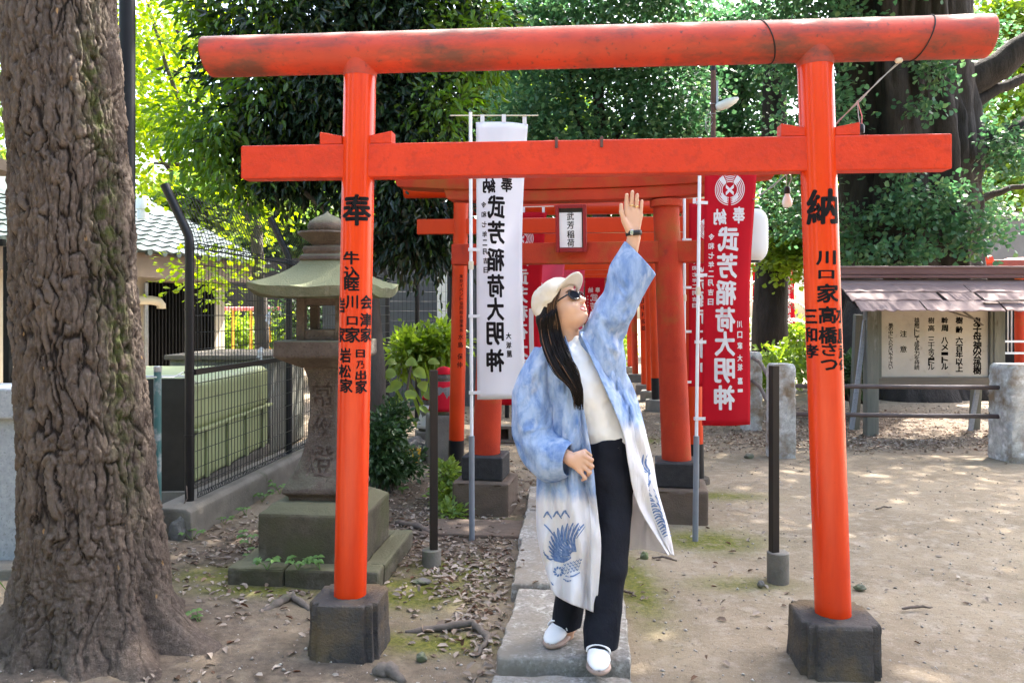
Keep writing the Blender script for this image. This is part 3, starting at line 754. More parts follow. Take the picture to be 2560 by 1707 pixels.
# ------------------------------------------------------------------ banners
def arc_strip(c, r0, r1, a0, a1, n=14, sx=1, sz=1):
    V = []; F = []
    for i in range(n + 1):
        a = a0 + (a1-a0)*i/n
        V += [(c[0] + sx*r0*math.cos(a), c[1] + sz*r0*math.sin(a)), (c[0] + sx*r1*math.cos(a), c[1] + sz*r1*math.sin(a))]
        if i: k = 2*i; F.append((k-2, k-1, k+1, k))
    return V, F
def line_strip(p, q, w):
    dx, dz = q[0]-p[0], q[1]-p[1]; l = math.hypot(dx, dz); nx_, nz_ = -dz/l*w/2, dx/l*w/2
    return [(p[0]+nx_, p[1]+nz_), (p[0]-nx_, p[1]-nz_), (q[0]-nx_, q[1]-nz_), (q[0]+nx_, q[1]+nz_)], [(0, 1, 2, 3)]
def rice_crest(cx, cz, rx, rz_):
    """two ears of rice bent into a ring with crossed sickles"""
    out = []
    for k in range(5):
        r1 = 1 - k*.115; r0 = r1 - .055
        lo = math.radians(-62 + 4*k)
        out.append(arc_strip((cx, cz), r0, r1, lo, math.radians(84), 16, rx, rz_))
        out.append(arc_strip((cx, cz), r0, r1, math.radians(96), math.pi - lo, 16, rx, rz_))
        out.append(arc_strip((cx, cz), r0, r1, math.radians(-112), math.radians(-68), 8, rx, rz_))
    for s in (-1, 1):
        out.append(line_strip((cx - s*.26*rx, cz - .22*rz_), (cx + s*.26*rx, cz + .26*rz_), .045*rx))
        for k in range(4):
            a = math.radians(90 - s*(22 + k*11)); c = (cx + .62*rx*math.cos(a), cz + .68*rz_*math.sin(a))
            out.append(line_strip((c[0]-.05*rx, c[1]-.03*rz_), (c[0]+.05*rx, c[1]+.05*rz_), .07*rx))
        for k in range(3):
            a = math.radians(-90 + s*(30 + k*7)); out.append(line_strip((cx + .5*rx*math.cos(a), cz + .5*rz_*math.sin(a)), (cx + .98*rx*math.cos(a), cz + .98*rz_*math.sin(a)), .04*rx))
    return out
def nobori(label, base, ang, w, h, ztop, matl, ink, cols, group='upright shrine banners', crest=None, wave=.02, seed=0, pipe=.75, bow=.05, simple=False, sag=.0, pole_tilt=0.0, bold=.035, r=.011, extra=None):
    """base (x,y) of the pole; cloth leaves the pole in direction ang; cols items in cloth units (s 0..1 from the pole, t 0..1 from the top)"""
    t = thing('banner', label, 'banner', (base[0], base[1], 0), 0, group)
    B = Vector((base[0], base[1], 0)); d = Vector((math.cos(ang), math.sin(ang), 0)); nrm = Vector((-d.y, d.x, 0))
    if nrm.y > 0: nrm = -nrm                                 # towards the viewer
    lean = lambda z: Vector((pole_tilt*z, 0, 0))
    zt = ztop + .06
    MB().tube([B + Vector((0, 0, -.05)), B + lean(pipe) + Vector((0, 0, pipe))], r*1.65, 14).build('socket_pipe', M['grey_pvc'], t, smooth=True)
    MB().tube([B + lean(pipe-.03) + Vector((0, 0, pipe-.03)), B + lean(zt) + Vector((0, 0, zt))], r, 12).build('pole', M['white_pole'], t, smooth=True)
    if not simple:
        zj = ztop - h*.52
        MB().tube([B + lean(zj) + Vector((0, 0, zj-.02)), B + lean(zj) + Vector((0, 0, zj+.03))], r*1.45, 12).build('pole_joint', M['cream_plastic'], t, smooth=True)
    rnd = random.Random(seed); ph = rnd.uniform(0, 6)
    off = .035
    def pt(s, tt, lift=0.0):
        z = ztop - tt*h - sag*s*(1-tt)
        x = off + s*w*(1 - .10*math.sin(math.pi*tt)*bow/.05 - .05*tt)
        y = wave*(math.sin(s*5 + ph + tt*2.2)*.6 + math.sin(tt*9 + s*3 + ph)*.35) * (.25 + .75*s) + bow*.5*math.sin(math.pi*s)*(.4 + .6*tt)
        return B + lean(z) + d*x + nrm*(y + lift) + Vector((0, 0, z))
    nS, nT = 14, 44
    V = [tuple(pt(i/nS, j/nT)) for j in range(nT+1) for i in range(nS+1)]
    Fq = [(j*(nS+1)+i, j*(nS+1)+i+1, (j+1)*(nS+1)+i+1, (j+1)*(nS+1)+i) for j in range(nT) for i in range(nS)]
    m = MB(); m.add(V, Fq); cl = m.build('cloth', M[matl], t, smooth='all', solid=.0012)
    if cols:
        its = [(ch, s*w, -tt*h, cw*w, chh*h) for ch, s, tt, cw, chh in cols if (ch, bold) in _G]
        its2 = [(ch, s*w, -tt*h, cw*w, chh*h) for ch, s, tt, cw, chh in cols if (ch, bold) not in _G]
        for it, bd in ((its, bold), (its2, .012)):
            if it: lettering('lettering', it, lambda x, z: pt(x/w, -z/h, .0022), M[ink], cl, bd, w/12, mirror=True)
    if crest:
        m = MB()
        for V2, F2 in rice_crest(*crest): m.add([pt(a, b, .0022) for a, b in V2], F2)
        m.build('crest', M[ink], cl)
    if extra:
        for s0, s1, a0, a1 in extra:
            m = MB(); n = 10; Vv = []; Ff = []
            for k in range(n+1):
                tt = a0 + (a1-a0)*k/n; Vv += [pt(s0, tt, .003), pt(s1, tt, .003)]
                if k: Ff.append((2*k-2, 2*k-1, 2*k+1, 2*k))
            m.add(Vv, Ff).build('name_strip', M['white_ink'], cl)
    # loops: along the pole and along the cross bar
    for k in range(4 if not simple else 3):
        tt = [.03, .20, .46, .70, .975][k+1] if not simple else [.1, .5, .95][k]
        a = pt(0, tt); c = B + lean(a.z) + Vector((0, 0, a.z))
        MB().bar(c - d*.012 + nrm*.013, a + d*.02 + nrm*.006, .004, .02).bar(c - d*.014 + nrm*.013, c - d*.014 - nrm*.012, .004, .02).build('loop', M['white_ink'], t)
    zc = ztop + .035; bc = B + lean(zc) + Vector((0, 0, zc))
    MB().tube([bc - d*.13, bc + d*(w + .10) + Vector((0, 0, .02))], .004, 8).build('cross_bar', M['cream_plastic'], t, smooth=True)
    for k in range(3):
        s = [.12, .52, .93][k]; a = pt(s, 0)
        MB().bar(a - Vector((0, 0, .004)), Vector((a.x, a.y, zc + .012)), .026, .003, up=(nrm.x, nrm.y, 0)).build('loop', M['white_ink'], t)
    return t
def cols_from(px, u0, u1, v0, v1):
    return [(c, (u-u0)/(u1-u0), (v-v0)/(v1-v0), w/(u1-u0), h/(v1-v0)) for c, u, v, w, h in px]
wpx = [('奉', 1270, 460, 33, 38), ('納', 1223, 464, 33, 38)] + [(c, u, v, 48, 58) for c, u, v in zip('武芳稲荷大明神', (1243, 1244, 1243, 1243, 1241, 1239, 1238), (517, 580, 648, 713, 771, 832, 899))] \
    + [(c, 1209 + i*.9, v, 13, 15) for i, (c, v) in enumerate(zip('令和七年二月吉日', (512, 536, 560, 585, 606, 628, 651, 674)))] + [('大', 1276, 838, 15, 16), ('坂', 1276, 861, 15, 16), ('屋', 1277, 883, 15, 17)]
nobori('white banner with mirrored black lettering, left of the waving person', (WX(1180, 5.04), 5.04), math.radians(8), .335, 1.755, WZ(305, 5.04), 'banner_white', 'ink',
       cols_from(wpx, 1190, 1318, 305, 996), wave=.035, seed=2, pipe=.66, pole_tilt=-.0035)
rpx = [('奉', 1859, 538, 32, 42), ('納', 1812, 542, 32, 40)] + [(c, 1834 - i*1.0, v, 54, 62) for i, (c, v) in enumerate(zip('武芳稲荷大明神', (598, 664, 731, 798, 858, 925, 992)))] \
    + [(c, 1791, v, 15, 16) for c, v in zip('令和七年二月吉日', (592, 615, 638, 661, 684, 706, 730, 754))] + [(c, 1871, v, 15, 17) for c, v in zip('川口家大坂嘉一', (810, 836, 863, 894, 917, 951, 975))]
nobori('bright red banner with white mirrored lettering and rice crest, right of the rough red torii', (WX(1738, 5.04), 5.04), math.radians(4), .335, 1.76, WZ(368, 5.04), 'banner_red', 'white_ink',
       cols_from(rpx, 1772, 1902, 368, 1062), crest=(.485, .153, .28, .057), wave=.03, seed=5, pipe=.66, bow=.03, pole_tilt=.012)
def std_cols(sz=1.0):
    return [('奉', .66, .25, .25, .06), ('納', .3, .25, .25, .06)] + [(c, .48, .335 + .094*i, .42, .085) for i, c in enumerate('武芳稲荷大明神')] + [(c, .14, .32 + .034*i, .11, .024) for i, c in enumerate('令和七年二月吉日')]
SC_CREST = (.485, .14, .28, .06)
nobori('red banner half hidden behind the rough red torii pillar and the bright red banner', (WX(1711, 6.3), 6.3), math.radians(6), .36, 1.45, WZ(508, 6.3), 'banner_red', 'white_ink', std_cols(), crest=SC_CREST, wave=.02, seed=8, pipe=.5)
nobori('red banner with white lettering showing between the white banner and the white cap', (WX(1236, 7.35), 7.35), math.radians(3), .45, 1.78, WZ(530, 7.35), 'banner_red', 'white_ink', std_cols(), crest=SC_CREST, wave=.015, seed=9, pipe=.5, extra=[(.72, .83, .50, .84)])
nobori('faded pink red banner seen above the white cap', (WX(1330, 10.6), 10.6), math.radians(10), .42, 1.6, WZ(640, 10.6), 'banner_pink', 'white_ink', std_cols(), wave=.02, seed=10, simple=True)
nobori('faded pink banner hanging beside the sunglasses brow', (WX(1400, 12.6), 12.6), math.radians(20), .40, 1.7, WZ(660, 12.6), 'banner_pink', 'white_ink', std_cols(), wave=.02, seed=11, simple=True)
nobori('small red banner just right of the face down the avenue', (WX(1458, 15.3), 15.3), math.radians(3), .40, 1.75, WZ(668, 15.3), 'banner_red', 'white_ink', std_cols(), wave=.015, seed=12, simple=True)
nobori('tiny far red banner on white pole left of the right orange pillar', (WX(1950, 21), 21), math.radians(8), .42, 1.75, WZ(643, 21), 'banner_red', 'white_ink', std_cols(), crest=SC_CREST, wave=.02, seed=13, simple=True, pipe=.4, pole_tilt=-.004)
nobori('far red banner peeping out beside the edge of the bright red banner', (WX(1878, 21), 21), math.radians(5), .38, 1.7, WZ(662, 21), 'banner_red', 'white_ink', std_cols(), wave=.02, seed=14, simple=True, pipe=.4)
nobori('far red banner with white strip just right of the right orange pillar', (WX(2092, 22), 22), math.radians(5), .24, 1.2, WZ(748, 22), 'banner_red', 'white_ink', std_cols(), wave=.02, seed=15, simple=True, pipe=.3)

# ------------------------------------------------------------------ paper lanterns, lamp pole, bulb and wires
def paper_lantern(label, c, r, h, wire_to):
    t = thing('paper_lantern', label, 'lantern', (c[0], c[1], c[2]-h/2), 0, 'white paper lanterns')
    prof = []
    n = 36
    for i in range(n+1):
        f = i/n*2-1; rr = r*(1-abs(f)**5*.45)*(1 + (.012 if i % 2 else -.012)); prof.append((rr, f*h/2))
    MB().lathe(prof, c, 28).build('paper_body', M['paper_lantern'], t, smooth='all')
    MB().lathe([(r*.5, 0), (r*.5, .02)], (c[0], c[1], c[2]+h/2-.004), 20).build('top_ring', M['black_paint'], t)
    MB().lathe([(r*.5, -.02), (r*.5, 0)], (c[0], c[1], c[2]-h/2+.004), 20).build('bottom_ring', M['black_paint'], t)
    MB().tube([(c[0], c[1], c[2]+h/2+.01), wire_to], .003, 6).build('hanger', M['cable_black'], t)
lc = W(1882, 588, 7.2)
paper_lantern('large white paper lantern peeping out right of the bright red banner', lc, .135, .46, (lc.x, lc.y, lc.z+.42))
lc2 = W(2016, 686, 18)
paper_lantern('small far white paper lantern left of the right orange pillar', lc2, .19, .42, (lc2.x, lc2.y, lc2.z+.5))
lb = Vector((WX(1783, 12), 12, 0)); LS = 12/7.3
t = thing('lamp_pole', 'rusty thin pole carrying a white lamp above the tie beam', 'lamp', lb)
zt = WZ(178, 12)
MB().tube([lb, lb + Vector((0, 0, zt))], .038, 14).build('pole', M['rust'], t, smooth=True)
MB().tube([lb + Vector((0, 0, zt)), lb + Vector((0, 0, zt + .07))], .043, 14).build('cap', M['black_paint'], t, smooth=True)
MB().bar(lb + Vector((.056, -.01, zt - .15)), lb + Vector((.056, -.01, zt - .5)), .033).build('bracket', M['galv'], t)
for k, zz in enumerate((zt - .50, zt - .65)):
    MB().tube([lb + Vector((.044*math.cos(a), .044*math.sin(a), zz)) for a in np.linspace(0, 6.28, 14)], .005, 6, cap=False).build('clamp', M['galv'], t, smooth='all')
a = W(1790, 268, 11.95); b = W(1846, 246, 11.85); dd = (b - a)
rings = []
for f, w_, h_ in ((0, .04, .05), (.12, .065, .08), (.5, .09, .09), (.85, .065, .057), (1, .02, .02)):
    c = a + dd*f; n_ = 16; ring = []
    ux = dd.normalized(); uy = Vector((0, 1, 0)); uz = ux.cross(uy)*-1
    for k in range(n_):
        th = 2*math.pi*k/n_; ring.append(c + uy*(w_*math.cos(th)) + uz*(h_*math.sin(th)*(1 if math.sin(th) > 0 else .7)))
    rings.append(ring)
MB().loft(rings).build('lamp_head', M['lamp_white'], t, smooth=True)
for k in range(3):
    c = lb + Vector((-.07, -.03, zt - .74 - .05*k)); MB().tube([c + Vector((.058*math.cos(x)*(1-.1*k), .016*k, .09*math.sin(x))) for x in np.linspace(0, 6.2, 16)], .0036, 5, cap=False).build('wire_coil', M['cable'], t)

# bulb hanging behind the tie beam
bc = W(1968, 500, 3.45)
t = thing('light_bulb', 'frosted white bulb in black socket hanging below the right of the tie beam', 'bulb', bc)
MB().lathe([(.001, -.034), (.016, -.030), (.0215, -.018), (.0215, -.006), (.016, .010), (.0105, .022), (.0105, .03)], bc, 20).build('glass_bulb', M['bulb'], t, smooth='all')
MB().lathe([(.0125, .026), (.0135, .03), (.0135, .05), (.009, .058)], bc, 16).build('socket', M['black_paint'], t, smooth=True)
sk = bc + Vector((0, 0, .055)); top = W(1972, 428, 3.42)
for dx in (-.004, .004):
    MB().tube([sk + Vector((dx, 0, 0)), sk.lerp(top, .5) + Vector((dx*2.5 + .004, 0, 0)), top + Vector((dx*1.5, 0, .03))], .0018, 6).build('flex', M['cable'], t)
sk2 = W(2152, 322, 3.27)
t = thing('lamp_socket', 'empty black lamp socket hanging above the right end of the tie beam', 'socket', sk2)
MB().lathe([(.0125, -.02), (.014, -.015), (.014, .012), (.009, .018)], sk2, 16).build('socket', M['black_paint'], t, smooth=True)
for dx, mm in ((-.003, 'cable'), (.004, 'red_paint')):
    MB().tube([sk2 + Vector((dx, 0, .016)), W(2150, 290, 3.27) + Vector((dx*2, 0, 0)), W(2143, 252, 3.27)], .002, 6).build('flex', M[mm], t)
t = thing('power_cable', 'thin grey cable strung from the top beam down behind the right pillar', 'cable', W(2245, 155, 3.24))
pts = [W(2248, 153, 3.22), W(2196, 205, 3.24), W(2150, 248, 3.28), W(2095, 306, 3.36), W(2030, 390, 3.44), W(1972, 432, 3.46), W(1930, 465, 3.6), W(1905, 486, 3.9), W(1880, 500, 5.2), lc + Vector((0, 0, .42))]
MB().tube(pts, .0026, 6).build('strand', M['cable'], t, smooth='all')
MB().tube([p + Vector((.003, 0, .008 if k % 2 else -.006)) for k, p in enumerate(pts)], .0022, 6).build('strand', M['cable'], t, smooth='all')
MB().lathe([(.012, -.008), (.016, 0), (.012, .008)], W(2247, 152, 3.2), 14).build('insulator', M['cream_plastic'], t, smooth=True)

# ------------------------------------------------------------------ stone lantern
LX, LY = -1.055, 4.55
rzl = math.radians(-5); LC = (LX, LY, 0)
t = thing('stone_lantern', 'tall weathered stone lantern with mossy flared roof behind the left vermilion pillar', 'stone lantern', LC, rzl)
def lz(v): return CAM_H + (HY - v)*4.45/FPX
R2 = Matrix.Rotation(rzl, 3, 'Z')
def loc(x, y, z): return R2 @ Vector((x, y, z)) + Vector(LC)
# kerb of long stones
kw = .40
for nm, c, d in (('kerb_stone', (-.255, -kw+.055, .045), (.30, .13, .115)), ('kerb_stone', (.15, -kw+.057, .044), (.50, .125, .112)), ('kerb_stone', (kw-.05, .065, .045), (.12, .70, .11)), ('kerb_stone', (-kw+.05, .065, .04), (.12, .68, .11)), ('kerb_stone', (.0, kw-.05, .042), (.66, .12, .11))):
    MB().box(loc(*c), d, m=R2).build(nm, M['lantern_moss'], t, bevel=.014) and roughen(t.children[-1], .007, .07)
roughen(MB().square([(.29, .06), (.29, .345), (.285, .355), (.245, .385), (.215, .402)], LC, rzl).build('base_block', M['lantern_moss'], t, bevel=.012), .007, .09)
MB().square([(.165, .398), (.167, .42), (.185, .436), (.192, .442)], LC, rzl).build('neck_course', M['lantern_stone'], t, bevel=.006)
prof = [(.200, lz(1228)), (.195, lz(1216)), (.148, lz(1180)), (.114, lz(1140)), (.090, lz(1090)), (.079, lz(1040)), (.079, lz(990)), (.087, lz(950)), (.101, lz(925)), (.107, lz(917))]
sh = MB().square(prof, LC, rzl, seg=4).build('shaft', M['lantern_stone'], t, smooth=True, bevel=.012)
def shaft_pt(x, z):
    hw = np.interp(z, [p[1] for p in prof], [p[0] for p in prof]); return loc(x, -hw - .003, z)
lettering('carved_lettering', [('常', 0, lz(985), .115, .14), ('夜', 0, lz(1062), .12, .15), ('燈', 0, lz(1150), .15, .17)], shaft_pt, mat('carved_recess', (.13, .098, .08), (.075, .058, .048), 30, .95, layers=[((.19, .16, .135), 22, .52, .62)]), sh, .012, .02)
MB().square([(.115, lz(919)), (.15, lz(911)), (.222, lz(893)), (.230, lz(889)), (.230, lz(853)), (.226, lz(850))], LC, rzl).build('platform', M['lantern_stone'], t, bevel=.008); roughen(t.children[-1], .005, .06, 3)
fz0, fz1 = lz(851), lz(745); hw = .134
for sx in (-1, 1):
    for sy in (-1, 1): MB().box(loc(sx*(hw-.024), sy*(hw-.024), (fz0+fz1)/2), (.048, .048, fz1-fz0), m=R2).build('fire_box_post', M['lantern_stone'], t, bevel=.005)
for s in (-1, 1):
    for zc_, h_ in ((fz0+.03, .06), (fz1-.02, .04)):
        MB().box(loc(0, s*(hw-.026), zc_), (2*hw-.096, .040, h_), m=R2).build('window_rail', M['lantern_stone'], t, bevel=.004)
        MB().box(loc(s*(hw-.026), 0, zc_), (.040, 2*hw-.096, h_), m=R2).build('window_rail', M['lantern_stone'], t, bevel=.004)
# roof: four curved slopes with lifted corners
zr0, zr1 = lz(745), lz(648); hr = .335; nR, nA = 14, 48
def roof_pt(f, a, under=False):
    # f 0 at the top, 1 at the eave; a angle
    ca, sa = math.cos(a), math.sin(a); sq = 1/max(abs(ca), abs(sa)); corner = (sq-1)/.4142
    hwf = .11 + (hr-.11)*f; x, y = ca*sq*hwf, sa*sq*hwf
    z = zr1 - (zr1 - zr0 - .058)*(f**.72) + corner**2*.030*f**3 + .004*math.sin(9*a)*f
    if under: z = zr0 - .004 + corner**2*.050*f**2 + .008*f
    return loc(x, y, z)
rings = [[roof_pt(0, 2*math.pi*k/nA, True) for k in range(nA)]]
rings += [[roof_pt(f, 2*math.pi*k/nA, True) for k in range(nA)] for f in (.3, .6, .85, .985)]
rings += [[roof_pt(f, 2*math.pi*k/nA) for k in range(nA)] for f in (1, .95, .85, .7, .55, .4, .25, .1, 0)]
MB().loft(rings).build('roof', M['roof_moss'], t, smooth=True); roughen(t.children[-1], .006, .05, 2)
z0 = zr1
MB().square([(.125, z0-.005), (.122, z0+.02), (.10, z0+.03), (.112, z0+.05), (.105, z0+.075)], LC, rzl).build('finial_base', M['lantern_stone'], t, bevel=.008)
lot = []
for k in range(8):
    pass
MB().lathe([(.085, z0+.07), (.082, z0+.085), (.10, z0+.10), (.135, z0+.125), (.168, z0+.148), (.165, z0+.158), (.09, z0+.152)], LC, 16).build('lotus_cup', M['lantern_stone'], t, smooth=True)
MB().lathe([(.085, z0+.150), (.108, z0+.17), (.112, z0+.195), (.098, z0+.22), (.065, z0+.243), (.03, z0+.258), (.012, z0+.268), (.003, z0+.28)], LC, 24).build('jewel', M['lantern_stone'], t, smooth='all')

# ------------------------------------------------------------------ wire mesh fence, posts and kerb
FD = Vector((.0888, 1, 0)); F0 = Vector((-2.146, 5.30, 0)); step = 1.79
t = thing('mesh_fence', 'black wire mesh fence with bent post tops beside the stone lantern', 'fence', F0)
zb, zt, zm = .19, 1.90, 1.044
A = [F0 + FD*step*k for k in range(4)]
for k, p in enumerate(A):
    pts = [p + Vector((0, 0, zb-.05)), p + Vector((0, 0, 1.0)), p + Vector((0, 0, zt)), p + Vector((-.006, 0, zt+.05)), p + Vector((-.028, 0, zt+.10)), p + Vector((-.165, 0, zt+.39))]
    po = MB().tube(pts, .030, 16).build('post', M['black_paint'], t, smooth=True)
    for zz in (zt-.03, 1.46, zm, .62): MB().tube([p + Vector((0, 0, zz-.008)), p + Vector((0, 0, zz+.008))], .0335, 16).build('clamp', M['black_paint'], po, smooth=True)
rl = .0026
for k in range(3):
    p, q = A[k], A[k+1]; m = MB(); o_ = Vector((.033, 0, 0)); n_ = 34
    for i in range(n_):
        c = p.lerp(q, (i+.8)/(n_+.6)) + o_
        m.tube([c + Vector((0, 0, zb+.02)), c + Vector((0, 0, zt))], rl, 4, cap=False)
        m.tube([c + Vector((0, 0, zt)), c + Vector((-.03, 0, zt+.10)), c + Vector((-.15, 0, zt+.36))], rl, 4, cap=False)
    for zz in list(np.arange(zb+.10, zt, .113)):
        m.tube([p + o_ + Vector((.004, 0, zz)), q + o_ + Vector((.004, 0, zz))], rl*1.1, 4, cap=False)
    for dx, zz in ((-.055, zt+.15), (-.095, zt+.235), (-.14, zt+.33)):
        m.tube([p + o_ + Vector((dx, 0, zz)), q + o_ + Vector((dx, 0, zz))], rl, 4, cap=False)
    for zz in (zt, zt-.035, zb+.02, zb+.05):
        m.tube([p + o_ + Vector((.02, 0, zz)), q + o_ + Vector((.02, 0, zz))], rl*1.6, 4, cap=False)
    for i in range(60):
        f = i/60
        for zz in (zt-.035, zb+.02):
            c = p.lerp(q, f) + o_; c2 = p.lerp(q, f + 1/120) + o_
            m.tube([c + Vector((.02, 0, zz)), c2 + Vector((.025, 0, zz+.033))], rl, 3, cap=False)
    mo = m.build('wire_mesh', M['mesh_wire'], t); tag(mo, kind='stuff')
    MB().bar(p + o_*1.1 + Vector((0, 0, zm)), q + o_*1.1 + Vector((0, 0, zm)), .02, .04).build('mid_rail', M['black_paint'], t, bevel=.003)
# back run turning to the right
Bp = [A[3], A[3] + Vector((.38, .15, 0)), A[3] + Vector((.85, .25, 0)), A[3] + Vector((1.6, .35, 0))]
t = thing('mesh_fence', 'black wire mesh fence running across the back behind the bibbed statues', 'fence', A[3])
for p in Bp[1:]: MB().tube([p, p + Vector((0, 0, 2.15))], .032, 12).build('post', M['black_paint'], t, smooth=True)
for p, q in zip(Bp[:-1], Bp[1:]):
    m = MB(); L_ = (q-p).length; n_ = int(L_/.055)
    for i in range(n_): c = p.lerp(q, (i+.5)/n_); m.tube([c + Vector((0, 0, .2)), c + Vector((0, 0, 2.1))], rl, 3, cap=False)
    for zz in np.arange(.3, 2.1, .13): m.tube([p + Vector((0, 0, zz)), q + Vector((0, 0, zz))], rl, 3, cap=False)
    mo = m.build('wire_mesh', M['mesh_wire'], t); tag(mo, kind='stuff')
    MB().bar(p + Vector((0, 0, 1.03)), q + Vector((0, 0, 1.03)), .03, .045).build('mid_rail', M['black_paint'], t)
# concrete footing
q0, q1 = F0 + FD*(-.22), F0 + FD*6.2
m = MB(); s_ = Vector((1, -.0888, 0)).normalized()
rings = []
for i in range(15):
    c = q0.lerp(q1, i/14); rings.append([c - s_*.14 + Vector((0, 0, -.05)), c + s_*.13 + Vector((0, 0, -.05)), c + s_*.12 + Vector((0, 0, .165)), c + s_*.09 + Vector((0, 0, .19)), c - s_*.14 + Vector((0, 0, .19))])
tag(roughen(m.loft(rings).build('fence_footing', M['concrete'], None, bevel=.01), .006, .08, 3), 'low concrete footing under the black mesh fence', 'footing')
# papers tied to the fence
def strip_knot(label, u, v, Y, s=1.0, sd=0):
    c = W(u, v, Y); t = thing('paper_knot', label, 'paper strip', c, 0, 'paper fortunes tied to the fence'); rnd = random.Random(sd)
    MB().bar(c + Vector((-.002, 0, .03*s)), c + Vector((.006, -.01, -.07*s)), .022*s, .002, up=(0, 1, 0)).build('paper_tail', M['paper'], t)
    MB().bar(c + Vector((.012*s, -.005, .035*s)), c + Vector((-.02*s, -.012, -.045*s)), .02*s, .002, up=(0, 1, .2)).build('paper_tail', M['paper'], t)
    MB().bar(c + Vector((-.02*s, -.012, .003)), c + Vector((.02*s, -.012, -.004)), .024*s, .014*s, up=(0, 1, 0)).build('paper_fold', M['paper'], t, bevel=.004)
strip_knot('white paper strip knotted on the fence wires above the lantern platform', 672, 790, 6.6, 1.0, 1)
strip_knot('white paper strip knotted low on the fence mid rail beside the lantern', 652, 880, 6.5, 1.1, 2)

# ------------------------------------------------------------------ left: house, tank, slab, poles, granite wall
hA, hB = Vector((-8.2, 8.5, 0)), Vector((-5.45, 15.1, 0))
hd = (hB - hA).normalized(); hn = Vector((hd.y, -hd.x, 0))
t = thing('tiled_house', 'low cream house with green tiled roof and black slatted window beyond the fence', 'house', hA)
def hp(s, o, z): return hA + hd*s + hn*o + Vector((0, 0, z))
Lh = (hB - hA).length
MB().add([hp(0, 0, .36), hp(Lh, 0, .36), hp(Lh, -4, .36), hp(0, -4, .36), hp(0, 0, 2.15), hp(Lh, 0, 2.15), hp(Lh, -4, 2.15), hp(0, -4, 2.15)], [(0,1,5,4),(1,2,6,5),(2,3,7,6),(3,0,4,7)]).build('wall', M['cream_wall'], t)
MB().add([hp(0, .06, 0), hp(Lh+.06, .06, 0), hp(Lh+.06, -4, 0), hp(0, -4, 0), hp(0, .06, .36), hp(Lh+.06, .06, .36), hp(Lh+.06, -4, .36), hp(0, -4, .36)], [(0,1,5,4),(1,2,6,5),(2,3,7,6),(3,0,4,7),(4,5,6,7)]).build('plinth', M['brown_block'], t)
MB().add([hp(-.2, .48, 2.02), hp(Lh+.5, .48, 2.02), hp(Lh+.5, .48, 2.42), hp(-.2, .48, 2.42), hp(-.2, .44, 2.02), hp(Lh+.5, .44, 2.02), hp(Lh+.5, .44, 2.42), hp(-.2, .44, 2.42)], [(0,1,2,3),(5,4,7,6),(0,4,5,1),(3,2,6,7),(0,3,7,4),(1,5,6,2)]).build('fascia', M['fascia'], t)
MB().add([hp(-.2, .44, 2.1), hp(Lh+.5, .44, 2.1), hp(Lh+.5, 0, 2.12), hp(-.2, 0, 2.12)], [(0, 3, 2, 1)]).build('soffit', M['fascia'], t)
win = MB().add([hp(Lh-1.87, .012, .40), hp(Lh-.31, .012, .40), hp(Lh-.31, .012, 1.96), hp(Lh-1.87, .012, 1.96)], [(0, 1, 2, 3)]).build('window_recess', M['slat'], t)
for k in range(21):
    s_0 = Lh - 1.85 + .0755*k
    MB().bar(hp(s_0, .04, .39), hp(s_0, .04, 1.97), .026, .05, up=tuple(hn)).build('slat', M['slat'], win)
# roof: sloped sheet of curved tiles
sl = math.radians(24)
def rp(s, o, lift=0): return hp(s, .60 - o*math.cos(sl), 2.40 + o*math.sin(sl) + lift)
MB().add([rp(-.3, 0), rp(Lh+.6, 0), rp(Lh+.6, 4.5), rp(-.3, 4.5)], [(0, 1, 2, 3)]).build('roof_deck', M['tile'], t)
tw, tl = .30, .27
def tile_mesh():
    m = MB(); V = []; n_ = 6
    for o, lf in ((0, .030), (tl*1.06, .004)):
        for i in range(n_+1):
            f = i/n_; V.append((o, f*tw, lf + .035*math.sin(f*math.pi*1.0)**2*(1 if f < .62 else .6)))
    F_ = [(i, i+1, n_+2+i, n_+1+i) for i in range(n_)]
    b = len(V)
    V += [(0, f*tw/n_, .0) for f in range(n_+1)]; F_ += [(b+i, b+i+1, i+1, i) for i in range(n_)]
    m.add(V, F_); return m
tm = tile_mesh(); tme = None
for r in range(9):
    for c in range(20):
        s0 = Lh + .55 - (c+1)*tw; p0 = rp(s0, r*tl, .012); ex = (rp(s0, r*tl+1, .012) - p0); ey = hd; ez = ex.cross(ey).normalized()
        if ez.z < 0: ez = -ez
        if tme is None:
            tme = bpy.data.meshes.new('roof_tile'); tme.from_pydata(tm.v, [], tm.f); tme.materials.append(M['tile'])
        o = bpy.data.objects.new('roof_tile', tme); link(o, t)
        mw = Matrix(((ex.x, ey.x, ez.x, p0.x), (ex.y, ey.y, ez.y, p0.y), (ex.z, ey.z, ez.z, p0.z), (0, 0, 0, 1)))
        o.matrix_local = WM[t.name].inverted() @ mw
for c in range(20):
    s0 = Lh + .55 - (c+.62)*tw; p0 = rp(s0, -.015, .02)
    MB().tube([p0 + hn*.012, p0 - hn*.05], [.052, .052], 14).build('eave_tile_cap', M['tile'], t, smooth=True)
MB().tube([hp(Lh-1.93, .10, .4), hp(Lh-1.93, .10, 1.75), hp(Lh-1.93, .10, 1.95)], .035, 12).build('downpipe', M['galv'], t, smooth=True)
MB().tube([hp(Lh-2.3, .14, 1.66), hp(Lh-1.85, .14, 1.66), hp(Lh-1.72, .15, 1.64), hp(Lh-1.66, .15, 1.58), hp(Lh-1.66, .15, 1.52)], .075, 14).build('vent_elbow', M['cream_plastic'], t, smooth='all')
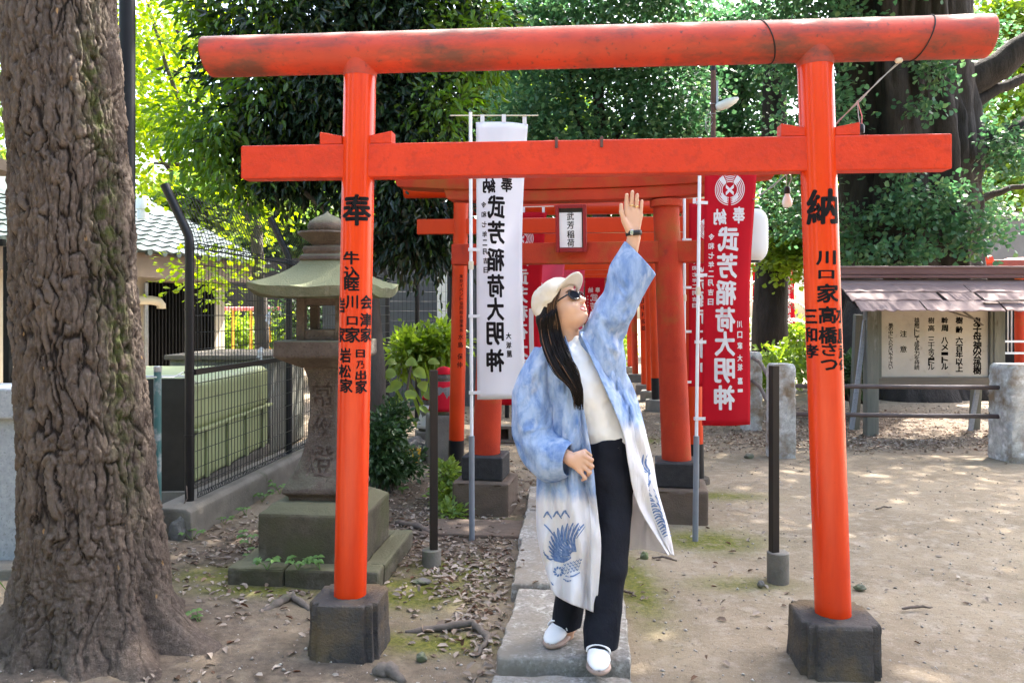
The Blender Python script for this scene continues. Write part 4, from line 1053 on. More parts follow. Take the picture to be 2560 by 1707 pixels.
MB().lathe([(.09, 0), (.09, .16), (.11, .17), (.11, .34), (.09, .38)], tuple(W(357, 548, 13.5)), 14).build('roof_sensor', M['lamp_white'], t, smooth=True)
# white building at the left edge
t = thing('white_building', 'white plastered wall with dark timber post at the left edge', 'building', (-5, 6.8, 0))
MB().box((-6.2, 7.2, 1.35), (3.0, .2, 2.9)).build('wall', M['white_wall'], t)
MB().box((WX(20, 7.06), 7.06, 1.15), (.05, .06, 1.75)).build('timber_post', M['slat'], t)
MB().box((WX(-60, 7.04), 7.04, 2.06), (.5, .05, .06)).build('timber_rail', M['slat'], t)
MB().box((-6.2, 6.9, 2.75), (3.4, .9, .10)).build('eave', M['fascia'], t)
MB().box((-6.2, 7.09, .62), (3.0, .06, .14)).build('sill_board', M['roof_board'], t)
# granite wall post
t = thing('granite_wall', 'speckled grey granite wall post with coping at the left edge behind the near trunk', 'wall', (-2.95, 4.55, 0))
MB().box((-3.05, 4.62, .42), (.62, .30, .86)).build('shaft', M['granite_wall'], t, bevel=.01)
MB().box((-3.05, 4.62, .93), (.70, .38, .17)).build('coping', M['granite_wall'], t, bevel=.012)
MB().box((-3.0, 4.55, .0), (.8, .5, .1)).build('footing', M['concrete'], t, bevel=.01)
# tank
t = thing('water_tank', 'pale green stained panel tank behind the wire mesh fence', 'tank', (-2.95, 7.2, 0))
x0, x1, y0, y1 = -3.6, -2.36, 5.95, 7.75
MB().box(((x0+x1)/2, (y0+y1)/2, .74), (x1-x0, y1-y0, .38)).build('upper_panel', M['tank'], t, bevel=.07, bseg=4)
MB().box(((x0+x1)/2, (y0+y1)/2, .555), (x1-x0+.06, y1-y0+.06, .022)).build('flange', M['tank'], t, bevel=.004)
MB().box(((x0+x1)/2, (y0+y1)/2, .355), (x1-x0-.01, y1-y0-.01, .372)).build('lower_panel', M['tank'], t, bevel=.03)
for k in range(4):
    MB().box((x1 + .008, y0 + .2 + k*.46, .36), (.02, .05, .37)).build('rib', M['tank'], t, bevel=.006)
MB().box(((x0+x1)/2, (y0+y1)/2, .08), (x1-x0, y1-y0, .17)).build('stand', M['concrete'], t)
t = thing('storage_bin', 'dark stained timber bin standing behind the pale green tank', 'bin', (-2.9, 8.5, 0))
MB().box((-2.9, 8.55, .5), (1.0, 1.3, .98)).build('box', M['old_wood'], t, bevel=.02)
MB().box((-2.9, 8.55, 1.0), (1.08, 1.38, .05)).build('lid', M['old_wood_h'], t, bevel=.01)
# leaning dark slab
t = thing('dark_slab', 'upright black board standing left of the pale green tank', 'board', (-2.45, 5.62, 0))
sb_ = MB().box((-2.60, 5.66, .55), (.62, .045, .84), m=Matrix.Rotation(math.radians(6), 3, 'Z') @ Matrix.Rotation(math.radians(-4), 3, 'X')).build('slab', M['dark_board'], t, bevel=.004)
MB().box((-2.60, 5.69, .985), (.62, .04, .012), m=Matrix.Rotation(math.radians(6), 3, 'Z')).build('edge_strip', M['lamp_white'], t)
MB().box((-2.75, 5.72, .08), (.9, .25, .2)).build('stand', M['concrete'], t)
gp = Vector((WX(394, 4.95), 4.95, 0))
t = thing('teal_pole', 'short flaking teal pole with grey cap just right of the near trunk', 'pole', gp)
zt = WZ(915, 4.95)
MB().tube([gp, gp + Vector((0, 0, zt-.035))], .0225, 16).build('pole', M['green_pole'], t, smooth=True)
MB().tube([gp + Vector((0, 0, zt-.036)), gp + Vector((0, 0, zt))], .0238, 16).build('cap', M['galv'], t, smooth=True, bevel=.004)
rp_ = [gp + Vector((-.3, .05, 1.03)), gp + Vector((-.02, -.026, 1.04)), gp + Vector((.0, -.026, 1.04)), gp.lerp(F0, .5) + Vector((0, -.01, 1.025)), F0 + Vector((-.03, -.033, 1.045))]
tag(MB().tube(rp_, .005, 6).build('rope', M['paper'], None, smooth='all'), 'thin white rope tied from the teal pole to the first fence post', 'rope')
tag(MB().tube([F0 + Vector((.0, -.05, .30)), F0 + Vector((.01, -.06, .22)), F0 + Vector((-.03, -.13, .12)), F0 + Vector((.05, -.2, .03)), F0 + Vector((.09, -.26, .01))], .004, 6).build('cord', M['twig'], None, smooth='all'), 'frayed cord hanging from the foot of the first fence post', 'cord')
dp = Vector((WX(318, 4.8), 4.8, 0))
tag(MB().tube([dp, dp + Vector((0, 0, 4.6))], .046, 20).build('dark_pole', M['dark_pole'], None, smooth=True), 'tall dark grey pole standing close behind the near trunk', 'pole')
# play rails far behind the fence
t = thing('play_frame', 'red and yellow play frame rails far behind the fence', 'play frame', W(620, 900, 17))
for v, mm, y_ in ((772, 'red_paint', 17), (896, 'yellow_paint', 15.5), (915, 'red_paint', 16.5)):
    MB().tube([W(562, v, y_), W(700, v, y_)], .045, 10).build('rail', M[mm], t, smooth=True)
for u in (582, 628, 675):
    MB().tube([W(u, 772, 17), W(u, 935, 17)], .03, 8).build('upright', M['yellow_paint'], t, smooth=True)
tag(MB().box((-3.2, 24, 1.5), (12, .3, 3.2)).build('back_wall', mat('dark_timber_wall', (.03, .028, .026), (.05, .045, .04), 3, .8), None), 'dark timber wall far behind the play frame', 'wall')
# grey shed between lantern and banner
t = thing('grey_shed', 'dark grey shed with a white panel behind the back fence', 'shed', W(1050, 900, 12.5))
MB().box((-1.65, 12.8, 1.1), (2.6, .8, 2.2)).build('wall', mat('shed_wall', (.10, .105, .12), (.075, .08, .09), 3, .6), t)
MB().box((WX(1105, 12.38), 12.38, 1.55), (.16, .03, 1.3)).build('panel', M['white_wall'], t)
MB().box((WX(1136, 12.36), 12.36, 1.1), (.12, .05, 2.2)).build('corner_post', M['slat'], t)

# ------------------------------------------------------------------ the two black posts with round feet
def foot_post(label, u, vfoot, vtop, w, rf, hf, matf, du=0):
    Y = GY(vfoot); c = Vector((WX(u, Y), Y, 0)); t = thing('steel_post', label, 'post', c)
    MB().lathe([(rf*.98, -.03), (rf, .01), (rf, hf), (rf*.9, hf+.004)], c, 28).build('round_foot', M[matf], t, smooth=True)
    p = c + Vector((du, 0, 0)); zt = WZ(vtop, Y)
    MB().box(p + Vector((0, 0, (hf-.02+zt)/2)), (w, w, zt-hf+.02), math.radians(14)).build('square_tube', M['old_black'], t, bevel=.003)
foot_post('thin black square post in round concrete foot left of the white banner', 1079, 1411, 925, .043, .055, .085, 'concrete', .012)
foot_post('thin black square post in tall round concrete foot left of the right vermilion pillar', 1945, 1447, 914, .042, .058, .145, 'concrete', -.022)

# ------------------------------------------------------------------ right: enclosure posts and rails
def stone_post(label, u, Y, w, h, sd, z0=0):
    c = Vector((WX(u, Y), Y, z0)); m = MB(); rnd = random.Random(sd); rings = []
    for i_ in range(46):
        f_ = i_/45; z = -.05 + (h+.05)*f_; s = 1.01 - .04*f_ - (.12 if f_ > .985 else .04 if f_ > .965 else 0)
        ring = []
        for k in range(56):
            a = 2*math.pi*k/56; q = 1/max(abs(math.cos(a)), abs(math.sin(a))); q = min(q, 1.34)
            pp = Vector((math.cos(a)*q*.5*w, math.sin(a)*q*.5*w, z))
            rr = w/2*s*q*(1 + mnoise.noise(pp*22 + Vector((sd, 0, 0)))*.07 + mnoise.noise(pp*60)*.04); ring.append(c + Vector((rr*math.cos(a), rr*math.sin(a), z)))
        rings.append(ring)
    return tag(m.loft(rings).build('stone_post', M['granite'], None, smooth=True), label, 'stone post', 'granite posts of the tree enclosure')
stone_post('rough granite post standing behind the thin black post', 1952, 8.05, .235, .93, 1)
stone_post('broad rough granite post cut by the right edge', 2548, 7.85, .40, .94, 2)
stone_post('granite post half hidden behind the bright red banner', 1878, 9.9, .22, .96, 3)
stone_post('small dark granite post far behind the red banner', 1917, 20.5, .19, .94, 4)
def rail(label, pts, r=.0225):
    return tag(MB().tube(pts, r, 12).build('iron_rail', M['rail'], None, smooth='all'), label, 'rail', 'rails between the granite posts')
for z, nm in ((.705, 'upper'), (.42, 'lower')):
    rail(f'{nm} brown iron rail in front of the roofed signboard', [(WX(1952, 8.05), 8.05, z), (WX(2548, 7.85), 7.85, z)])
    rail(f'{nm} bent iron rail running back behind the thin black post', [(WX(1945, 8.05), 8.05, z + .05), (WX(1925, 8.3), 8.3, z + .05), (WX(1900, 9.2), 9.2, z + .17), (WX(1880, 9.9), 9.9, z + .19)])
    rail(f'{nm} dark rail of the far enclosure left of the right orange pillar', [(WX(1820, 20.5), 20.5, z + .03), (WX(2200, 20.5), 20.5, z + .03)])

# ------------------------------------------------------------------ roofed signboard
SY = 9.45
t = thing('roofed_signboard', 'old wooden signboard with broken plank roof and black brush lettering', 'signboard', (WX(2335, SY), SY, 0))
def s_at(u, v, o=0): return W(u, v, SY) + Vector((0, o, 0))
for u, w_ in ((2177, .14), (2492, .13)):
    x = WX(u, SY); MB().box((x, SY, .78), (w_, .12, 1.62)).build('post', M['old_wood'], t, bevel=.006)
    MB().box((x + .01, SY + .42, .7), (.10, .09, 1.45), m=Matrix.Rotation(math.radians(5), 3, 'X')).build('rear_post', M['old_wood'], t, bevel=.005)
MB().bar(s_at(2163, 800, -.0), Vector((WX(2138, SY), SY + .1, .05)), .05, .03).build('brace', M['granite_wall'], t)
MB().bar(Vector((WX(2468, SY), SY + .12, .78)), Vector((WX(2450, SY), SY + .2, .02)), .05, .03).build('brace', M['granite_wall'], t)
f = MB().box((WX(2335, SY), SY + .02, WZ(860, SY)), ((2475-2195)/FPX*SY, .03, (946-776)/FPX*SY)).build('sign_panel', M['sign_face'], t, bevel=.003)
for v, h_ in ((768, .075), (955, .12)): MB().box((WX(2335, SY), SY - .01, WZ(v, SY)), ((2478-2192)/FPX*SY, .06, h_)).build('frame_rail', M['old_wood_h'], t, bevel=.005)
for u in (2195, 2476): MB().box((WX(u, SY), SY - .012, WZ(860, SY)), (.05, .064, .82)).build('frame_side', M['old_wood'], t, bevel=.005)
its = []
def col(s, x, ys_, sz):
    for c, y in zip(s, ys_): its.append((c, 1960 + x/2.613, -(600 + y/2.613), sz/2.613, sz*.95/2.613))
col('鬼子母神の公孫樹', 1262, (530, 582, 632, 684, 722, 752, 802, 850), 56)
col('樹齢六百年以上', 1145, (525, 585, 655, 705, 748, 795, 838), 48)
col('幹周八メートル', 1050, (525, 575, 655, 700, 742, 783, 825), 45)
col('樹高三十余メートル', 962, (525, 575, 652, 690, 725, 758, 778, 800, 828), 42)
col('雄樹にして成長力を持続', 868, [522 + 31*k for k in range(11)], 34)
col('注意', 780, (612, 712), 44)
col('柵の中に入らないで下さい', 697, [555 + 25*k for k in range(12)], 28)
for wt_, part_ in ((.035, its[:22]), (.012, its[22:])): lettering('sign_lettering', part_, lambda x, z: W(x, -z, SY - .0025 + .006), M['ink'], f, wt_)
# roof: overlapping boards falling towards the viewer, then the ridge
def board_row(v0, v1, yo0, yo1, segs, nm='roof_plank', matl='roof_board', sd=0):
    rnd = random.Random(sd)
    for a, b in segs:
        m = MB(); n_ = 16; V = []; F_ = []
        for i in range(n_+1):
            u = a + (b-a)*i/n_
            j0, j1 = rnd.uniform(-.8, .8), rnd.uniform(-2.2, 2.2)
            for (v, yo, dz) in ((v0 + j0*.3, yo0, 0), (v1 + j1, yo1, 0), (v1 + j1, yo1, -.012), (v0 + j0*.3, yo0, -.012)):
                p = W(u, v, SY); V.append((p.x, SY + yo, p.z + dz))
            if i:
                k = 4*i
                for q in range(4): F_.append((k-4+q, k-4+(q+1) % 4, k+(q+1) % 4, k+q))
        F_ += [(3, 2, 1, 0), (4*n_, 4*n_+1, 4*n_+2, 4*n_+3)]
        m.add(V, F_).build(nm, M[matl], t)
board_row(752, 776, -.42, -.60, [(2098, 2250), (2253, 2436), (2440, 2640)], sd=1)
board_row(731, 751, -.24, -.43, [(2092, 2310), (2318, 2400), (2408, 2640)], sd=2)
board_row(711, 730, -.08, -.26, [(2090, 2395), (2398, 2640)], sd=3)
board_row(699, 712, .0, -.10, [(2090, 2640)], sd=4)
for v, o_, d_, h_ in ((676, .02, .16, .10), (692, -.02, .10, .035)):
    MB().box((WX(2365, SY), SY + o_, WZ(v, SY)), ((2640-2090)/FPX*SY, d_, h_)).build('ridge_beam', M['roof_ridge'], t, bevel=.006)
MB().box((WX(2365, SY), SY + .02, WZ(668.5, SY)), ((2640-2090)/FPX*SY, .20, .014)).build('ridge_cap', M['roof_board'], t)
MB().box((WX(2365, SY), SY - .22, WZ(745, SY)), ((2630-2095)/FPX*SY, .55, .02), m=Matrix.Rotation(math.radians(24), 3, 'X')).build('roof_lining', M['slat'], t)
for a, b in (((2278, 762), (2410, 797)), ((2340, 768), (2432, 812)), ((2285, 765), (2380, 788))):
    MB().bar(s_at(*a, -.45), s_at(*b, -.20), .03, .008).build('split_plank', M['old_wood_h'], t)
MB().bar(W(2460, 757, SY-.5), W(2640, 742, SY-.46), .05, .008).build('split_plank', M['old_wood_h'], t)

# red hall fragment at the far right
HYr = 16.0
t = thing('red_hall', 'low red roofed hall partly seen past the right end of the signboard', 'building', W(2520, 900, HYr))
MB().box((WX(2600, HYr), HYr + .6, WZ(660, HYr)), (3.2, 1.4, .16)).build('roof', M['brown_red'], t, bevel=.02)
MB().add([W(2445, 672, HYr), W(2700, 672, HYr), W(2700, 638, HYr+1.5), W(2520, 645, HYr+1.5)], [(0, 1, 2, 3)]).build('roof_slope', M['brown_red'], t)
for k in range(3): MB().tube([W(2436 + k*14, 655 - k*2, HYr - .2), W(2450 + k*14, 652 - k*2, HYr - .2)], .085, 14).build('ridge_tile', M['orange_pipe'], t, smooth=True)
for u in (2552, 2640): MB().tube([(WX(u, HYr), HYr, 0), (WX(u, HYr), HYr, 2.3)], .11, 16).build('column', M['red_concrete'], t, smooth=True)
for v in (853, 882): MB().box((WX(2560, HYr-.1), HYr - .1, WZ(v, HYr)), (1.2, .06, .04)).build('rail', M['lamp_white'], t)
for k in range(4): MB().box((WX(2520 + k*9, HYr+.3), HYr + .3, 1.25), (.02, .02, 1.2)).build('lattice_bar', M['lamp_white'], t)
MB().box((WX(2600, HYr+.6), HYr + .8, 1.1), (2.2, .1, 2.2)).build('wall', M['slat'], t)
tag(MB().box((WX(2640, 24), 24, 2.2), (6, .3, 4.6)).build('grey_building_wall', mat('grey_plain_wall', (.16, .155, .15), (.12, .12, .115), 2, .8), None), 'plain grey building wall far behind the right trunk', 'building')

# ------------------------------------------------------------------ stepping stones
def slab(label, pts, z1, th, sd):
    rnd = random.Random(sd); poly = []
    for i in range(len(pts)):
        a, b = Vector(pts[i]), Vector(pts[(i+1) % len(pts)]); n_ = max(2, int((b-a).length/.05))
        for k in range(n_):
            p = a.lerp(b, k/n_); poly.append(p + Vector((rnd.uniform(-.007, .007), rnd.uniform(-.007, .007))))
    c = sum(poly, Vector((0, 0)))/len(poly)
    m = MB(); rings = []
    for z, s in ((z1-th, 1.0), (z1-.016, 1.0), (z1-.005, .992), (z1, .975)):
        rings.append([Vector((*(c + (p-c)*s), z + (rnd.uniform(-.003, .003) if s == 1 and z > z1-.02 else 0))) for p in poly])
    rings.append([Vector((*(c + (p-c)*.5), z1 + rnd.uniform(-.002, .003))) for p in poly])
    return tag(roughen(m.loft(rings).build('path_slab', M['path_stone'], None, smooth=True), .006, .05, 2), label, 'paving slab', 'stone slabs of the path')
slab('pale stone path slab cut by the bottom edge', [(-.09, 2.55), (.46, 2.55), (.45, 3.055), (-.075, 3.07)], .04, .09, 1)
slab('pale stone path slab under the shoes of the waving person', [(-.062, 3.145), (.47, 3.13), (.545, 3.93), (.03, 3.95)], .072, .12, 2)
slab('pale stone path slab just behind the shoes', [(.0, 3.98), (.55, 3.97), (.60, 4.78), (.055, 4.80)], .085, .12, 3)
slab('pale stone path slab beneath the rough red torii, behind the coat', [(.04, 4.84), (.62, 4.83), (.66, 5.5), (.10, 5.5)], .075, .12, 4)
slab('farthest pale stone path slab inside the rough red torii', [(.1, 5.55), (.66, 5.55), (.70, 6.3), (.14, 6.3)], .07, .12, 5)
slab_flat = slab('flat sunlit stone before the left foot of the rough red torii', [(-.60, 5.12), (.10, 5.05), (.12, 5.45), (-.55, 5.5)], .022, .06, 6); slab_flat.data.materials[0] = M['brown_block']

# ------------------------------------------------------------------ rocks, roots, twigs
def rock(label, u, v, w, h, sd, matl='rock', dep=None, name='rock', cat='rock'):
    Y = GY(v); c = Vector((WX(u, Y), Y, 0)); bm = bmesh.new(); bmesh.ops.create_icosphere(bm, subdivisions=4, radius=1)
    off = Vector((sd*3.1, sd*1.7, sd))
    for p in bm.verts:
        n_ = mnoise.noise(p.co*1.3 + off)*.28 + mnoise.noise(p.co*3.5 + off)*.10 + mnoise.noise(p.co*9 + off)*.03
        p.co = Vector((p.co.x*w/2, p.co.y*(dep or w*.8)/2, p.co.z*h*.75 + h*.2))*(1 + n_) + c
    me = bpy.data.meshes.new(name); bm.to_mesh(me); bm.free()
    return tag(finish(me, name, M[matl], smooth='all'), label, cat)
rock('smooth grey boulder behind the base of the left vermilion pillar', 955, 1205, .32, .24, 1)
rock('mossy garden rock under the broad leaved plant', 1050, 1145, .36, .2, 2)
rock('second garden rock beside the small bibbed statue', 1085, 1118, .3, .22, 3)
rock('rounded stone at the end of the fence footing', 447, 1345, .12, .14, 4)
rock('brown lump of stone right of the coat hem', 1610, 1395, .052, .04, 5)
rock('small dark stone by the tall round post foot', 1902, 1462, .035, .025, 6)
rock('small pale stone lying on the open earth at right', 2150, 1470, .06, .022, 7)
rock('flat stone lying in the moss near the left black post', 1055, 1455, .09, .02, 8)
rock('pale pebble near the left base block', 1054, 1647, .045, .03, 9)
rock('dark stone on the open earth behind the thin black post', 1872, 1143, .09, .04, 10)
def root(label, pts, r, name='tree_root', matl='root', cat='root', group=None):
    V = []
    for u, v, dz in pts:
        Y = GY(v); V.append(Vector((WX(u, Y), Y, dz)))
    V2 = []
    for i in range(len(V)-1):
        for k in range(5): V2.append(V[i].lerp(V[i+1], k/5) + Vector((random.uniform(-.006, .006), random.uniform(-.006, .006), random.uniform(-.003, .003))))
    V2.append(V[-1]); n_ = len(V2)
    rs = [r*(.45 + .55*math.sin(math.pi*min(1, .15 + i/n_*.9)))*random.uniform(.8, 1.2) for i in range(n_)]
    return tag(MB().tube(V2, rs, 10).build(name, M[matl], None, smooth='all'), label, cat, group)
root('thin root arching out of the earth left of the left base block', [(640, 1535, -.01), (690, 1518, .012), (730, 1500, .03), (775, 1525, .0)], .022)
root('forked root in the moss right of the left base block', [(1015, 1575, -.015), (1100, 1572, .008), (1180, 1568, .02), (1225, 1600, .012), (1190, 1635, -.01)], .020)
root('pale root at the bottom edge right of the left base block', [(940, 1678, .0), (975, 1685, .022), (1010, 1700, -.01)], .03)
root('brown fallen branch beside the lantern kerb', [(990, 1312, .015), (1040, 1322, .025), (1080, 1340, .015)], .022, 'branch', 'twig', 'branch')
for i, (a, b, lb_) in enumerate((((505, 1500), (548, 1486), 'short broken twig right of the near trunk'), ((1690, 1404), (1630, 1395), 'thin twig beside the brown stone lump'), ((1560, 1482), (1590, 1492), 'thin twig at the right edge of the path slab'), ((2255, 1525), (2330, 1520), 'curled dry brown leaf stalk on the right earth'), ((2190, 1275), (2230, 1270), 'small dry twig on the earth behind the right pillar'))):
    root(lb_, [(a[0], a[1], .008), ((a[0]+b[0])/2, (a[1]+b[1])/2 - 2, .014), (b[0], b[1], .006)], .007, 'twig', 'twig', 'twig', 'twigs on the ground')
# ------------------------------------------------------------------ the near tree
def near_trunk():
    zs = np.concatenate([np.linspace(-.06, .6, 150), np.linspace(.6, 3.0, 330)[1:], np.linspace(3.0, 7.0, 40)[1:]]); nA = 380
    an = np.linspace(0, 2*np.pi, nA, endpoint=False)
    Z, A_ = np.meshgrid(zs, an, indexing='ij')
    cxz = np.interp(Z, [0, .364, 1.057, 2.79, 7], [-1.80, -1.803, -1.859, -1.955, -2.1]); cyz = 3.45 + 0*Z
    R = np.interp(Z, [0, .2, .364, .75, 1.057, 2.79, 7], [.325, .300, .288, .268, .256, .224, .18])
    # buttress roots
    for a0, wd, amp, h0 in ((-.15, .30, .30, .12), (-.75, .22, .28, .09), (-1.25, .25, .13, .13), (-2.0, .28, .10, .12), (-2.75, .30, .22, .15), (1.3, .4, .25, .15), (2.3, .4, .25, .15)):
        da = (A_ - a0 + np.pi) % (2*np.pi) - np.pi
        R = R + amp * np.exp(-(da/wd)**2) * np.exp(-np.clip(Z, 0, 9)/h0)
    for a0, wd, amp in ((-.45, .10, -.045), (-1.75, .12, -.02), (-2.4, .14, -.03)):           # folds between the buttresses
        da = (A_ - a0 + np.pi) % (2*np.pi) - np.pi
        R = R + amp * np.exp(-(da/wd)**2) * np.exp(-np.clip(Z-.1, 0, 9)/.35)
    Q = np.stack([np.cos(A_)*.3, np.sin(A_)*.3, Z], -1).reshape(-1, 3)
    wv = np.stack([fbm(Q, 7, 3, 1), fbm(Q, 7, 3, 2), fbm(Q, 5, 3, 3)], 1)
    Qs = Q.copy(); Qs[:, 2] *= .26; Qs = Qs + wv*np.array([.03, .03, .02])
    def plates(nc, sz, seed, wx, wz):
        # long bark plates: cells in (round, up) space, periodic round the trunk; returns crack closeness and a random value per plate
        X = (A_.ravel()/(2*np.pi))*nc + wv[:, 0]*wx + fbm(Q, 30, 2, seed+5)*.25; Zc = Z.ravel()/sz + wv[:, 2]*wz + .5*np.floor(X % 2)
        ix, iz = np.floor(X).astype(np.int64), np.floor(Zc).astype(np.int64); f1 = np.full(len(X), 9.); f2 = np.full(len(X), 9.); idr = np.zeros(len(X))
        for dx_ in (-1, 0, 1):
            for dz_ in (-1, 0, 1):
                cx_, cz_ = ix + dx_, iz + dz_; cm = cx_ % nc; z0_ = np.zeros_like(cm)
                jx = cx_ + .1 + .8*_hash(cm, cz_, z0_, seed); jz = cz_ + .05 + .9*_hash(cm, cz_, z0_ + 1, seed)
                dd_ = np.hypot(X - jx, Zc - jz); hid = _hash(cm, cz_, z0_ + 2, seed); m1 = dd_ < f1
                f2 = np.where(m1, f1, np.minimum(f2, dd_)); idr = np.where(m1, hid, idr); f1 = np.where(m1, dd_, f1)
        return f2 - f1, idr
    e1, p1_ = plates(30, .26, 3, 1.0, .8); e2, p2_ = plates(58, .12, 9, 1.1, .9)
    r1 = np.clip(1 - e1/.16, 0, 1); r2 = np.clip(1 - e2/.20, 0, 1)
    low = np.clip((Z.ravel() - .05)/.5, .6, 1)
    fis = np.clip(r1*np.clip(.8 + fbm(Q, 6, 2, 31), .3, 1) + r2*.45, 0, 1) * low
    disp = -.017*fis**.7 + (p1_-.5)*.010*low + (p2_-.5)*.005*low + fbm(Q, 26, 4, 8)*.008 + fbm(Q*np.array([1, 1, .4]), 8, 3, 9)*.014 + fbm(Q, 70, 3, 4)*.006
    Rr = R.ravel() + disp
    V = np.stack([cxz.ravel() + Rr*np.cos(A_.ravel()), cyz.ravel() + Rr*np.sin(A_.ravel()), Z.ravel()], 1)
    idx = np.arange(len(V)).reshape(len(zs), nA); j = np.roll(idx, -1, 1)
    F = np.stack([idx[:-1], j[:-1], j[1:], idx[1:]], -1).reshape(-1, 4)
    me = mesh_np('trunk', V, F)
    da = (A_.ravel() + math.radians(26) + .10*(Z.ravel()-1.4) + np.pi) % (2*np.pi) - np.pi
    ms = .85*np.exp(-(da/.30)**2) * np.clip((Z.ravel()-.45)/.4, 0, 1) * np.clip(fbm(Q, 4, 3, 12)*1.6 + .75, 0, 1)
    for nm, arr in (('fissure', fis), ('moss', ms), ('plate', np.clip(p1_*.6 + p2_*.5, 0, 1))):
        at = me.attributes.new(nm, 'FLOAT', 'POINT'); at.data.foreach_set('value', arr.astype(np.float32))
    return me
t = thing('large_tree', 'thick fissured tree trunk with green moss filling the left edge', 'tree', (-1.8, 3.45, 0))
finish(near_trunk(), 'trunk', M['bark'], t, smooth='all')
rnd = random.Random(4)
for q in ((-4.5, 4.5, 8.5), (.5, 5.2, 8.8), (-2.2, 1.4, 8.6), (-2.8, 6.5, 9)):
    pts, rs = wob((-2.08, 3.45, 6.6), q, 6, .15, rnd, .14, .03); MB().tube(pts, rs, 8).build('limb', M['trunk_grey'], t, smooth='all')
crown('crown', [((-2.2, 4.2, 8.6), (2.6, 2.4, 1.1)), ((-.6, 5.2, 9.0), (1.6, 1.6, .8)), ((-4, 3.6, 8.4), (2.0, 2, .9))], 900, 14, (.22, .22, .14), .10, .06, M['leaf_back'], t, 21, .2)

# ------------------------------------------------------------------ dark evergreen
eY = 7.7; eb = Vector((WX(938, eY), eY, 0))
def ec(u, v, dy=0): p = W(u, v, eY); return (p.x, eY + dy, p.z)
px = eY/FPX
t = limb_tree('evergreen_tree', 'dense dark leaved evergreen tree behind the left pillar', eb, [eb, eb + Vector((.02, 0, .8)), eb + Vector((-.05, .05, 1.6)), eb + Vector((-.2, .05, 2.6)), eb + Vector((-.3, .1, 4.6))], [.095, .085, .08, .07, .04], [wob(eb + Vector((-.1, 0, 1.9)), ec(640, 330), 5, .05, rnd, .045, .015), wob(eb + Vector((-.12, 0, 2.1)), ec(1120, 420), 5, .05, rnd, .045, .015), wob(eb + Vector((-.2, 0, 2.6)), ec(1080, 60), 5, .06, rnd, .05, .015), wob(eb + Vector((-.2, 0, 2.6)), ec(700, 60), 5, .06, rnd, .05, .015)], M['trunk_grey'])
EV = [(ec(830, 160), (300*px, .9, 240*px)), (ec(1010, 400, .1), (190*px, .75, 250*px)), (ec(700, 330, .1), (140*px, .6, 130*px)), (ec(1010, 30, .2), (240*px, .9, 150*px)), (ec(1060, 590, .2), (110*px, .5, 90*px)), (ec(760, 420, .2), (150*px, .5, 60*px)), (ec(900, -200), (420*px, 1.1, 160*px))]
crown('crown', EV, 2700, 15, (.15, .15, .12), .098, .034, M['leaf_ever'], t, 31, .55, 'lance', upness=.5, hollow=.15)
crown('fresh_foliage', [(ec(560, 340, -.2), (120*px, .5, 90*px)), (ec(560, 60, -.2), (70*px, .4, 90*px)), (ec(700, 250, -.6), (60*px, .2, 80*px)), (ec(1180, 130, -.3), (90*px, .4, 130*px)), (ec(1120, 330, -.5), (60*px, .3, 110*px)), (ec(600, 470, -.2), (70*px, .3, 60*px)), (ec(700, 60, -.7), (60*px, .2, 50*px))], 330, 10, (.11, .11, .09), .10, .036, M['leaf_ever_light'], t, 32, .45, 'lance', upness=.6)

# ------------------------------------------------------------------ sunlit maple at the left
mY = 10.0; mb = Vector((WX(655, mY), mY, 0)); px = mY/FPX
def mc(u, v, dy=0): p = W(u, v, mY); return (p.x, mY + dy, p.z)
t = limb_tree('maple_tree', 'sunlit yellow green maple tree between the near trunk and the evergreen', mb, [mb, mb + Vector((.0, 0, 1.2)), mc(640, 560), mc(612, 520), mc(590, 490), mc(540, 440), mc(480, 414), mc(385, 408)], [.10, .09, .075, .07, .06, .05, .035, .015],
    [(list(map(Vector, (mc(540, 440), mc(480, 330), mc(420, 180), mc(370, 10)))), [.045, .035, .025, .015]), (list(map(Vector, (mc(480, 330), mc(430, 300), mc(370, 260)))), [.025, .02, .01]), (list(map(Vector, (mc(612, 520), mc(590, 300), mc(520, 100), mc(470, -80)))), [.05, .04, .03, .02])], M['trunk_grey'])
crown('crown', [(mc(420, 120), (170*px, 1.2, 110*px)), (mc(400, 330), (150*px, 1.1, 70*px)), (mc(520, 290), (110*px, 1.0, 110*px)), (mc(370, 450), (110*px, .8, 50*px)), (mc(480, -30), (180*px, 1.4, 70*px)), (mc(620, 560), (70*px, .6, 120*px)), (mc(560, 690, -.5), (70*px, .5, 70*px)), (mc(300, 200), (120*px, 1, 240*px))], 470, 13, (.17, .17, .06), .075, .06, M['leaf_maple'], t, 41, .15, 'fan', upness=1.0, hollow=.1)

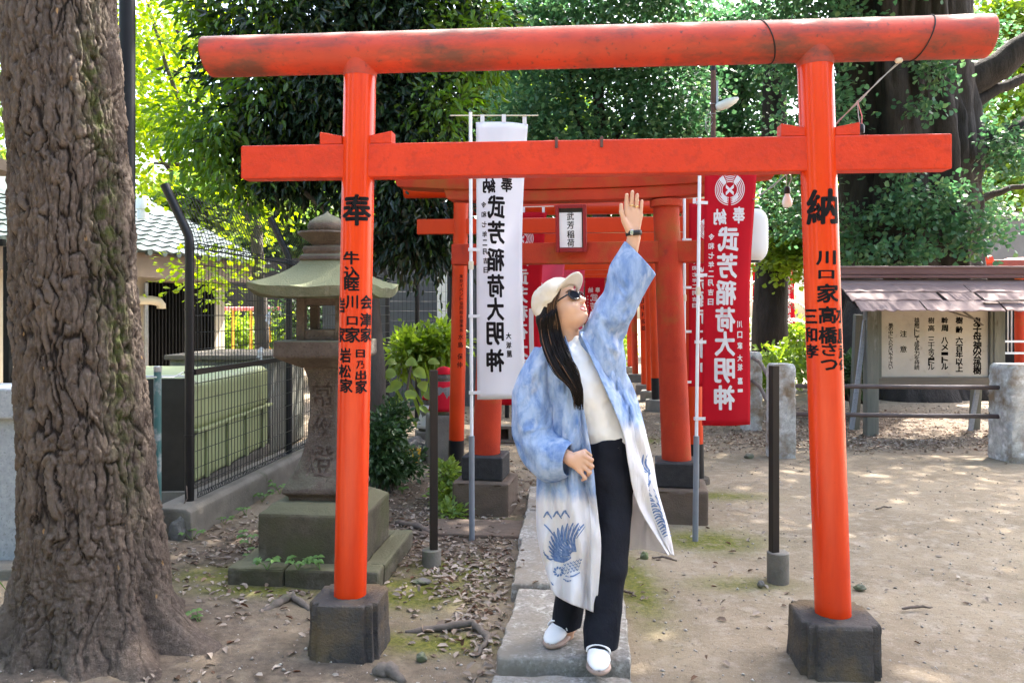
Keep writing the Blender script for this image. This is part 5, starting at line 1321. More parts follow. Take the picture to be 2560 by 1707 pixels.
# ------------------------------------------------------------------ the giant ginkgo on the right
gY = 14.6; gb = Vector((WX(2265, gY), gY, 0)); px = gY/FPX
def gc(u, v, dy=0): p = W(u, v, gY); return (p.x, gY + dy, p.z)
t = thing('giant_ginkgo', 'giant old ginkgo tree with ridged dark trunk behind the signboard', 'tree', gb)
zs = np.linspace(-.1, 9.5, 150); an = np.linspace(0, 2*np.pi, 200, endpoint=False); Z, A_ = np.meshgrid(zs, an, indexing='ij')
R = np.interp(Z, [0, .6, 2, 4.5, 9.5], [1.75, 1.45, 1.22, 1.12, .95])
Q = np.stack([np.cos(A_), np.sin(A_), Z], -1).reshape(-1, 3)
R = R + .16*np.cos(3*A_ + .6) * np.interp(Z, [0, 3, 9], [1, .8, .5]) + .09*np.cos(7*A_ + .5*Z) + .05*np.cos(13*A_ + 1.3 + .4*Z)
Rr = R.ravel() - .12*np.clip(1 - np.abs(vnoise(Q*np.array([1, 1, .16]), 5.5, 3))/.3, 0, 1) + .06*fbm(Q*np.array([1, 1, .3]), 6, 4, 5)
V = np.stack([gb.x + Rr*np.cos(A_.ravel()) - .05*Z.ravel()*.3, gb.y + Rr*np.sin(A_.ravel()), Z.ravel()], 1)
idx = np.arange(len(V)).reshape(len(zs), 200); j = np.roll(idx, -1, 1)
finish(mesh_np('trunk', V, np.stack([idx[:-1], j[:-1], j[1:], idx[1:]], -1).reshape(-1, 4)), 'trunk', M['trunk_dark'], t, smooth='all')
for pts, rs in (((gc(2410, 215), gc(2480, 175, -.2), gc(2560, 110, -.4), gc(2700, 60, -.5)), (.30, .26, .22, .16)), ((gc(2410, 270), gc(2490, 225), gc(2580, 190), gc(2660, 180)), (.13, .1, .09, .05)),
                ((gc(2400, 400), gc(2470, 370, -.3), gc(2540, 340, -.5), gc(2650, 330, -.6)), (.30, .30, .28, .2)), ((gc(2440, 500), gc(2500, 480), gc(2570, 460)), (.08, .06, .04)),
                ((gc(2150, 620), gc(2120, 420, -.3), gc(2105, 200, -.3), gc(2080, -60)), (.34, .26, .22, .16)), ((gc(2130, 480, -.4), gc(2080, 380, -.5), gc(2040, 200, -.5)), (.14, .1, .06)),
                ((gb + Vector((0, 0, 8)), Vector((3.5, 11, 8.6)), Vector((1.5, 8.5, 8.4))), (.35, .2, .08)), ((gb + Vector((0, 0, 7.5)), Vector((5, 10.5, 8.2)), Vector((4.2, 7, 8.0))), (.3, .18, .06)), ((gb + Vector((0, 0, 8.5)), Vector((.5, 12.5, 9.4)), Vector((-2.5, 10.5, 9.3))), (.3, .18, .06))):
    pts = [Vector(p) for p in pts]; P2 = []; R2_ = []
    for i in range(len(pts)-1):
        for k in range(4):
            P2.append(pts[i].lerp(pts[i+1], k/4) + Vector((rnd.uniform(-1, 1), rnd.uniform(-1, 1), rnd.uniform(-1, 1)))*.03); R2_.append(rs[i] + (rs[i+1]-rs[i])*k/4)
    P2.append(pts[-1]); R2_.append(rs[-1]); MB().tube(P2, R2_, 12).build('limb', M['trunk_dark'], t, smooth='all')
# leafy shoots hanging on the trunk
crown('trunk_foliage', [(gc(2210, 540, -1.5), (120*px, .3, 70*px)), (gc(2330, 610, -1.5), (80*px, .25, 40*px)), (gc(2140, 445, -1.5), (45*px, .25, 30*px)), (gc(2410, 400, -1.2), (50*px, .3, 60*px)), (gc(2235, 235, -1.5), (28*px, .2, 60*px)), (gc(2260, 30, -1.5), (120*px, .3, 20*px)), (gc(2130, 650, -1.6), (90*px, .3, 40*px)), (gc(2205, 310, -1.4), (30*px, .2, 18*px)), (gc(2080, 600, -1.0), (40*px, .3, 90*px))], 260, 17, (.14, .12, .09), .085, .08, M['leaf_ginkgo'], t, 51, .25, 'fan', upness=.6)
crown('crown', [(gc(1980, 130, -1), (110*px, 1.0, 120*px)), (gc(1985, 330, -1.0), (70*px, .9, 110*px)), (gc(1960, 520, -.5), (60*px, .8, 80*px)), (gc(1930, -20, -1), (180*px, 1.2, 50*px)), (gc(2530, 260, 2.0), (90*px, 1.0, 200*px)), (gc(2540, 60, 1.5), (90*px, 1.0, 90*px)), (gc(2530, 500, 1.5), (80*px, 1.0, 80*px)), (gc(2550, 420, -1), (40*px, .6, 60*px))], 850, 18, (.22, .22, .13), .085, .08, M['leaf_ginkgo'], t, 52, .2, 'fan', upness=.8)
crown('upper_crown', [((3.4, 10.2, 8.6), (3.6, 3.4, 1.1)), ((1.0, 11.5, 9.2), (3.2, 3.0, 1.0)), ((5.8, 7.5, 8.2), (3.0, 3.0, 1.0)), ((6.0, 14, 10.5), (4.5, 4, 2)), ((6.2, 8.6, 8.9), (2.6, 2.6, .8)), ((4.6, 7.4, 8.8), (2.2, 2.2, .7)), ((7.4, 10.6, 9.0), (2.6, 2.6, .7)), ((2.2, 7.6, 8.4), (2.4, 2.2, .9)), ((-1.8, 10.0, 9.4), (2.6, 2.4, .8)), ((7.2, 4.4, 8.4), (2.4, 2.2, .8))], 3450, 14, (.28, .28, .13), .12, .11, M['leaf_canopy'], t, 53, .15, 'fan', upness=1.0, hollow=.0)

# ------------------------------------------------------------------ trees of the middle distance
def bg_tree(label, u, Y, blobs, n, seed, matl='leaf_ginkgo', name='broadleaf_tree', L=.09, shape='fan', trunk_r=.18, ztop=None, per=28, spread=.25):
    b = Vector((WX(u, Y), Y, 0)); px = Y/FPX
    zt = ztop or WZ(60, Y)
    t = limb_tree(name, label, b, wob(b, b + Vector((.2, 0, zt)), 6, .07, rnd, trunk_r, trunk_r*.5)[0], [trunk_r*(1-.08*k) for k in range(7)], [wob(b + Vector((0, 0, zt*.55)), W(uu, vv, Y + dy), 4, .08, rnd, trunk_r*.4, .03) for (uu, vv, dy, *_r) in blobs[:4]], M['trunk_dark'], 'trees behind the shrine')
    B = [((WX(uu, Y), Y + dy, WZ(vv, Y)), (ru*px, rd, rv*px)) for uu, vv, dy, ru, rv, rd in blobs]
    crown('crown', B, n, per, (spread, spread, spread*.6), L, L*.9, M[matl], t, seed, .2, shape, upness=.8, hollow=.1)
    return t
bg_tree('blue green leafy tree above the plaque and the raised hand', 1480, 15.5, [(1420, 120, 0, 210, 120, 1.3), (1600, 210, .3, 200, 130, 1.3), (1330, 300, .2, 140, 110, 1.0), (1500, 380, 0, 230, 80, 1.0), (1680, 330, .3, 120, 90, 1.0), (1560, -30, 0, 250, 80, 1.4), (1300, 30, .5, 150, 80, 1)], 1150, 61)
bg_tree('green leafy tree behind the rusty lamp pole', 1830, 19, [(1850, 200, 0, 130, 130, 1.4), (1760, 90, .3, 120, 90, 1.2), (1900, 390, 0, 90, 90, 1.1), (1790, 330, 0, 90, 80, 1), (1900, 60, .3, 110, 60, 1.2)], 620, 62, L=.105)
bg_tree('yellow green tree seen over the curved roof beam', 1250, 21, [(1250, 170, 0, 120, 160, 1.3), (1200, 330, .3, 90, 110, 1.2), (1350, 240, 1, 120, 130, 1.2), (1300, 420, 0, 130, 60, 1)], 480, 63, 'leaf_bright', L=.16)
bg_tree('shaded green tree behind the tiled house', 450, 19, [(470, 520, 0, 90, 70, 1.2), (420, 560, .3, 80, 50, 1.0), (540, 500, 0, 100, 60, 1.2), (640, 470, .5, 120, 80, 1.2)], 380, 64, 'leaf_back', L=.15, ztop=4)
bg_tree('tall pale tree behind the sunlit maple', 430, 27, [(380, 120, 0, 110, 110, 2), (470, 300, 0, 130, 110, 2), (350, 330, 0, 60, 130, 1.5)], 90, 65, 'leaf_back', L=.2, spread=.4)
bg_tree('yellow green tree at the far right edge', 2540, 25, [(2500, 80, 0, 90, 120, 2), (2540, 330, 0, 80, 130, 2), (2480, 480, 0, 70, 70, 1.5)], 420, 66, 'leaf_bright', L=.18, spread=.35, trunk_r=.14)
bg_tree('broad dark tree closing the far end of the avenue', 1500, 27, [(1400, 420, 0, 160, 160, 1.6), (1600, 500, 0, 170, 170, 1.6), (1500, 640, 0, 220, 110, 1.6), (1780, 560, 0, 120, 160, 1.6)], 700, 67, 'leaf_back', L=.2, spread=.4, ztop=6)
bg_tree('dark tree between the lantern and the avenue far behind', 1000, 26, [(960, 560, 0, 170, 120, 1.6), (760, 560, 0, 150, 110, 1.6), (1120, 660, 0, 100, 110, 1.4), (640, 640, 0, 110, 90, 1.4)], 600, 68, 'leaf_back', L=.2, spread=.4, ztop=5)
bg_tree('dark ivy clad trunk left of the right vermilion pillar', 1925, 17.5, [(1960, 450, -.6, 80, 60, .6), (1990, 560, -.6, 60, 80, .6), (1935, 640, -.6, 40, 60, .5), (2030, 640, -.8, 40, 70, .5)], 260, 69, 'leaf_bright', name='ivy_tree', L=.11, trunk_r=.42, spread=.18)

# trees added behind the viewer, out of frame, to hold back open sky light
def sky_block_tree(label, x, y, h, r, seed):
    b = Vector((x, y, 0)); t = limb_tree('sky_block_tree', label, b, wob(b, b + Vector((.1, 0, h*.8)), 5, .06, rnd, .2, .1)[0], [.22, .2, .18, .16, .14, .1], [wob(b + Vector((0, 0, h*.5)), b + Vector((r*.6*math.cos(a_), r*.6*math.sin(a_), h*.75)), 3, .1, rnd, .07, .03) for a_ in (.5, 2.4, 4.4)], M['trunk_dark'], 'trees added behind the viewer to block sky light')
    crown('crown', [((x, y, h*.55), (r, r, h*.40)), ((x + r*.4, y, h*.35), (r*.7, r*.7, h*.3))], 420, 12, (.3, .3, .22), .30, .22, M['leaf_back'], t, seed, .2, hollow=.35)
for k_, (x_, y_, h_, r_) in enumerate(((-9.5, -2, 8, 2.8), (-6, -7.5, 9, 3.0), (-1, -9.5, 8, 2.8), (4, -9, 9, 3.0), (8.5, -5, 8, 2.8), (11, 1, 8, 2.8), (-11, 4, 8, 2.6))):
    sky_block_tree('unseen leafy tree added to block sky behind the viewer, ' + ('leftmost nearest the house', 'left of centre', 'straight behind', 'right of centre', 'far right', 'rightmost beside the hall', 'beside the white building')[k_], x_, y_, h_, r_, 200 + k_)

# leaning trunk behind the signboard
b0 = W(2105, 930, 11.0); b0.z = 0
tag(MB().tube([W(2115, 1000, 11.2), W(2135, 900, 11.2), W(2150, 800, 11.4), W(2175, 700, 11.6)], [.42, .30, .24, .2], 16).build('leaning_trunk', M['trunk_dark'], None, smooth='all'), 'grey leaning trunk seen just left of the signboard post', 'tree trunk')

# ------------------------------------------------------------------ shrubs and low plants
def shrub(label, blobs, n, L, matl, seed, name='shrub', shape='leaf', per=10, spread=.06, wd=.55):
    c = np.mean([b[0] for b in blobs], 0); base = Vector((c[0], c[1], 0))
    t = thing(name, label, 'shrub', base, 0)
    for k in range(5):
        b = blobs[k % len(blobs)]; p, r = wob(base + Vector((rnd.uniform(-.05, .05), rnd.uniform(-.05, .05), -.03)), Vector(b[0]) + Vector((rnd.uniform(-1, 1)*b[1][0]*.5, 0, b[1][2]*.4)), 4, .02, rnd, .010, .004)
        MB().tube(p, r, 6).build('stem', M['twig'], t)
    crown('foliage', blobs, n, per, (spread, spread, spread), L, L*wd, M[matl], t, seed, .15, shape, upness=.9, hollow=.1)
    return t
def wb(u, v, Y, ru, rv, rd): p = W(u, v, Y); return ((p.x, Y, p.z), (ru*Y/FPX, rd, rv*Y/FPX))
shrub('dark glossy shrub between the lantern and the left black post', [wb(962, 1090, 6.3, 45, 60, .2), wb(985, 1050, 6.5, 30, 45, .15), wb(940, 1150, 6.2, 30, 35, .15)], 260, .055, 'leaf_shrub', 71, spread=.04)
shrub('low ferny ground plants behind the grey boulder', [wb(1000, 1160, 6.6, 60, 18, .25), wb(960, 1180, 6.4, 40, 14, .2)], 120, .06, 'leaf_shrub', 72, spread=.04)
shrub('bright sunlit shrub behind the enclosure rails left of the right pillar', [wb(1960, 830, 22, 75, 30, .8), wb(1920, 845, 21.5, 40, 30, .6), wb(2010, 850, 22, 40, 25, .6)], 260, .16, 'leaf_bright', 73, spread=.13)
shrub('sunlit low plants inside the enclosure near the granite post', [wb(1960, 905, 14, 45, 25, .5), wb(2000, 900, 15, 40, 30, .5), wb(1925, 940, 13, 30, 25, .4)], 160, .13, 'leaf_bright', 74, spread=.1)
shrub('dark leaved shrub beside the leaning trunk', [wb(2140, 940, 10.6, 30, 22, .3), wb(2110, 920, 10.8, 20, 30, .2)], 90, .11, 'leaf_shrub', 75, spread=.08)
shrub('sunlit undergrowth beyond the far end of the avenue', [wb(1545, 860, 20, 30, 40, .6), wb(1510, 830, 23, 30, 50, .6)], 140, .14, 'leaf_bright', 76, spread=.13)
shrub('bright leafy shrub behind the big bibbed statue', [wb(1105, 860, 9.4, 45, 40, .3), wb(1060, 870, 9.5, 40, 30, .3), wb(1020, 880, 9.3, 30, 40, .2)], 230, .10, 'leaf_bright', 77, spread=.08)
shrub('leafy weeds around the foot of the left orange pillar', [wb(1115, 1190, 6.1, 22, 22, .15), wb(1112, 1245, 5.9, 18, 20, .12), wb(1125, 1290, 5.6, 22, 12, .12)], 90, .06, 'leaf_broad', 78, spread=.03)
shrub('sunlit hedge glimpsed behind the play frame', [wb(600, 840, 20, 60, 50, .8), wb(680, 830, 21, 60, 50, .8)], 240, .15, 'leaf_bright', 79, spread=.14)
shrub('scrub behind the white building at the left edge', [wb(10, 420, 16, 40, 120, 1), wb(20, 200, 16, 40, 120, 1)], 120, .2, 'leaf_bright', 80, spread=.2)
shrub('shaded bushes behind the play frame and lantern', [wb(900, 800, 16, 120, 80, 1), wb(780, 780, 17, 100, 90, 1)], 320, .15, 'leaf_shrub', 81, spread=.15)

# broad leaved plant: every leaf a part
def blade_leaf(base, tip, w, sag, nrm=(0, 0, 1), n=8, cup=.15):
    base, tip = Vector(base), Vector(tip); d = tip - base; s = d.cross(Vector(nrm)).normalized(); up = s.cross(d).normalized()
    V = []; F_ = []
    for i in range(n+1):
        f = i/n; c = base + d*f + up*(sag*math.sin(math.pi*f)) ; ww = w/2*math.sin(math.pi*min(1, .06 + f**.75*.94))**.8 if f < 1 else .0005
        V += [c - s*ww + up*ww*cup*2, c, c + s*ww + up*ww*cup*2]
        if i: k = 3*i; F_ += [(k-3, k-2, k+1, k), (k-2, k-1, k+2, k+1)]
    m = MB(); m.add(V, F_); return m
pb = W(1010, 1060, 7.9); pb.z = .25
t = thing('broad_leaf_plant', 'pale broad leaved plant in sun beside the bibbed statues', 'plant', (pb.x, pb.y, 0))
MB().tube([(pb.x, pb.y, 0), (pb.x, pb.y, .5), W(1030, 900, 7.9)], .012, 8).build('stem', M['twig'], t)
r_ = random.Random(3)
for u, v, a, L_, w_ in ((1015, 905, 20, .16, .11), (1035, 925, -30, .18, .12), (990, 935, 160, .17, .12), (1005, 960, 200, .17, .13), (1050, 955, -60, .16, .11), (1030, 975, -100, .18, .12), (1000, 1000, 190, .16, .10), (1060, 985, -20, .17, .10), (1075, 945, 40, .16, .06), (1045, 900, 70, .15, .09), (985, 975, 140, .15, .09), (1020, 1020, -120, .16, .09), (1050, 1015, -40, .2, .06), (1070, 905, 30, .17, .08), (990, 905, 150, .14, .09)):
    b_ = W(u, v, 7.9 + r_.uniform(-.2, .15)); a_ = math.radians(a)
    tip = b_ + Vector((math.cos(a_)*L_*.8, r_.uniform(-.09, .02), math.sin(a_)*L_*.35 - .05))
    blade_leaf(b_, tip, w_, .02, (r_.uniform(-.2, .2), -.75, .6)).build('leaf', M['leaf_broad'], t, smooth='all', fix=False)
pb = W(1070, 1060, 9.0); t = thing('strap_leaf_plant', 'long strap leaved plant rising behind the small bibbed statue', 'plant', (pb.x, pb.y, 0))
for k in range(22):
    b_ = Vector((pb.x + r_.uniform(-.12, .25), pb.y + r_.uniform(-.1, .1), .1)); a_ = r_.uniform(-1.1, 1.1)
    tip = b_ + Vector((math.sin(a_)*.4, r_.uniform(-.25, .1), .55 + .35*math.cos(a_)*r_.random()))
    blade_leaf(b_, tip, .04, .10*(1 if a_ > 0 else -1), (0, -1, .2), 10).build('leaf', M['leaf_bright'] if k % 2 else M['leaf_broad'], t, smooth='all', fix=False)
# cycad in the shade far right of the red banner
cb = Vector((WX(1925, 19), 19, 0)); t = thing('cycad', 'dark cycad with drooping feathered fronds behind the far red banner', 'plant', cb)
MB().tube([cb, cb + Vector((0, 0, 1.1))], [.2, .16], 12).build('trunk', M['trunk_dark'], t, smooth='all')
for k in range(16):
    a_ = 2*math.pi*k/16; zt_ = 1.1 + .9*(k % 3)/2; m = MB(); base = cb + Vector((0, 0, zt_)); d = Vector((math.cos(a_), math.sin(a_)*.6, 0))
    for i in range(14):
        f = (i+1)/14; c = base + d*1.1*f + Vector((0, 0, .35*math.sin(f*2.4) - .35*f*f))
        for s in (-1, 1):
            sd_ = Vector((-d.y, d.x, 0))*s*.2*(1-.5*f) + d*.12 - Vector((0, 0, .10)); nv = len(m.v)
            m.add([c - d*.02, c + d*.02, c + sd_], [(0, 1, 2)])
    m.build('frond', M['leaf_cycad'], t, fix=False)

# seedlings
def seedling(label, u, v, h, n, sd, size=.03, Y=None, z0=0):
    Yg = Y or GY(v, z0); b_ = Vector((WX(u, Yg), Yg, z0)); t = thing('seedling', label, 'plant', b_, 0, 'green seedlings on the ground'); rr = random.Random(sd)
    ms, ml = MB(), MB()
    for k in range(n):
        a_ = rr.uniform(0, 6.28); top_ = b_ + Vector((math.cos(a_)*h*.8, math.sin(a_)*h*.5, h*rr.uniform(.6, 1.1)))
        ms.tube([b_, b_.lerp(top_, .5) + Vector((0, 0, h*.15)), top_], .0016, 4)
        for q in range(3):
            aa = a_ + (q-1)*1.5; tip = top_ + Vector((math.cos(aa)*size, math.sin(aa)*size, -.006)); lf = blade_leaf(top_, tip, size*.85, .003, (0, -.3, 1), 5)
            ml.add(lf.v, lf.f)
    ms.build('stem', M['leaf_clover'], t); ml.build('foliage', M['leaf_clover'], t, smooth='all', fix=False)
for k, (u, v, h, n, sz, lb_) in enumerate(((700, 1235, .10, 5, .035, 'green seedling on the footing slope, higher of two left of the lantern'), (655, 1255, .09, 5, .034, 'green seedling on the footing slope, lower of two left of the lantern'), (615, 1290, .06, 4, .03, 'green seedling among dead leaves beside the fence footing'), (440, 1340, .10, 6, .034, 'bright seedling at the rounded stone beside the near trunk'), (480, 1350, .07, 4, .03, 'bright seedling right of the rounded stone by the footing'), (560, 1310, .06, 4, .026, 'thin pale seedling near the end of the fence footing'),
        (625, 1370, .09, 5, .036, 'bright seedling left of the lantern base block'), (640, 1400, .06, 4, .03, 'low seedling at the left corner of the lantern kerb'), (505, 1570, .07, 3, .03, 'wilting seedling on the roots of the near trunk'), (935, 1440, .06, 4, .02, 'tiny weed behind the left base block'), (1005, 1235, .06, 4, .028, 'small weed in leaf litter right of the lantern base'), (1160, 1300, .08, 3, .02, 'thin seedling at the front of the left brown torii block'), (20, 1480, .12, 5, .04, 'seedling at the foot of the granite wall'))):
    seedling(lb_, u, v, h, n, 90 + k, sz)
for k, (u, lb_) in enumerate(((668, 'ivy seedling on the lantern kerb, leftmost of three'), (745, 'ivy seedling on the lantern kerb, middle of three'), (800, 'ivy seedling on the lantern kerb beside the left vermilion pillar'))):
    seedling(lb_, u, 1405, .055, 5, 120 + k, .034, Y=4.15, z0=.10)

# ------------------------------------------------------------------ bibbed statues, planter, hollow block
def statue(label, u, v_top, v_bot, Y, r, white=False):
    zt, z0 = WZ(v_top, Y), WZ(v_bot, Y); x = WX(u, Y); h = zt - z0; c = (x, Y, z0)
    t = thing('bibbed_statue', label, 'statue', (x, Y, 0), 0, 'small stone statues in red caps')
    MB().square([(r*1.3, -.02), (r*1.25, z0-.03), (r*1.2, z0)], (x, Y, 0), .2).build('plinth', M['concrete'], t, bevel=.01)
    MB().lathe([(r, 0), (r*1.02, h*.1), (r*.95, h*.35), (r*.85, h*.55), (r*.5, h*.68), (r*.38, h*.72)], c, 20).build('body', M['rock'], t, smooth='all')
    hd_ = MB().lathe([(r*.3, h*.70), (r*.5, h*.74), (r*.60, h*.82), (r*.56, h*.90), (r*.4, h*.97), (r*.1, h)], c, 18).build('head', M['rock'], t, smooth='all')
    MB().lathe([(r*.02, h*.70), (r*.3, h*.70), (r*.3, h*.70)], c, 8)
    MB().lathe([(r*.66, h*.855), (r*.66, h*.875), (r*.60, h*.93), (r*.45, h*.99), (r*.12, h*1.02)], c, 18).build('cap', M['red_cloth'], t, smooth='all')
    V = []; F_ = []; n_ = 12
    for j_ in range(8):
        f = j_/7
        for i in range(n_+1):
            a_ = -math.pi*.5 + (i/n_-.5)*math.pi*1.25; rr = r*(.52 + .62*f**.6)*(1 + .03*math.sin(i*2.2 + 3*f)); V.append((x + rr*math.cos(a_), Y + rr*math.sin(a_), z0 + h*(.70 - .62*f)))
    for j_ in range(7):
        for i in range(n_): k = j_*(n_+1)+i; F_.append((k, k+1, k+n_+2, k+n_+1))
    MB().add(V, F_).build('bib', M['white_cloth' if white else 'red_cloth'], t, smooth='all', solid=.004)
statue('large stone statue in red cap and long red bib behind the left black post', 1110, 918, 1034, 7.75, .13)
statue('small stone statue in red cap and white bib left of the larger one', 1072, 985, 1075, 8.1, .105, True)
c = W(1032, 1098, 7.6)
t = thing('yellow_planter', 'small yellow planter under the broad leaved plant', 'planter', (c.x, c.y, 0))
MB().square([(.05, 0), (.062, .13), (.066, .135)], (c.x, c.y, .02), .5).build('pot', M['yellow_paint'], t, bevel=.005)
MB().square([(.056, .130), (.05, .137)], (c.x, c.y, .02), .5).build('soil', M['soil'], t)
c = Vector((WX(1262, 8.9), 8.9, 0)); t = thing('hollow_block', 'grey hollow concrete block lying behind the left red pillar', 'concrete block', c)
m = MB()
m.box(c + Vector((0, 0, .02)), (.40, .12, .03)).box(c + Vector((0, 0, .17)), (.40, .12, .03))
for k in range(4): m.box(c + Vector((-.182 + .1213*k, 0, .095)), (.036, .12, .12))
m.build('shell', M['concrete'], t); MB().box(c + Vector((0, .04, .095)), (.36, .03, .125)).build('core', M['soil'], t)
tag(MB().box((WX(1275, 9.2), 9.2, .05), (.9, .35, .12), .1).build('kerb_slab', M['concrete'], None, bevel=.01), 'flat concrete slab behind the left red pillar', 'slab')

# ------------------------------------------------------------------ leaf litter and grit
rng = np.random.default_rng(5)
pts = []
for x, y, rx, ry, n in ((-.45, 5.3, .75, .9, 1300), (-.30, 4.45, .30, .5, 300), (-.18, 3.75, .16, .5, 200), (-1.6, 5.0, .55, .75, 600), (-.3, 6.7, .9, 1.0, 900), (3.9, 9.2, 3.2, .8, 2200), (3.9, 8.7, 3.0, .4, 900), (.4, 5.2, .9, 1.4, 260), (1.6, 4.2, 1.9, 1.4, 40), (-.9, 3.2, 1.2, .6, 60), (-1.3, 3.9, .7, .4, 160), (-1.4, 3.0, .7, .35, 110), (2.2, 10.5, 3.5, 2.5, 900), (4.2, 10.8, 3.0, 1.6, 1700), (-.02, 4.4, .14, .7, 200), (-.1, 3.3, .12, .5, 60)):
    pts.append(np.stack([x + rng.normal(size=n)*rx*.55, y + rng.normal(size=n)*ry*.55], 1))
pts = np.concatenate(pts)
ok = np.ones(len(pts), bool)
for (bx, by, hw_) in ((-.693, 3.41, .16), (1.31, 3.25, .17), (-.19, 5.84, .22), (1.157, 5.6, .22), (LX, LY, .38)):
    ok &= ~((np.abs(pts[:,0]-bx) < hw_) & (np.abs(pts[:,1]-by) < hw_))
ok &= np.hypot(pts[:,0]+1.8, pts[:,1]-3.45) > .5
ok &= ~((pts[:,0] > -.02) & (pts[:,0] < .6) & (pts[:,1] > 3.0) & (pts[:,1] < 6) & (rng.random(len(pts)) < .93))
pts = pts[ok]; n = len(pts)
ix = np.clip(np.searchsorted(xs, pts[:,0]), 0, nx-1); iy = np.clip(np.searchsorted(ys, pts[:,1]), 0, len(ys)-1)
onslab = (pts[:,0] > -.02) & (pts[:,0] < .6) & (pts[:,1] > 3.0) & (pts[:,1] < 6)
zg = P[iy*nx + ix, 2] + np.where(onslab, .085, 0) + .004 + np.abs(rng.normal(size=n))*.007
C = np.stack([pts[:,0], pts[:,1], zg], 1)
D = rng.normal(size=(n, 3)); D[:, 2] *= .22; N = rng.normal(size=(n, 3))*.35; N[:, 2] = 1
sz = rng.uniform(.6, 1.2, n)
V, F = leaf_cloud(C, D, N, .046*sz, .021*sz, .22, 0, 'lance')
o = finish(mesh_np('fallen_leaves', V, F), 'fallen_leaves', M['leaf_dry']); tag(o, 'dry brown leaves strewn over the earth', 'leaf litter', kind='stuff')
n = 9500
pts = np.stack([rng.uniform(-2.6, 4.2, n), 2.7 + rng.random(n)**1.6*5.5], 1)
ix = np.clip(np.searchsorted(xs, pts[:,0]), 0, nx-1); iy = np.clip(np.searchsorted(ys, pts[:,1]), 0, len(ys)-1)
s = (.0018 + .009*rng.random(n)**5)
base = np.array([(1, 0, 0), (0, 1, 0), (-1, 0, 0), (0, -1, 0), (0, 0, .7), (0, 0, -.7)])
rot = rng.uniform(0, 6.28, n)
bx = base[None]*s[:, None, None]*rng.uniform(.6, 1.4, (n, 6, 1))
Vv = np.stack([bx[...,0]*np.cos(rot)[:,None] - bx[...,1]*np.sin(rot)[:,None], bx[...,0]*np.sin(rot)[:,None] + bx[...,1]*np.cos(rot)[:,None], bx[...,2]], -1)
Vv += np.stack([pts[:,0], pts[:,1], P[iy*nx+ix, 2] + s*.3], 1)[:, None]
Fb = np.array([(0, 1, 4), (1, 2, 4), (2, 3, 4), (3, 0, 4), (1, 0, 5), (2, 1, 5), (3, 2, 5), (0, 3, 5)])
F = (np.arange(n)[:, None, None]*6 + Fb[None]).reshape(-1, 3)
t_ = NT('grit'); t_.color(t_.mix(t_.island(), (.16, .13, .11), (.42, .38, .34))); t_.rough(.9)
o = finish(mesh_np('grit', Vv.reshape(-1, 3), F), 'grit', t_.m); tag(o, 'small stones and crumbs scattered on the earth', 'grit', kind='stuff')
# ------------------------------------------------------------------ the waving person
def surface_nets(D, org, h):
    nx_, ny_, nz_ = D.shape; ins = D < 0
    c = np.zeros((nx_-1, ny_-1, nz_-1), np.int8)
    for i in (0, 1):
        for j in (0, 1):
            for k in (0, 1): c += ins[i:nx_-1+i, j:ny_-1+j, k:nz_-1+k]
    act = (c > 0) & (c < 8); I = np.argwhere(act); n = len(I)
    vid = -np.ones(act.shape, np.int64); vid[act] = np.arange(n)
    S = np.zeros((n, 3)); cnt = np.zeros(n)
    cor = [(i, j, k) for i in (0, 1) for j in (0, 1) for k in (0, 1)]
    val = {q: D[I[:,0]+q[0], I[:,1]+q[1], I[:,2]+q[2]] for q in cor}
    for a in cor:
        for ax in range(3):
            if a[ax]: continue
            b = list(a); b[ax] = 1; b = tuple(b); va, vb = val[a], val[b]; m = (va < 0) != (vb < 0)
            t = va/np.where(m, va-vb, 1); p = np.array(a, float)[None] + t[:, None]*np.eye(3)[ax]
            S[m] += p[m]; cnt[m] += 1
    V = (I + S/cnt[:, None])*h + np.array(org)
    Fs = []
    for ax in range(3):
        sl0 = [slice(1, -1)]*3; sl1 = [slice(1, -1)]*3; sl0[ax] = slice(0, -1); sl1[ax] = slice(1, None)
        A_, B_ = ins[tuple(sl0)], ins[tuple(sl1)]; E = np.argwhere(A_ != B_); fl = A_[tuple(E.T)]
        off = [1, 1, 1]; off[ax] = 0; E = E + np.array(off); o1, o2 = [(1, 2), (2, 0), (0, 1)][ax]
        q = []
        for d1, d2 in ((0, 0), (1, 0), (1, 1), (0, 1)):
            e = E.copy(); e[:, o1] -= 1-d1; e[:, o2] -= 1-d2
            q.append(vid[tuple(e.T)])
        q = np.stack(q, 1); q[~fl] = q[~fl][:, ::-1]; Fs.append(q)
    F = np.concatenate(Fs); F = F[(F >= 0).all(1)]
    return V, F
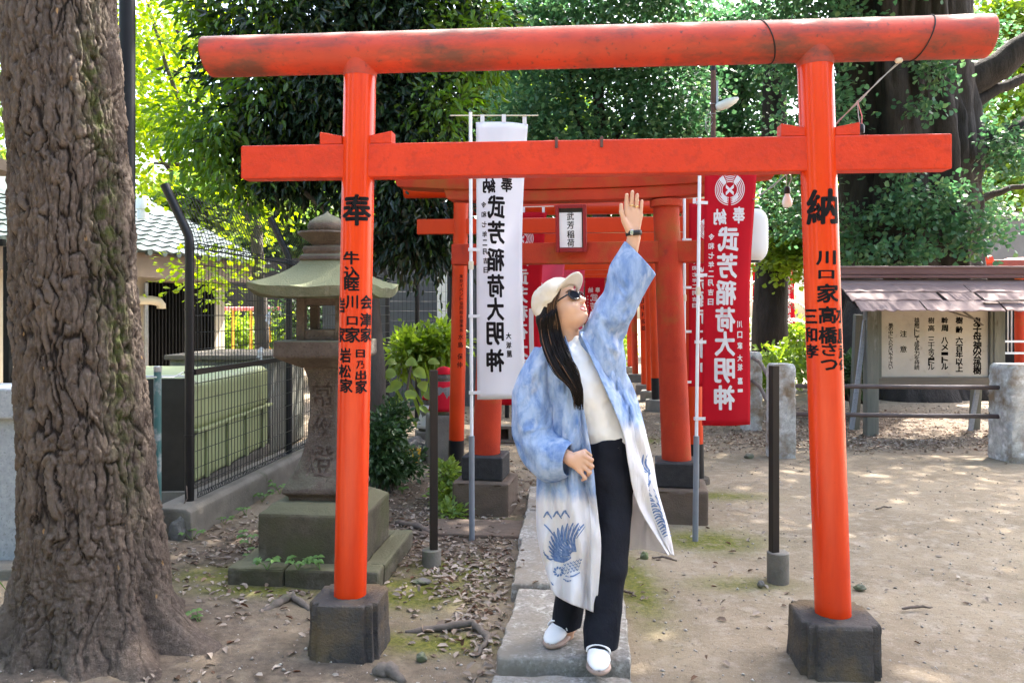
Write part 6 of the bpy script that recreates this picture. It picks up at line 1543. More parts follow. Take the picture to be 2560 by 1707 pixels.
class SDF:
    def __init__(s, lo, hi, h):
        s.lo = np.array(lo, float); s.h = h; s.n = np.ceil((np.array(hi)-s.lo)/h).astype(int) + 1
        s.D = np.full(tuple(s.n), .2, np.float32)
    def _win(s, lo, hi):
        a = np.clip(np.floor((np.array(lo)-s.lo)/s.h).astype(int), 0, s.n); b = np.clip(np.ceil((np.array(hi)-s.lo)/s.h).astype(int)+1, 0, s.n)
        sl = tuple(slice(x, y) for x, y in zip(a, b))
        g = np.meshgrid(*[s.lo[i] + np.arange(a[i], b[i])*s.h for i in range(3)], indexing='ij')
        return sl, g
    def _merge(s, sl, d, k, sub=False):
        o = s.D[sl]
        if sub: s.D[sl] = np.maximum(o, -d); return
        if k > 0:
            hh = np.clip(.5 + .5*(o-d)/k, 0, 1); s.D[sl] = o*(1-hh) + d*hh - k*hh*(1-hh)
        else: s.D[sl] = np.minimum(o, d)
    def cone(s, p, q, r0, r1, k=.01, ys=1.0):
        p, q = np.array(p), np.array(q); R = max(r0, r1) + k + .03
        sl, g = s._win(np.minimum(p, q)-R, np.maximum(p, q)+R)
        yc = (p[1]+q[1])/2; gy = (g[1]-yc)/ys + yc; d = q-p; L2 = max(d@d, 1e-9)
        t = np.clip(((g[0]-p[0])*d[0] + (gy-p[1])*d[1] + (g[2]-p[2])*d[2])/L2, 0, 1)
        dist = np.sqrt((g[0]-p[0]-t*d[0])**2 + (gy-p[1]-t*d[1])**2 + (g[2]-p[2]-t*d[2])**2) - (r0 + (r1-r0)*t)
        s._merge(sl, dist, k); return s
    def ell(s, c, B, rad, k=.01, sub=False):
        """B rows are the three axes"""
        hs_f = HS if B is HB else 1; c = np.array(c); B = np.array(B); rad = np.array(rad)*hs_f; R = rad.max() + k + .03
        sl, g = s._win(c-R, c+R); X = np.stack([g[i]-c[i] for i in range(3)], -1) @ B.T
        k0 = np.sqrt(((X/rad)**2).sum(-1)); k1 = np.sqrt(((X/rad**2)**2).sum(-1)) + 1e-9
        s._merge(sl, k0*(k0-1)/k1, k, sub); return s
    def clip(s, n, c):
        g = np.meshgrid(*[s.lo[i] + np.arange(s.n[i])*s.h for i in range(3)], indexing='ij', sparse=True)
        s.D = np.maximum(s.D, (c - (g[0]*n[0] + g[1]*n[1] + g[2]*n[2])).astype(np.float32)); return s
    def rough(s, amp, sc, stretch=(1, 1, 1), seed=0):
        band = np.argwhere(np.abs(s.D) < .03); Pn = (s.lo + band*s.h)*np.array(stretch)
        s.D[tuple(band.T)] += (fbm(Pn, sc, 3, seed)*amp).astype(np.float32); return s
    def mesh(s, name, matl, parent, it=1):
        V, F = surface_nets(s.D, s.lo, s.h); me = mesh_np(name, V, F); o = finish(me, name, matl, parent, smooth='all')
        if it: m = o.modifiers.new('smooth', 'SMOOTH'); m.factor = .5; m.iterations = it
        return o

PYp = 3.2
def Q(u, v, dy=0.0): return np.array(W(u, v, PYp + dy))
def skin_mat():
    t = NT('skin'); c = t.mix(t.ramp(t.noise(18, 4), .3, .7), (.60, .355, .24), (.55, .315, .21))
    t.color(c); t.rough(.48); t.b.inputs['Subsurface Weight'].default_value = .12; t.b.inputs['Subsurface Radius'].default_value = (.012, .005, .003); t.b.inputs['Subsurface Scale'].default_value = .5
    return t.m
M['skin'] = skin_mat()
M['shirt'] = mat('white_cotton', (.86, .84, .82), (.82, .80, .78), 20, .85, .2, 30, .004, spec=.2)
M['trousers'] = mat('black_twill', (.009, .010, .016), (.014, .016, .024), 9, .85, .6, 14, .014, spec=.15)
M['cap'] = mat('oatmeal_corduroy', (.64, .57, .48), (.56, .50, .42), 14, .95, .4, 240, .002, spec=.15)
M['hair'] = mat('dark_hair', (.006, .005, .005), (.012, .008, .007), 60, .42, .5, 200, .002, stretch=(1, 1, .1), spec=.12)
M['hair_brown'] = mat('brown_hair', (.13, .055, .018), (.06, .028, .012), 60, .38, .5, 200, .002, stretch=(1, 1, .1))
M['lens'] = mat('dark_lens', (.004, .004, .005), None, rough=.06, spec=.3)
M['frame'] = mat('sunglass_frame', (.012, .011, .014), None, rough=.2)
M['watch'] = mat('black_strap', (.014, .014, .016), None, rough=.5)
M['steel'] = mat('bright_steel', (.7, .7, .72), None, rough=.25, metal=1)
M['gold'] = mat('gold_ring', (.8, .55, .2), None, rough=.25, metal=1)
M['lip'] = mat('lip', (.48, .16, .14), None, rough=.4)
M['tooth'] = mat('tooth', (.82, .80, .76), None, rough=.3)
M['mouth'] = mat('mouth_inside', (.10, .02, .02), None, rough=.6)
M['shoe'] = mat('white_leather', (.80, .78, .80), (.75, .73, .75), 12, .5, .15, 40, .002)
M['sole'] = mat('gum_sole', (.42, .30, .25), (.35, .25, .21), 12, .7)
def coat_mat():
    t = NT('indigo_tie_dye_linen')
    n1 = t.noise(9, 5, .62, (1.0, 1, .75), 1.2); n2 = t.noise(30, 4, .6, (1.6, 1, .5))
    w = t.math('ADD', t.math('MULTIPLY', n1, .75), t.math('MULTIPLY', n2, .25))
    c = t.mix(t.ramp(w, .32, .57), (.095, .20, .47), (.42, .54, .77))
    c = t.mix(t.ramp(t.noise(5, 5, .6, (1, 1, .6), .6), .62, .76), c, (.055, .145, .42))
    c = t.mix(t.ramp(t.noise(13, 4, .6, (1, 1, .6)), .56, .74), c, (.66, .72, .84))
    dye = t.math('ADD', t.attr('dye'), t.math('MULTIPLY', t.math('SUBTRACT', t.noise(26, 6, .65, (1.2, 1, .35)), .5), .8))
    c = t.mix(t.ramp(dye, .28, .72), (.80, .785, .82), c)
    t.color(c); t.rough(.9); t.b.inputs['Specular IOR Level'].default_value = .15
    t.bump(t.math('ADD', t.math('MULTIPLY', t.noise(34, 5, .6, (1, 1, .3), 1.0), 1.0), t.math('MULTIPLY', t.noise(500, 2), .12)), .8, .010)
    tr = t.n.new('ShaderNodeBsdfTranslucent'); mixs = t.n.new('ShaderNodeMixShader'); mixs.inputs[0].default_value = .22
    t.l.new(c, tr.inputs[0]); t.l.new(t.b.outputs[0], mixs.inputs[1]); t.l.new(tr.outputs[0], mixs.inputs[2]); t.l.new(mixs.outputs[0], t.out.inputs[0])
    return t.m
M['coat'] = coat_mat()
M['indigo'] = cloth_mat('indigo_print', (.06, .13, .33), (.24, .33, .53), .15, 90)

person = thing('person', 'person in blue and white dyed coat waving one arm under the torii', 'person', (.24, 3.2, .0))
# head frame: looking up to the right of the picture
yaw, pit = math.radians(54), math.radians(28)
fv = np.array((math.sin(yaw)*math.cos(pit), -math.cos(yaw)*math.cos(pit), math.sin(pit)))
uv = np.array((0, 0, 1.)) - fv[2]*fv; uv /= np.linalg.norm(uv); lv = np.cross(uv, fv)          # lv: to the person's left
HC = Q(1406, 766); HB = np.array((fv, lv, uv)); HS = .92
def hd(f, l, u): return HC + (fv*f + lv*l + uv*u)*HS
body = SDF((.02, 2.93, -.0), (.60, 3.50, 1.97), .004)
# torso, legs
body.cone(Q(1430, 860, .02), Q(1445, 930, .02), .05, .095, .03, .8).cone(Q(1445, 930, .02), Q(1490, 1030, .01), .095, .085, .03, .8).cone(Q(1490, 1030, .01), Q(1518, 1120), .085, .10, .03, .85)
body.cone(Q(1362, 905, .02), Q(1435, 880, .02), .045, .05, .03).cone(Q(1435, 880, .02), Q(1497, 852, .01), .05, .045, .03)
body.cone(Q(1535, 1180), Q(1515, 1420, -.03), .07, .048, .02).cone(Q(1515, 1420, -.03), Q(1502, 1640, -.06), .046, .033, .02).cone(Q(1492, 1180, .02), Q(1440, 1400, .08), .07, .048, .02).cone(Q(1440, 1400, .08), Q(1415, 1585, .15), .046, .033, .02)
body.cone((.335, 3.15, .125), (.335, 3.03, .105), .032, .028, .02).cone((.232, 3.37, .13), (.175, 3.27, .105), .032, .028, .02)
# neck and head
body.cone(Q(1428, 868, .03), hd(-.03, 0, -.06), .055, .050, .02)
body.ell(hd(-.012, 0, .028), HB, (.093, .074, .094), .01)
body.ell(hd(.022, 0, -.035), HB, (.068, .060, .080), .02)
body.ell(hd(.050, 0, -.088), HB, (.036, .036, .026), .022)
body.ell(hd(.055, -.030, -.035), HB, (.030, .026, .030), .02).ell(hd(.055, .030, -.035), HB, (.030, .026, .030), .02)
body.cone(hd(.082, 0, .012), hd(.104, 0, -.026), .008, .0115, .010).ell(hd(.094, -.011, -.030), HB, (.010, .007, .007), .005).ell(hd(.094, .011, -.030), HB, (.010, .007, .007), .005)
body.ell(hd(.078, 0, -.060), HB, (.016, .026, .018), .012)
body.ell(hd(.080, 0, -.085), HB, (.012, .016, .010), .012)
body.ell(hd(.089, 0, -.0595), HB, (.010, .022, .0085), 0, sub=True)
for s in (-1, 1): body.ell(hd(-.012, s*.073, -.012), HB, (.018, .010, .030), .005)
# raised arm and open hand
body.cone(Q(1500, 853, .01), Q(1553, 725, -.02), .043, .036, .02).cone(Q(1553, 725, -.02), Q(1584, 598, -.04), .036, .0265, .015)
hy = -.045
for (u, v), r in (((1565, 530), .0125), ((1577, 525), .0125), ((1590, 528), .0125), ((1601, 538), .0115)): body.cone(Q(1584, 592, hy), Q(u, v, hy), .019, r, .012, .75)
for pts, r in ((((1565, 530), (1566, 505, -.048), (1567, 487, -.052)), .0082), (((1577.5, 524), (1579.5, 498, -.05), (1581, 480, -.054)), .0085), (((1590, 527), (1592, 503, -.05), (1593, 487, -.054)), .0080), (((1601.5, 538), (1603.5, 517, -.048), (1605, 502, -.052)), .0070)):
    pp = [Q(p[0], p[1], p[2] if len(p) > 2 else hy) for p in pts]
    body.cone(pp[0], pp[1], r*1.08, r, .0035).cone(pp[1], pp[2], r, r*.88, .0035)
body.cone(Q(1577, 582, hy-.005), Q(1560, 552, hy-.012), .017, .0115, .008).cone(Q(1560, 552, hy-.012), Q(1553, 530, hy-.018), .0100, .0088, .003).cone(Q(1553, 530, hy-.018), Q(1553, 512, hy-.018), .0088, .0075, .003)
# lowered arm and the hand closed on the coat edge
body.cone(Q(1352, 908, .02), Q(1320, 1085, -.02), .043, .036, .02).cone(Q(1320, 1085, -.02), Q(1425, 1146, -.165), .036, .0265, .015)
hy = -.185
for (u, v), r in (((1461, 1138), .0125), ((1463, 1152), .0125), ((1460, 1166), .012), ((1452, 1179), .011)): body.cone(Q(1430, 1150, -.17), Q(u, v, hy), .020, r, .010, .8)
for a, b, c, r in (((1461, 1138), (1479, 1149), (1474, 1160), .0088), ((1463, 1153), (1480, 1165), (1474, 1175), .0088), ((1460, 1167), (1475, 1180), (1468, 1188), .0083), ((1452, 1179), (1463, 1195), (1456, 1199), .0074)):
    body.cone(Q(*a, hy), Q(*b, hy-.006), r*1.1, r, .003).cone(Q(*b, hy-.006), Q(*c, hy+.018), r, r*.9, .003)
body.cone(Q(1440, 1137, -.175), Q(1462, 1128, -.165), .013, .010, .006).cone(Q(1462, 1128, -.165), Q(1476, 1138, -.15), .0095, .008, .003)
bo = body.mesh('body', M['skin'], person, 1)
# mouth, brow, earring
m = MB(); pts = []; n_ = 24
for k in range(n_+1):
    a_ = 2*math.pi*k/n_; l_ = .0235*math.cos(a_); u_ = -.0595 + .0100*math.sin(a_) + .004*abs(math.cos(a_))**2; f_ = .0925 - 14*l_*l_ + (.002 if math.sin(a_) < 0 else .0005)
    pts.append(Vector(hd(f_, l_, u_)))
m.tube(pts, .0034, 8, cap=False).build('lips', M['lip'], bo, smooth='all')
m = MB(); V = []
for j_ in range(4):
    for i in range(11):
        l_ = -.019 + .038*i/10; V.append(hd(.0915 - 14*l_*l_ - .0006*j_, l_, -.0515 - .0085*j_/3 + 5*l_*l_))
m.add(V, [(j_*11+i, j_*11+i+1, j_*11+i+12, j_*11+i+11) for j_ in range(3) for i in range(10)]).build('teeth', M['tooth'], bo, smooth='all', fix=False)
for s in (-1, 1):
    MB().tube([hd(.086, s*.012, .030), hd(.082, s*.028, .036), hd(.068, s*.046, .031)], [.003, .0034, .0015], 6).build('eyebrow', M['hair_brown'], bo, smooth='all')
MB().lathe([(.001, -.006), (.005, -.003), (.0055, 0), (.004, .004), (.001, .006)], tuple(hd(-.004, -.080, -.045)), 12).build('earring', M['steel'], bo, smooth='all')
# sunglasses
sg = MB()
lo_ = None
for s in (-1, 1):
    cf = np.array((.0945, s*.0325, .004)); tilt = s*.30
    axl = np.array((-math.sin(tilt)*.9, math.cos(tilt), 0)); V = []; n_ = 28
    for k in range(n_):
        a_ = 2*math.pi*k/n_; x_, z_ = math.cos(a_), math.sin(a_); w_ = .0285*(1 + .10*(x_*s > .3)); h_ = .0205*(1 + .35*max(0, x_*s)*max(0, z_)); r_ = (abs(x_)**3 + abs(z_)**3)**(-1/3)*.93
        p_ = cf + axl*(x_*r_*w_) + np.array((0, 0, z_*r_*h_)); V.append(Vector(hd(p_[0] - .002*(z_ > 0), p_[1], p_[2])))
    fo_ = MB().add([v + Vector(fv)*.0012 for v in V] + [v - Vector(fv)*.0012 for v in V], [tuple(range(n_)), tuple(reversed(range(n_, 2*n_)))] + [(k, n_+k, n_+(k+1) % n_, (k+1) % n_) for k in range(n_)]).build('lens', M['lens'], person, smooth=True)
    fo_.name = 'sunglass_lens'
    fr_ = MB().tube(V + [V[0]], .0030, 8, cap=False).build('sunglass_rim', M['frame'], person, smooth='all')
    MB().tube([hd(.082, s*.062, .013), hd(.05, s*.074, .010), hd(.0, s*.080, .004), hd(-.02, s*.080, -.006)], [.0035, .003, .0026, .002], 8).build('sunglass_temple', M['frame'], person, smooth='all')
MB().tube([hd(.094, -.008, .010), hd(.1005, 0, .013), hd(.094, .008, .010)], .0028, 8).build('sunglass_bridge', M['frame'], person, smooth='all')
# cap
cp = SDF(HC - .19, HC + .19, .004)
cp.ell(hd(-.030, 0, .050), HB, (.106, .094, .074), .02).ell(hd(-.070, 0, .008), HB, (.056, .084, .060), .03).ell(hd(.018, 0, .070), HB, (.072, .081, .046), .03)
nrm_ = uv - .50*fv; cp.clip(nrm_, HC @ nrm_ + .015); cp.rough(.012, 13, seed=3); cp.rough(.004, 40, seed=5)
co_ = cp.mesh('cap', M['cap'], person, 2)
V = []; nA, nB = 16, 5
for j_ in range(nB+1):
    g_ = j_/nB
    for i in range(nA+1):
        a_ = math.radians(-72 + 144*i/nA); ca, sa = math.cos(a_), math.sin(a_)
        f_ = .030 + .052*ca + g_*(.058*ca**.8 if ca > 0 else 0); l_ = sa*(.086 + .006*g_); u_ = .052 + .010*ca + g_*(.030*ca) - .012*(abs(sa)**3)
        V.append(hd(f_, l_, u_))
MB().add(V, [(j_*(nA+1)+i, j_*(nA+1)+i+1, (j_+1)*(nA+1)+i+1, (j_+1)*(nA+1)+i) for j_ in range(nB) for i in range(nA)]).build('cap_brim', M['cap'], person, smooth='all', solid=.006)
# hair: mass plus strands
hs_ = SDF(Q(1330, 1040, -.35), Q(1470, 690, .15) + .02, .005)
hs_.ell(hd(-.030, 0, .010), HB, (.078, .083, .075), .01)
hs_.cone(Q(1368, 800, -.01), Q(1376, 850, -.03), .045, .036, .02).cone(Q(1376, 850, -.03), Q(1402, 905, -.125), .036, .030, .02).cone(Q(1402, 905, -.125), Q(1436, 965, -.155), .030, .020, .02).cone(Q(1436, 965, -.155), Q(1449, 1012, -.16), .018, .006, .01)
hs_.clip(-fv, -(HC @ fv) - .012) if False else None
nf_ = -fv; keep_c = -(HC @ fv) - .010
g_ = np.meshgrid(*[hs_.lo[i] + np.arange(hs_.n[i])*hs_.h for i in range(3)], indexing='ij', sparse=True)
fdist = (g_[0]-HC[0])*fv[0] + (g_[1]-HC[1])*fv[1] + (g_[2]-HC[2])*fv[2]; udist = (g_[0]-HC[0])*uv[0] + (g_[1]-HC[1])*uv[1] + (g_[2]-HC[2])*uv[2]
hs_.D = np.where((fdist > .008) & (udist > -.07), np.float32(.1), hs_.D)
hs_.rough(.008, 40, (1, 1, .12), 4)
hs_.mesh('hair', M['hair'], person, 1)
rs_ = random.Random(9)
def strand(ctrl, r, n_=14):
    ctrl = [Vector(c) for c in ctrl]; P_ = []
    for i in range(len(ctrl)-1):
        p0, p1, p2, p3 = ctrl[max(i-1, 0)], ctrl[i], ctrl[i+1], ctrl[min(i+2, len(ctrl)-1)]
        for k in range(4):
            t_ = k/4; P_.append(.5*((2*p1) + (-p0+p2)*t_ + (2*p0-5*p1+4*p2-p3)*t_**2 + (-p0+3*p1-3*p2+p3)*t_**3))
    P_.append(ctrl[-1]); n2 = len(P_); return P_, [r*(1 - .75*(i/(n2-1))**2) for i in range(n2)]
dk, br = MB(), MB()
for k in range(300):
    f = rs_.random(); j1 = lambda a: rs_.uniform(-a, a)
    dyo = rs_.uniform(-.014, .004)
    lerp = lambda a, b: a + (b-a)*f
    e = rs_.random()
    ctrl = [Q(lerp(1352, 1392), lerp(800, 770) + j1(6), -.050 - .02*f + dyo), Q(lerp(1350, 1406) + j1(2), 838 + j1(5), -.05 - .015*f + dyo), Q(lerp(1362, 1424) + j1(3), 884 + j1(5), -.115 - .03*f + dyo), Q(lerp(1388, 1446) + j1(3), 930 + j1(5), -.165 + dyo), Q(lerp(1425, 1456) + j1(3), 972, -.178 + dyo), Q(lerp(1438, 1456) + j1(4), 990 + 36*e, -.175 + dyo)]
    P_, R_ = strand(ctrl, rs_.uniform(.0009, .0022)); (br if (f > .90 and rs_.random() < .5) or rs_.random() < .02 else dk).tube(P_, R_, 5)
for k in range(130):       # lighter locks framing the face
    f = rs_.random(); lerp = lambda a, b: a + (b-a)*f; j1 = lambda a: rs_.uniform(-a, a); s_ = -1
    ctrl = [hd(.070 - .05*f, s_*(.055 + .026*f) , .062 + j1(.004)), hd(.052 - .055*f, s_*(.074 + .012*f), .030 + j1(.005)), hd(.020 - .045*f + j1(.004), s_*(.086 + .004*f), -.008 + j1(.005)), hd(.000 - .04*f, s_*.088, -.055), Q(lerp(1402, 1378) + j1(2), 850 + j1(4), -.075), Q(lerp(1425, 1395) + j1(3), 905, -.16)]
    P_, R_ = strand(ctrl, rs_.uniform(.0008, .0017)); (br if rs_.random() < .5 else dk).tube(P_, R_, 5)
dk.build('hair_strands', M['hair'], person, smooth='all').__setitem__('kind', 'stuff')
br.build('hair_highlights', M['hair_brown'], person, smooth='all').__setitem__('kind', 'stuff')
# shirt
sh_ = SDF((.05, 2.98, .80), (.60, 3.45, 1.46), .005)
sh_.cone(Q(1385, 893, .02), Q(1482, 868, .02), .055, .055, .03).cone(Q(1436, 905, .01), Q(1460, 965, 0), .098, .112, .03, .82).cone(Q(1460, 965, 0), Q(1515, 1100, 0), .112, .103, .04, .85)
sh_.cone(Q(1430, 862, .025), Q(1424, 842, .03), .058, .058, .015)
sh_.clip((-.15, 0, -1), -(W(1424, 838, 3.2).z + .15*W(1424, 838, 3.2).x)); sh_.rough(.018, 9, (1, 1, .5), 6); sh_.rough(.008, 24, (1, .6, 1), 7)
sh_.mesh('shirt', M['shirt'], person, 1)
# trousers
tr_ = SDF((.10, 2.95, .08), (.62, 3.52, 1.02), .005)
tr_.cone(Q(1518, 1098), Q(1522, 1170, .0), .108, .118, .04, .9)
tr_.cone(Q(1532, 1190, -.01), Q(1520, 1420, -.04), .092, .080, .03).cone(Q(1520, 1420, -.04), Q(1500, 1660, -.09), .080, .066, .02)
tr_.cone(Q(1494, 1190, .02), Q(1440, 1400, .09), .086, .068, .03).cone(Q(1440, 1400, .09), Q(1411, 1600, .15), .068, .060, .02)
tr_.clip((0, 0, 1), .122); tr_.clip((.25, 0, -1), -(W(1518, 1092, 3.2).z - .25*W(1518, 1092, 3.2).x)); tr_.rough(.016, 7, (1, 1, .55), 2); tr_.rough(.006, 22, (1, 1, .5), 5)
tr_.mesh('trousers', M['trousers'], person, 1)
# shoes
def shoe(heel, toe, nm='shoe'):
    heel, toe = Vector(heel), Vector(toe); d = (toe-heel); L_ = d.length; d.normalize(); s = Vector((-d.y, d.x, 0)); up = Vector((0, 0, 1))
    prof = ((0, .018, .045), (.04, .030, .066), (.15, .036, .080), (.32, .037, .088), (.45, .039, .082), (.60, .043, .066), (.76, .045, .050), (.90, .036, .040), (.97, .024, .030), (1.0, .008, .020))
    rings, sole = [], []
    for f, w_, h_ in prof:
        c = heel + d*(L_*f); ring = []; sr = []
        for k in range(20):
            a_ = 2*math.pi*k/20; x_, z_ = math.cos(a_), math.sin(a_); q = (abs(x_)**2.6 + abs(z_)**2.6)**(-1/2.6)
            ring.append(c + s*(x_*q*w_*(1 - .18*max(0, z_))) + up*(.022 + (h_-.010)*(.5 + .5*z_*q*.99)))
            sr.append(c + s*(x_*q*(w_+.003)) + up*(.012 + .012*z_*q + (.006*f**6)))
        rings.append(ring); sole.append(sr)
    o_ = MB().loft(rings).build(nm, M['shoe'], person, smooth='all')
    MB().loft(sole).build('sole', M['sole'], o_, smooth='all')
    for f, w_, h_ in ((.60, .0445, .070), (.47, .0415, .084)):
        V = []
        for k in range(13):
            a_ = math.pi*k/12; c = heel + d*(L_*(f + .03*math.cos(a_)))
            for e in (-.012, .012): V.append(c + d*e + s*(math.cos(a_)*w_*1.02) + up*(.022 + (h_-.010)*(.50 + .5*math.sin(a_)) + .005))
        MB().add(V, [(2*k, 2*k+1, 2*k+3, 2*k+2) for k in range(12)]).build('strap', M['shoe'], o_, smooth='all', solid=.005)
    MB().box(heel + d*L_*.36 + up*.098, (.05, .014, .02), math.atan2(d.y, d.x)).build('tongue', M['shoe'], o_, bevel=.004)
shoe((.345, 3.215, .074), (.325, 2.972, .074)); shoe((.255, 3.44, .074), (.150, 3.215, .074))
# ------ coat: columns run from the collar to the hem, round the body from one front edge to the other
colsC = [
 [(1412, 838, -.03), (1440, 925, -.125), (1460, 1030, -.14), (1480, 1150, -.150), (1492, 1260, -.145), (1502, 1370, -.13), (1491, 1532, -.11)],
 [(1400, 842, -.04), (1425, 925, -.130), (1438, 1030, -.15), (1452, 1150, -.155), (1462, 1260, -.16), (1470, 1370, -.15), (1468, 1524, -.13)],
 [(1380, 850, -.03), (1390, 940, -.120), (1400, 1045, -.13), (1408, 1150, -.13), (1415, 1260, -.15), (1425, 1370, -.15), (1428, 1508, -.14)],
 [(1352, 872, .02), (1340, 950, .0), (1345, 1050, .0), (1342, 1150, -.02), (1343, 1260, -.03), (1352, 1370, -.04), (1378, 1478, -.05)],
 [(1375, 850, .09), (1365, 950, .13), (1368, 1050, .14), (1370, 1150, .14), (1374, 1260, .15), (1385, 1350, .15), (1400, 1440, .14)],
 [(1425, 836, .10), (1440, 950, .15), (1460, 1050, .15), (1480, 1150, .16), (1490, 1260, .17), (1500, 1340, .18), (1510, 1400, .18)],
 [(1465, 832, .09), (1530, 930, .13), (1570, 1040, .13), (1588, 1140, .15), (1598, 1230, .17), (1606, 1300, .19), (1596, 1372, .19)],
 [(1490, 838, .04), (1562, 930, .03), (1606, 1040, .03), (1622, 1120, .04), (1640, 1200, .05), (1660, 1290, .06), (1680, 1388, .07)],
 [(1472, 832, -.05), (1528, 930, -.075), (1582, 1040, -.085), (1602, 1120, -.085), (1622, 1200, -.06), (1644, 1290, -.02), (1677, 1384, .05)],
 [(1448, 828, -.055), (1492, 925, -.115), (1534, 1020, -.13), (1560, 1090, -.13), (1572, 1165, -.12), (1596, 1265, -.07), (1670, 1388, .03)]]
def catm(P_, t):
    n_ = len(P_)-1; x = min(max(t, 0), .99999)*n_; i = int(x); f = x-i
    p0, p1, p2, p3 = P_[max(i-1, 0)], P_[i], P_[i+1], P_[min(i+2, n_)]
    return .5*((2*p1) + (-p0+p2)*f + (2*p0-5*p1+4*p2-p3)*f*f + (-p0+3*p1-3*p2+p3)*f**3)
CA = [[np.array(q, float) for q in c] for c in colsC]
nS, nT = 150, 110
grid = np.zeros((nT+1, nS+1, 3)); dye = np.zeros((nT+1, nS+1))
for j_ in range(nT+1):
    row = [catm(c, j_/nT) for c in CA]
    for i in range(nS+1):
        g_ = catm(row, i/nS); s_ = i/nS; t_ = j_/nT
        fold = (math.sin(s_*46 + 2.2*math.sin(t_*3) + 1.3)*.010 + math.sin(s_*83 + t_*5)*.004)*(.25 + .9*t_) + .005*math.sin(t_*21 + s_*9)
        edge = min(1, min(s_, 1-s_)*14)
        g_ = g_ + np.array((2.2*math.sin(t_*17 + s_*30)*edge, 0, fold*edge)); grid[j_, i] = g_
        vb = 1242 if s_ < .5 else 1242 + (1062-1242)*min(1, (s_-.5)/.25)
        dye[j_, i] = 1/(1 + math.exp((g_[1]-vb)/17))
gu, gv = grid[..., 0].ravel(), grid[..., 1].ravel(); gs = np.tile(np.linspace(0, 1, nS+1), nT+1); ge = np.clip(np.minimum(gs, 1-gs)*14, 0, 1)
wr1 = vnoise(np.stack([gu/38 + .25*np.sin(gv/60), gv/150, gs*6], 1), 1, 41); wr2 = vnoise(np.stack([gu/17, gv/70 + gu/60, gs*9], 1), 1, 43)
grid[..., 2] += (((.5 - np.abs(wr1))*.055 + (.4 - np.abs(wr2))*.024)*ge).reshape(nT+1, nS+1)
V = np.array([W(a, b, PYp + c) for a, b, c in grid.reshape(-1, 3)])
idx = np.arange(len(V)).reshape(nT+1, nS+1); F = np.stack([idx[:-1,:-1], idx[:-1,1:], idx[1:,1:], idx[1:,:-1]], -1).reshape(-1, 4)
me = mesh_np('coat', V, F); at = me.attributes.new('dye', 'FLOAT', 'POINT'); at.data.foreach_set('value', dye.ravel().astype(np.float32))
coat = finish(me, 'coat', M['coat'], person, smooth='all', solid=.003)
Vg = V.reshape(nT+1, nS+1, 3)
for i0_, i1_ in ((0, 13), (137, nS)):                                # folded band along each front edge
    vb_ = Vg[:, i0_:i1_+1].copy(); tocam = np.array((0, 0, CAM_H)) - vb_; tocam /= np.linalg.norm(tocam, axis=2, keepdims=True); vb_ += tocam*.0062
    nb_ = i1_ - i0_ + 1; id_ = np.arange((nT+1)*nb_).reshape(nT+1, nb_)
    mb_ = mesh_np('lapel', vb_.reshape(-1, 3), np.stack([id_[:-1,:-1], id_[:-1,1:], id_[1:,1:], id_[1:,:-1]], -1).reshape(-1, 4))
    at = mb_.attributes.new('dye', 'FLOAT', 'POINT'); at.data.foreach_set('value', dye[:, i0_:i1_+1].ravel().astype(np.float32))
    finish(mb_, 'lapel', M['coat'], coat, smooth='all', solid=.004)
def sleeve(name, rings_, nR=56, amp=.006, seed=0):
    """rings_ of ((u,v,dy),(u,v,dy),half depth): the two outline points of the sleeve"""
    L_ = [np.array([*a, *b, h]) for a, b, h in rings_]; nL = 64; V = []
    tt_, aa_ = np.meshgrid(np.linspace(0, 1, nL+1), np.arange(nR)*2*np.pi/nR, indexing='ij'); tf, af = tt_.ravel(), aa_.ravel()
    w1_ = vnoise(np.stack([np.cos(af)*1.6 + seed, np.sin(af)*1.6 + tf*2.2, tf*5.5], 1), 1.0, 51 + seed); w2_ = vnoise(np.stack([np.cos(af)*3 + tf*3, np.sin(af)*3 + seed, tf*11], 1), 1.0, 61 + seed)
    RR = ((amp/.006)*((.45 - np.abs(w1_))*.42 + (.4 - np.abs(w2_))*.20)*np.sin(np.pi*np.minimum(.93, .12 + tf*.9))).reshape(nL+1, nR)
    for j_ in range(nL+1):
        t_ = j_/nL; q = catm(L_, t_); A_, B_ = Q(q[0], q[1], q[2]), Q(q[3], q[4], q[5]); c = (A_+B_)/2; e = (B_-A_)/2; q2 = catm(L_, min(1, t_+.03)); q1 = catm(L_, max(0, t_-.03))
        ax_ = (Q(q2[0], q2[1], q2[2]) + Q(q2[3], q2[4], q2[5]) - Q(q1[0], q1[1], q1[2]) - Q(q1[3], q1[4], q1[5])); dp_ = np.cross(e, ax_); dp_ /= np.linalg.norm(dp_) + 1e-9
        if dp_[1] > 0: dp_ = -dp_
        for k in range(nR):
            a_ = 2*math.pi*k/nR; w_ = 1 + amp*9*math.sin(5*a_ + 4*t_ + seed)*math.sin(math.pi*min(1, t_*1.2))*.5
            rr_ = 1 + RR[j_, k]
            V.append(c + e*math.cos(a_)*(1 + (rr_-1)*.35) + dp_*(q[6]*math.sin(a_)*rr_))
    idx = np.arange(len(V)).reshape(nL+1, nR); j2 = np.roll(idx, -1, 1)
    F = np.stack([idx[:-1], j2[:-1], j2[1:], idx[1:]], -1).reshape(-1, 4)
    me = mesh_np(name, np.array(V), F); at = me.attributes.new('dye', 'FLOAT', 'POINT'); at.data.foreach_set('value', np.ones(len(V), np.float32)*.95)
    return finish(me, name, M['coat'], coat, smooth='all', solid=.003)
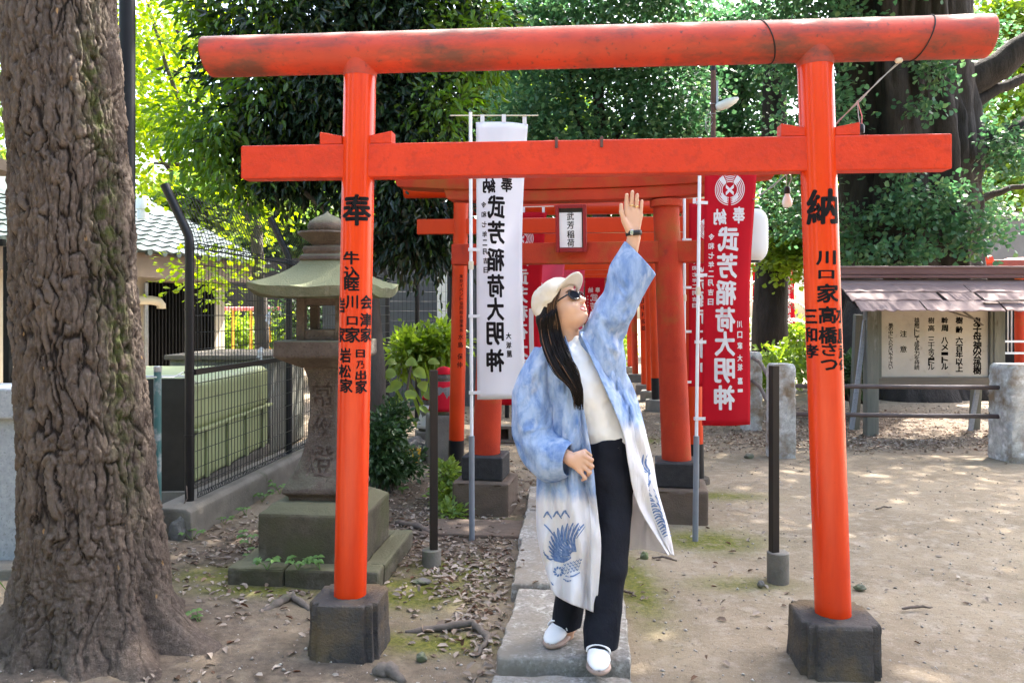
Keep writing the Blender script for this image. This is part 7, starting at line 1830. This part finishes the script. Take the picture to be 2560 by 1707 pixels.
sleeve('sleeve', [((1440, 842, .01), (1566, 985, .01), .085), ((1462, 812, .0), (1562, 905, .0), .085), ((1486, 772, -.01), (1558, 845, -.01), .078), ((1515, 712, -.02), (1586, 785, -.02), .07), ((1528, 662, -.03), (1606, 740, -.03), .062), ((1562, 604, -.04), (1638, 686, -.03), .050)], seed=1)
sleeve('sleeve', [((1338, 868, .02), (1408, 880, .01), .065), ((1296, 945, .01), (1396, 960, .0), .08), ((1283, 1010, -.01), (1390, 1020, -.01), .08), ((1288, 1095, -.03), (1388, 1075, -.04), .08), ((1318, 1162, -.07), (1402, 1090, -.08), .075), ((1372, 1204, -.12), (1418, 1098, -.12), .07), ((1420, 1188, -.155), (1434, 1108, -.15), .055)], seed=3, amp=.007)
# indigo prints on the pale lower part
pix = grid.reshape(-1, 3); 
def print_fn(i0, i1):
    sub = grid[:, i0:i1+1].reshape(-1, 3)
    def fn(u, v):
        d2 = (sub[:, 0]-u)**2 + (sub[:, 1]-v)**2; k = np.argsort(d2)[:4]; w_ = 1/(d2[k]+1); return W(u, v, PYp + float((sub[k, 2]*w_).sum()/w_.sum()) - (.0042 if i0 > 10 else .0095 if u > 1466 else .0042))
    return fn
def stroke(m, fn, pts, w0, n_=9):
    """brush stroke: swelling then tapering along pts (photo pixels)"""
    P_ = [np.array(p, float) for p in pts]; V = []; F_ = []
    for i in range(n_+1):
        f = i/n_; c = catm(P_, f); d = catm(P_, min(1, f+.05)) - catm(P_, max(0, f-.05)); d /= np.linalg.norm(d)+1e-9; nn = np.array((-d[1], d[0])); w_ = w0*(.15 + .85*math.sin(math.pi*(.12 + .80*f))**.7)/2
        for s in (-1, 0, 1): q = c + nn*w_*s; V.append(fn(q[0], q[1]))
        if i: k = 3*i; F_ += [(k-3, k-2, k+1, k), (k-2, k-1, k+2, k+1)]
    m.add(V, F_)
m = MB(); fn = print_fn(0, 50); rr = random.Random(5); C0 = np.array((1436, 1392))
for k in range(14):
    a_ = math.radians(184 - k*9.2); L_ = 54 + 32*math.sin(math.radians(min(100, k*10))); tip = C0 + np.array((math.cos(a_), -math.sin(a_)))*L_
    bend = np.array((math.sin(a_), math.cos(a_)))*L_*.16
    if tip[0] > 1464: continue
    stroke(m, fn, [C0 + (tip-C0)*.16, C0 + (tip-C0)*.5 - bend, C0 + (tip-C0)*.8 - bend*.6, tip], 6.0)
    stroke(m, fn, [C0 + (tip-C0)*.55 - bend*1.0 + (4, 3), tip + np.array((3, 5))], 2.2)
for r in range(4):
    for q in range(6):
        x_, y_ = 1452 - q*8 - r*3, 1398 + r*8 + q*2.5
        stroke(m, fn, [(x_-3, y_-2), (x_, y_+3), (x_+3, y_-2)], 2.2, 5)
for k in range(9):
    a_ = 2*math.pi*k/9; stroke(m, fn, [(1396 + 7*math.cos(a_), 1428 + 7*math.sin(a_)), (1396 + 13*math.cos(a_+.4), 1428 + 13*math.sin(a_+.4))], 5, 5)
for p in ([(1412, 1438), (1430, 1440), (1450, 1430)], [(1408, 1446), (1418, 1452), (1428, 1450)], [(1360, 1310), (1372, 1322), (1386, 1340)], [(1358, 1375), (1362, 1385), (1372, 1392)], [(1366, 1392), (1376, 1398), (1382, 1396)], [(1375, 1452), (1379, 1458), (1384, 1462)]): stroke(m, fn, p, 4, 7)
for x_, y_ in ((1368, 1285), (1392, 1284), (1412, 1282)):
    stroke(m, fn, [(x_-9, y_+8), (x_, y_-6), (x_+3, y_+2)], 5, 7); stroke(m, fn, [(x_, y_-6), (x_+7, y_+4), (x_+12, y_+12)], 3.5, 7)
m.build('fish_print', M['indigo'], coat, fix=False)['kind'] = 'stuff'
m = MB(); fn = print_fn(118, 146)
C1 = np.array((1631, 1196))
for k in range(11):
    a_ = math.radians(98 + k*12.5); L_ = (66, 64, 60, 56, 52, 48, 46, 44, 42, 38, 34)[k]; tip = C1 + np.array((math.cos(a_), -math.sin(a_)))*L_; bend = np.array((math.sin(a_), math.cos(a_)))*L_*.18
    stroke(m, fn, [C1 + (tip-C1)*.2, C1 + (tip-C1)*.6 - bend, tip], 5.0)
for k in range(9):
    b_ = np.array((1604 + k*6.5, 1232 + k*13.)); stroke(m, fn, [b_, b_ + (9, -7), b_ + (20, -6)], 4.5); stroke(m, fn, [b_ + (3, 6), b_ + (14, 0), b_ + (23, 3)], 3)
for k in range(6):
    stroke(m, fn, [(1634 + k*4, 1222 + k*17), (1640 + k*4.5, 1230 + k*17), (1642 + k*5, 1240 + k*17)], 4)
m.build('fish_print', M['indigo'], coat, fix=False)['kind'] = 'stuff'
m = MB(); fn0 = print_fn(83, 113)
# watch and rings
wc = Vector(Q(1584, 583, -.042)); ax_ = Vector(Q(1581, 548, -.045)) - Vector(Q(1586, 610, -.04)); ax_.normalize()
MB().tube([wc - ax_*.010, wc + ax_*.010], [.0305, .0300], 24, cap=False).build('watch_strap', M['watch'], person, smooth='all', solid=.004)
MB().box(wc + Vector((-.012, -.031, 0)), (.012, .006, .020)).build('watch_buckle', M['steel'], person, bevel=.002)
for u, v in ((1579, 514), (1591.5, 517)):
    c = Vector(Q(u, v, -.048)); MB().tube([c - ax_*.0018, c + ax_*.0018], .0097, 16, cap=False).build('ring', M['gold'], person, smooth='all', solid=.0015)
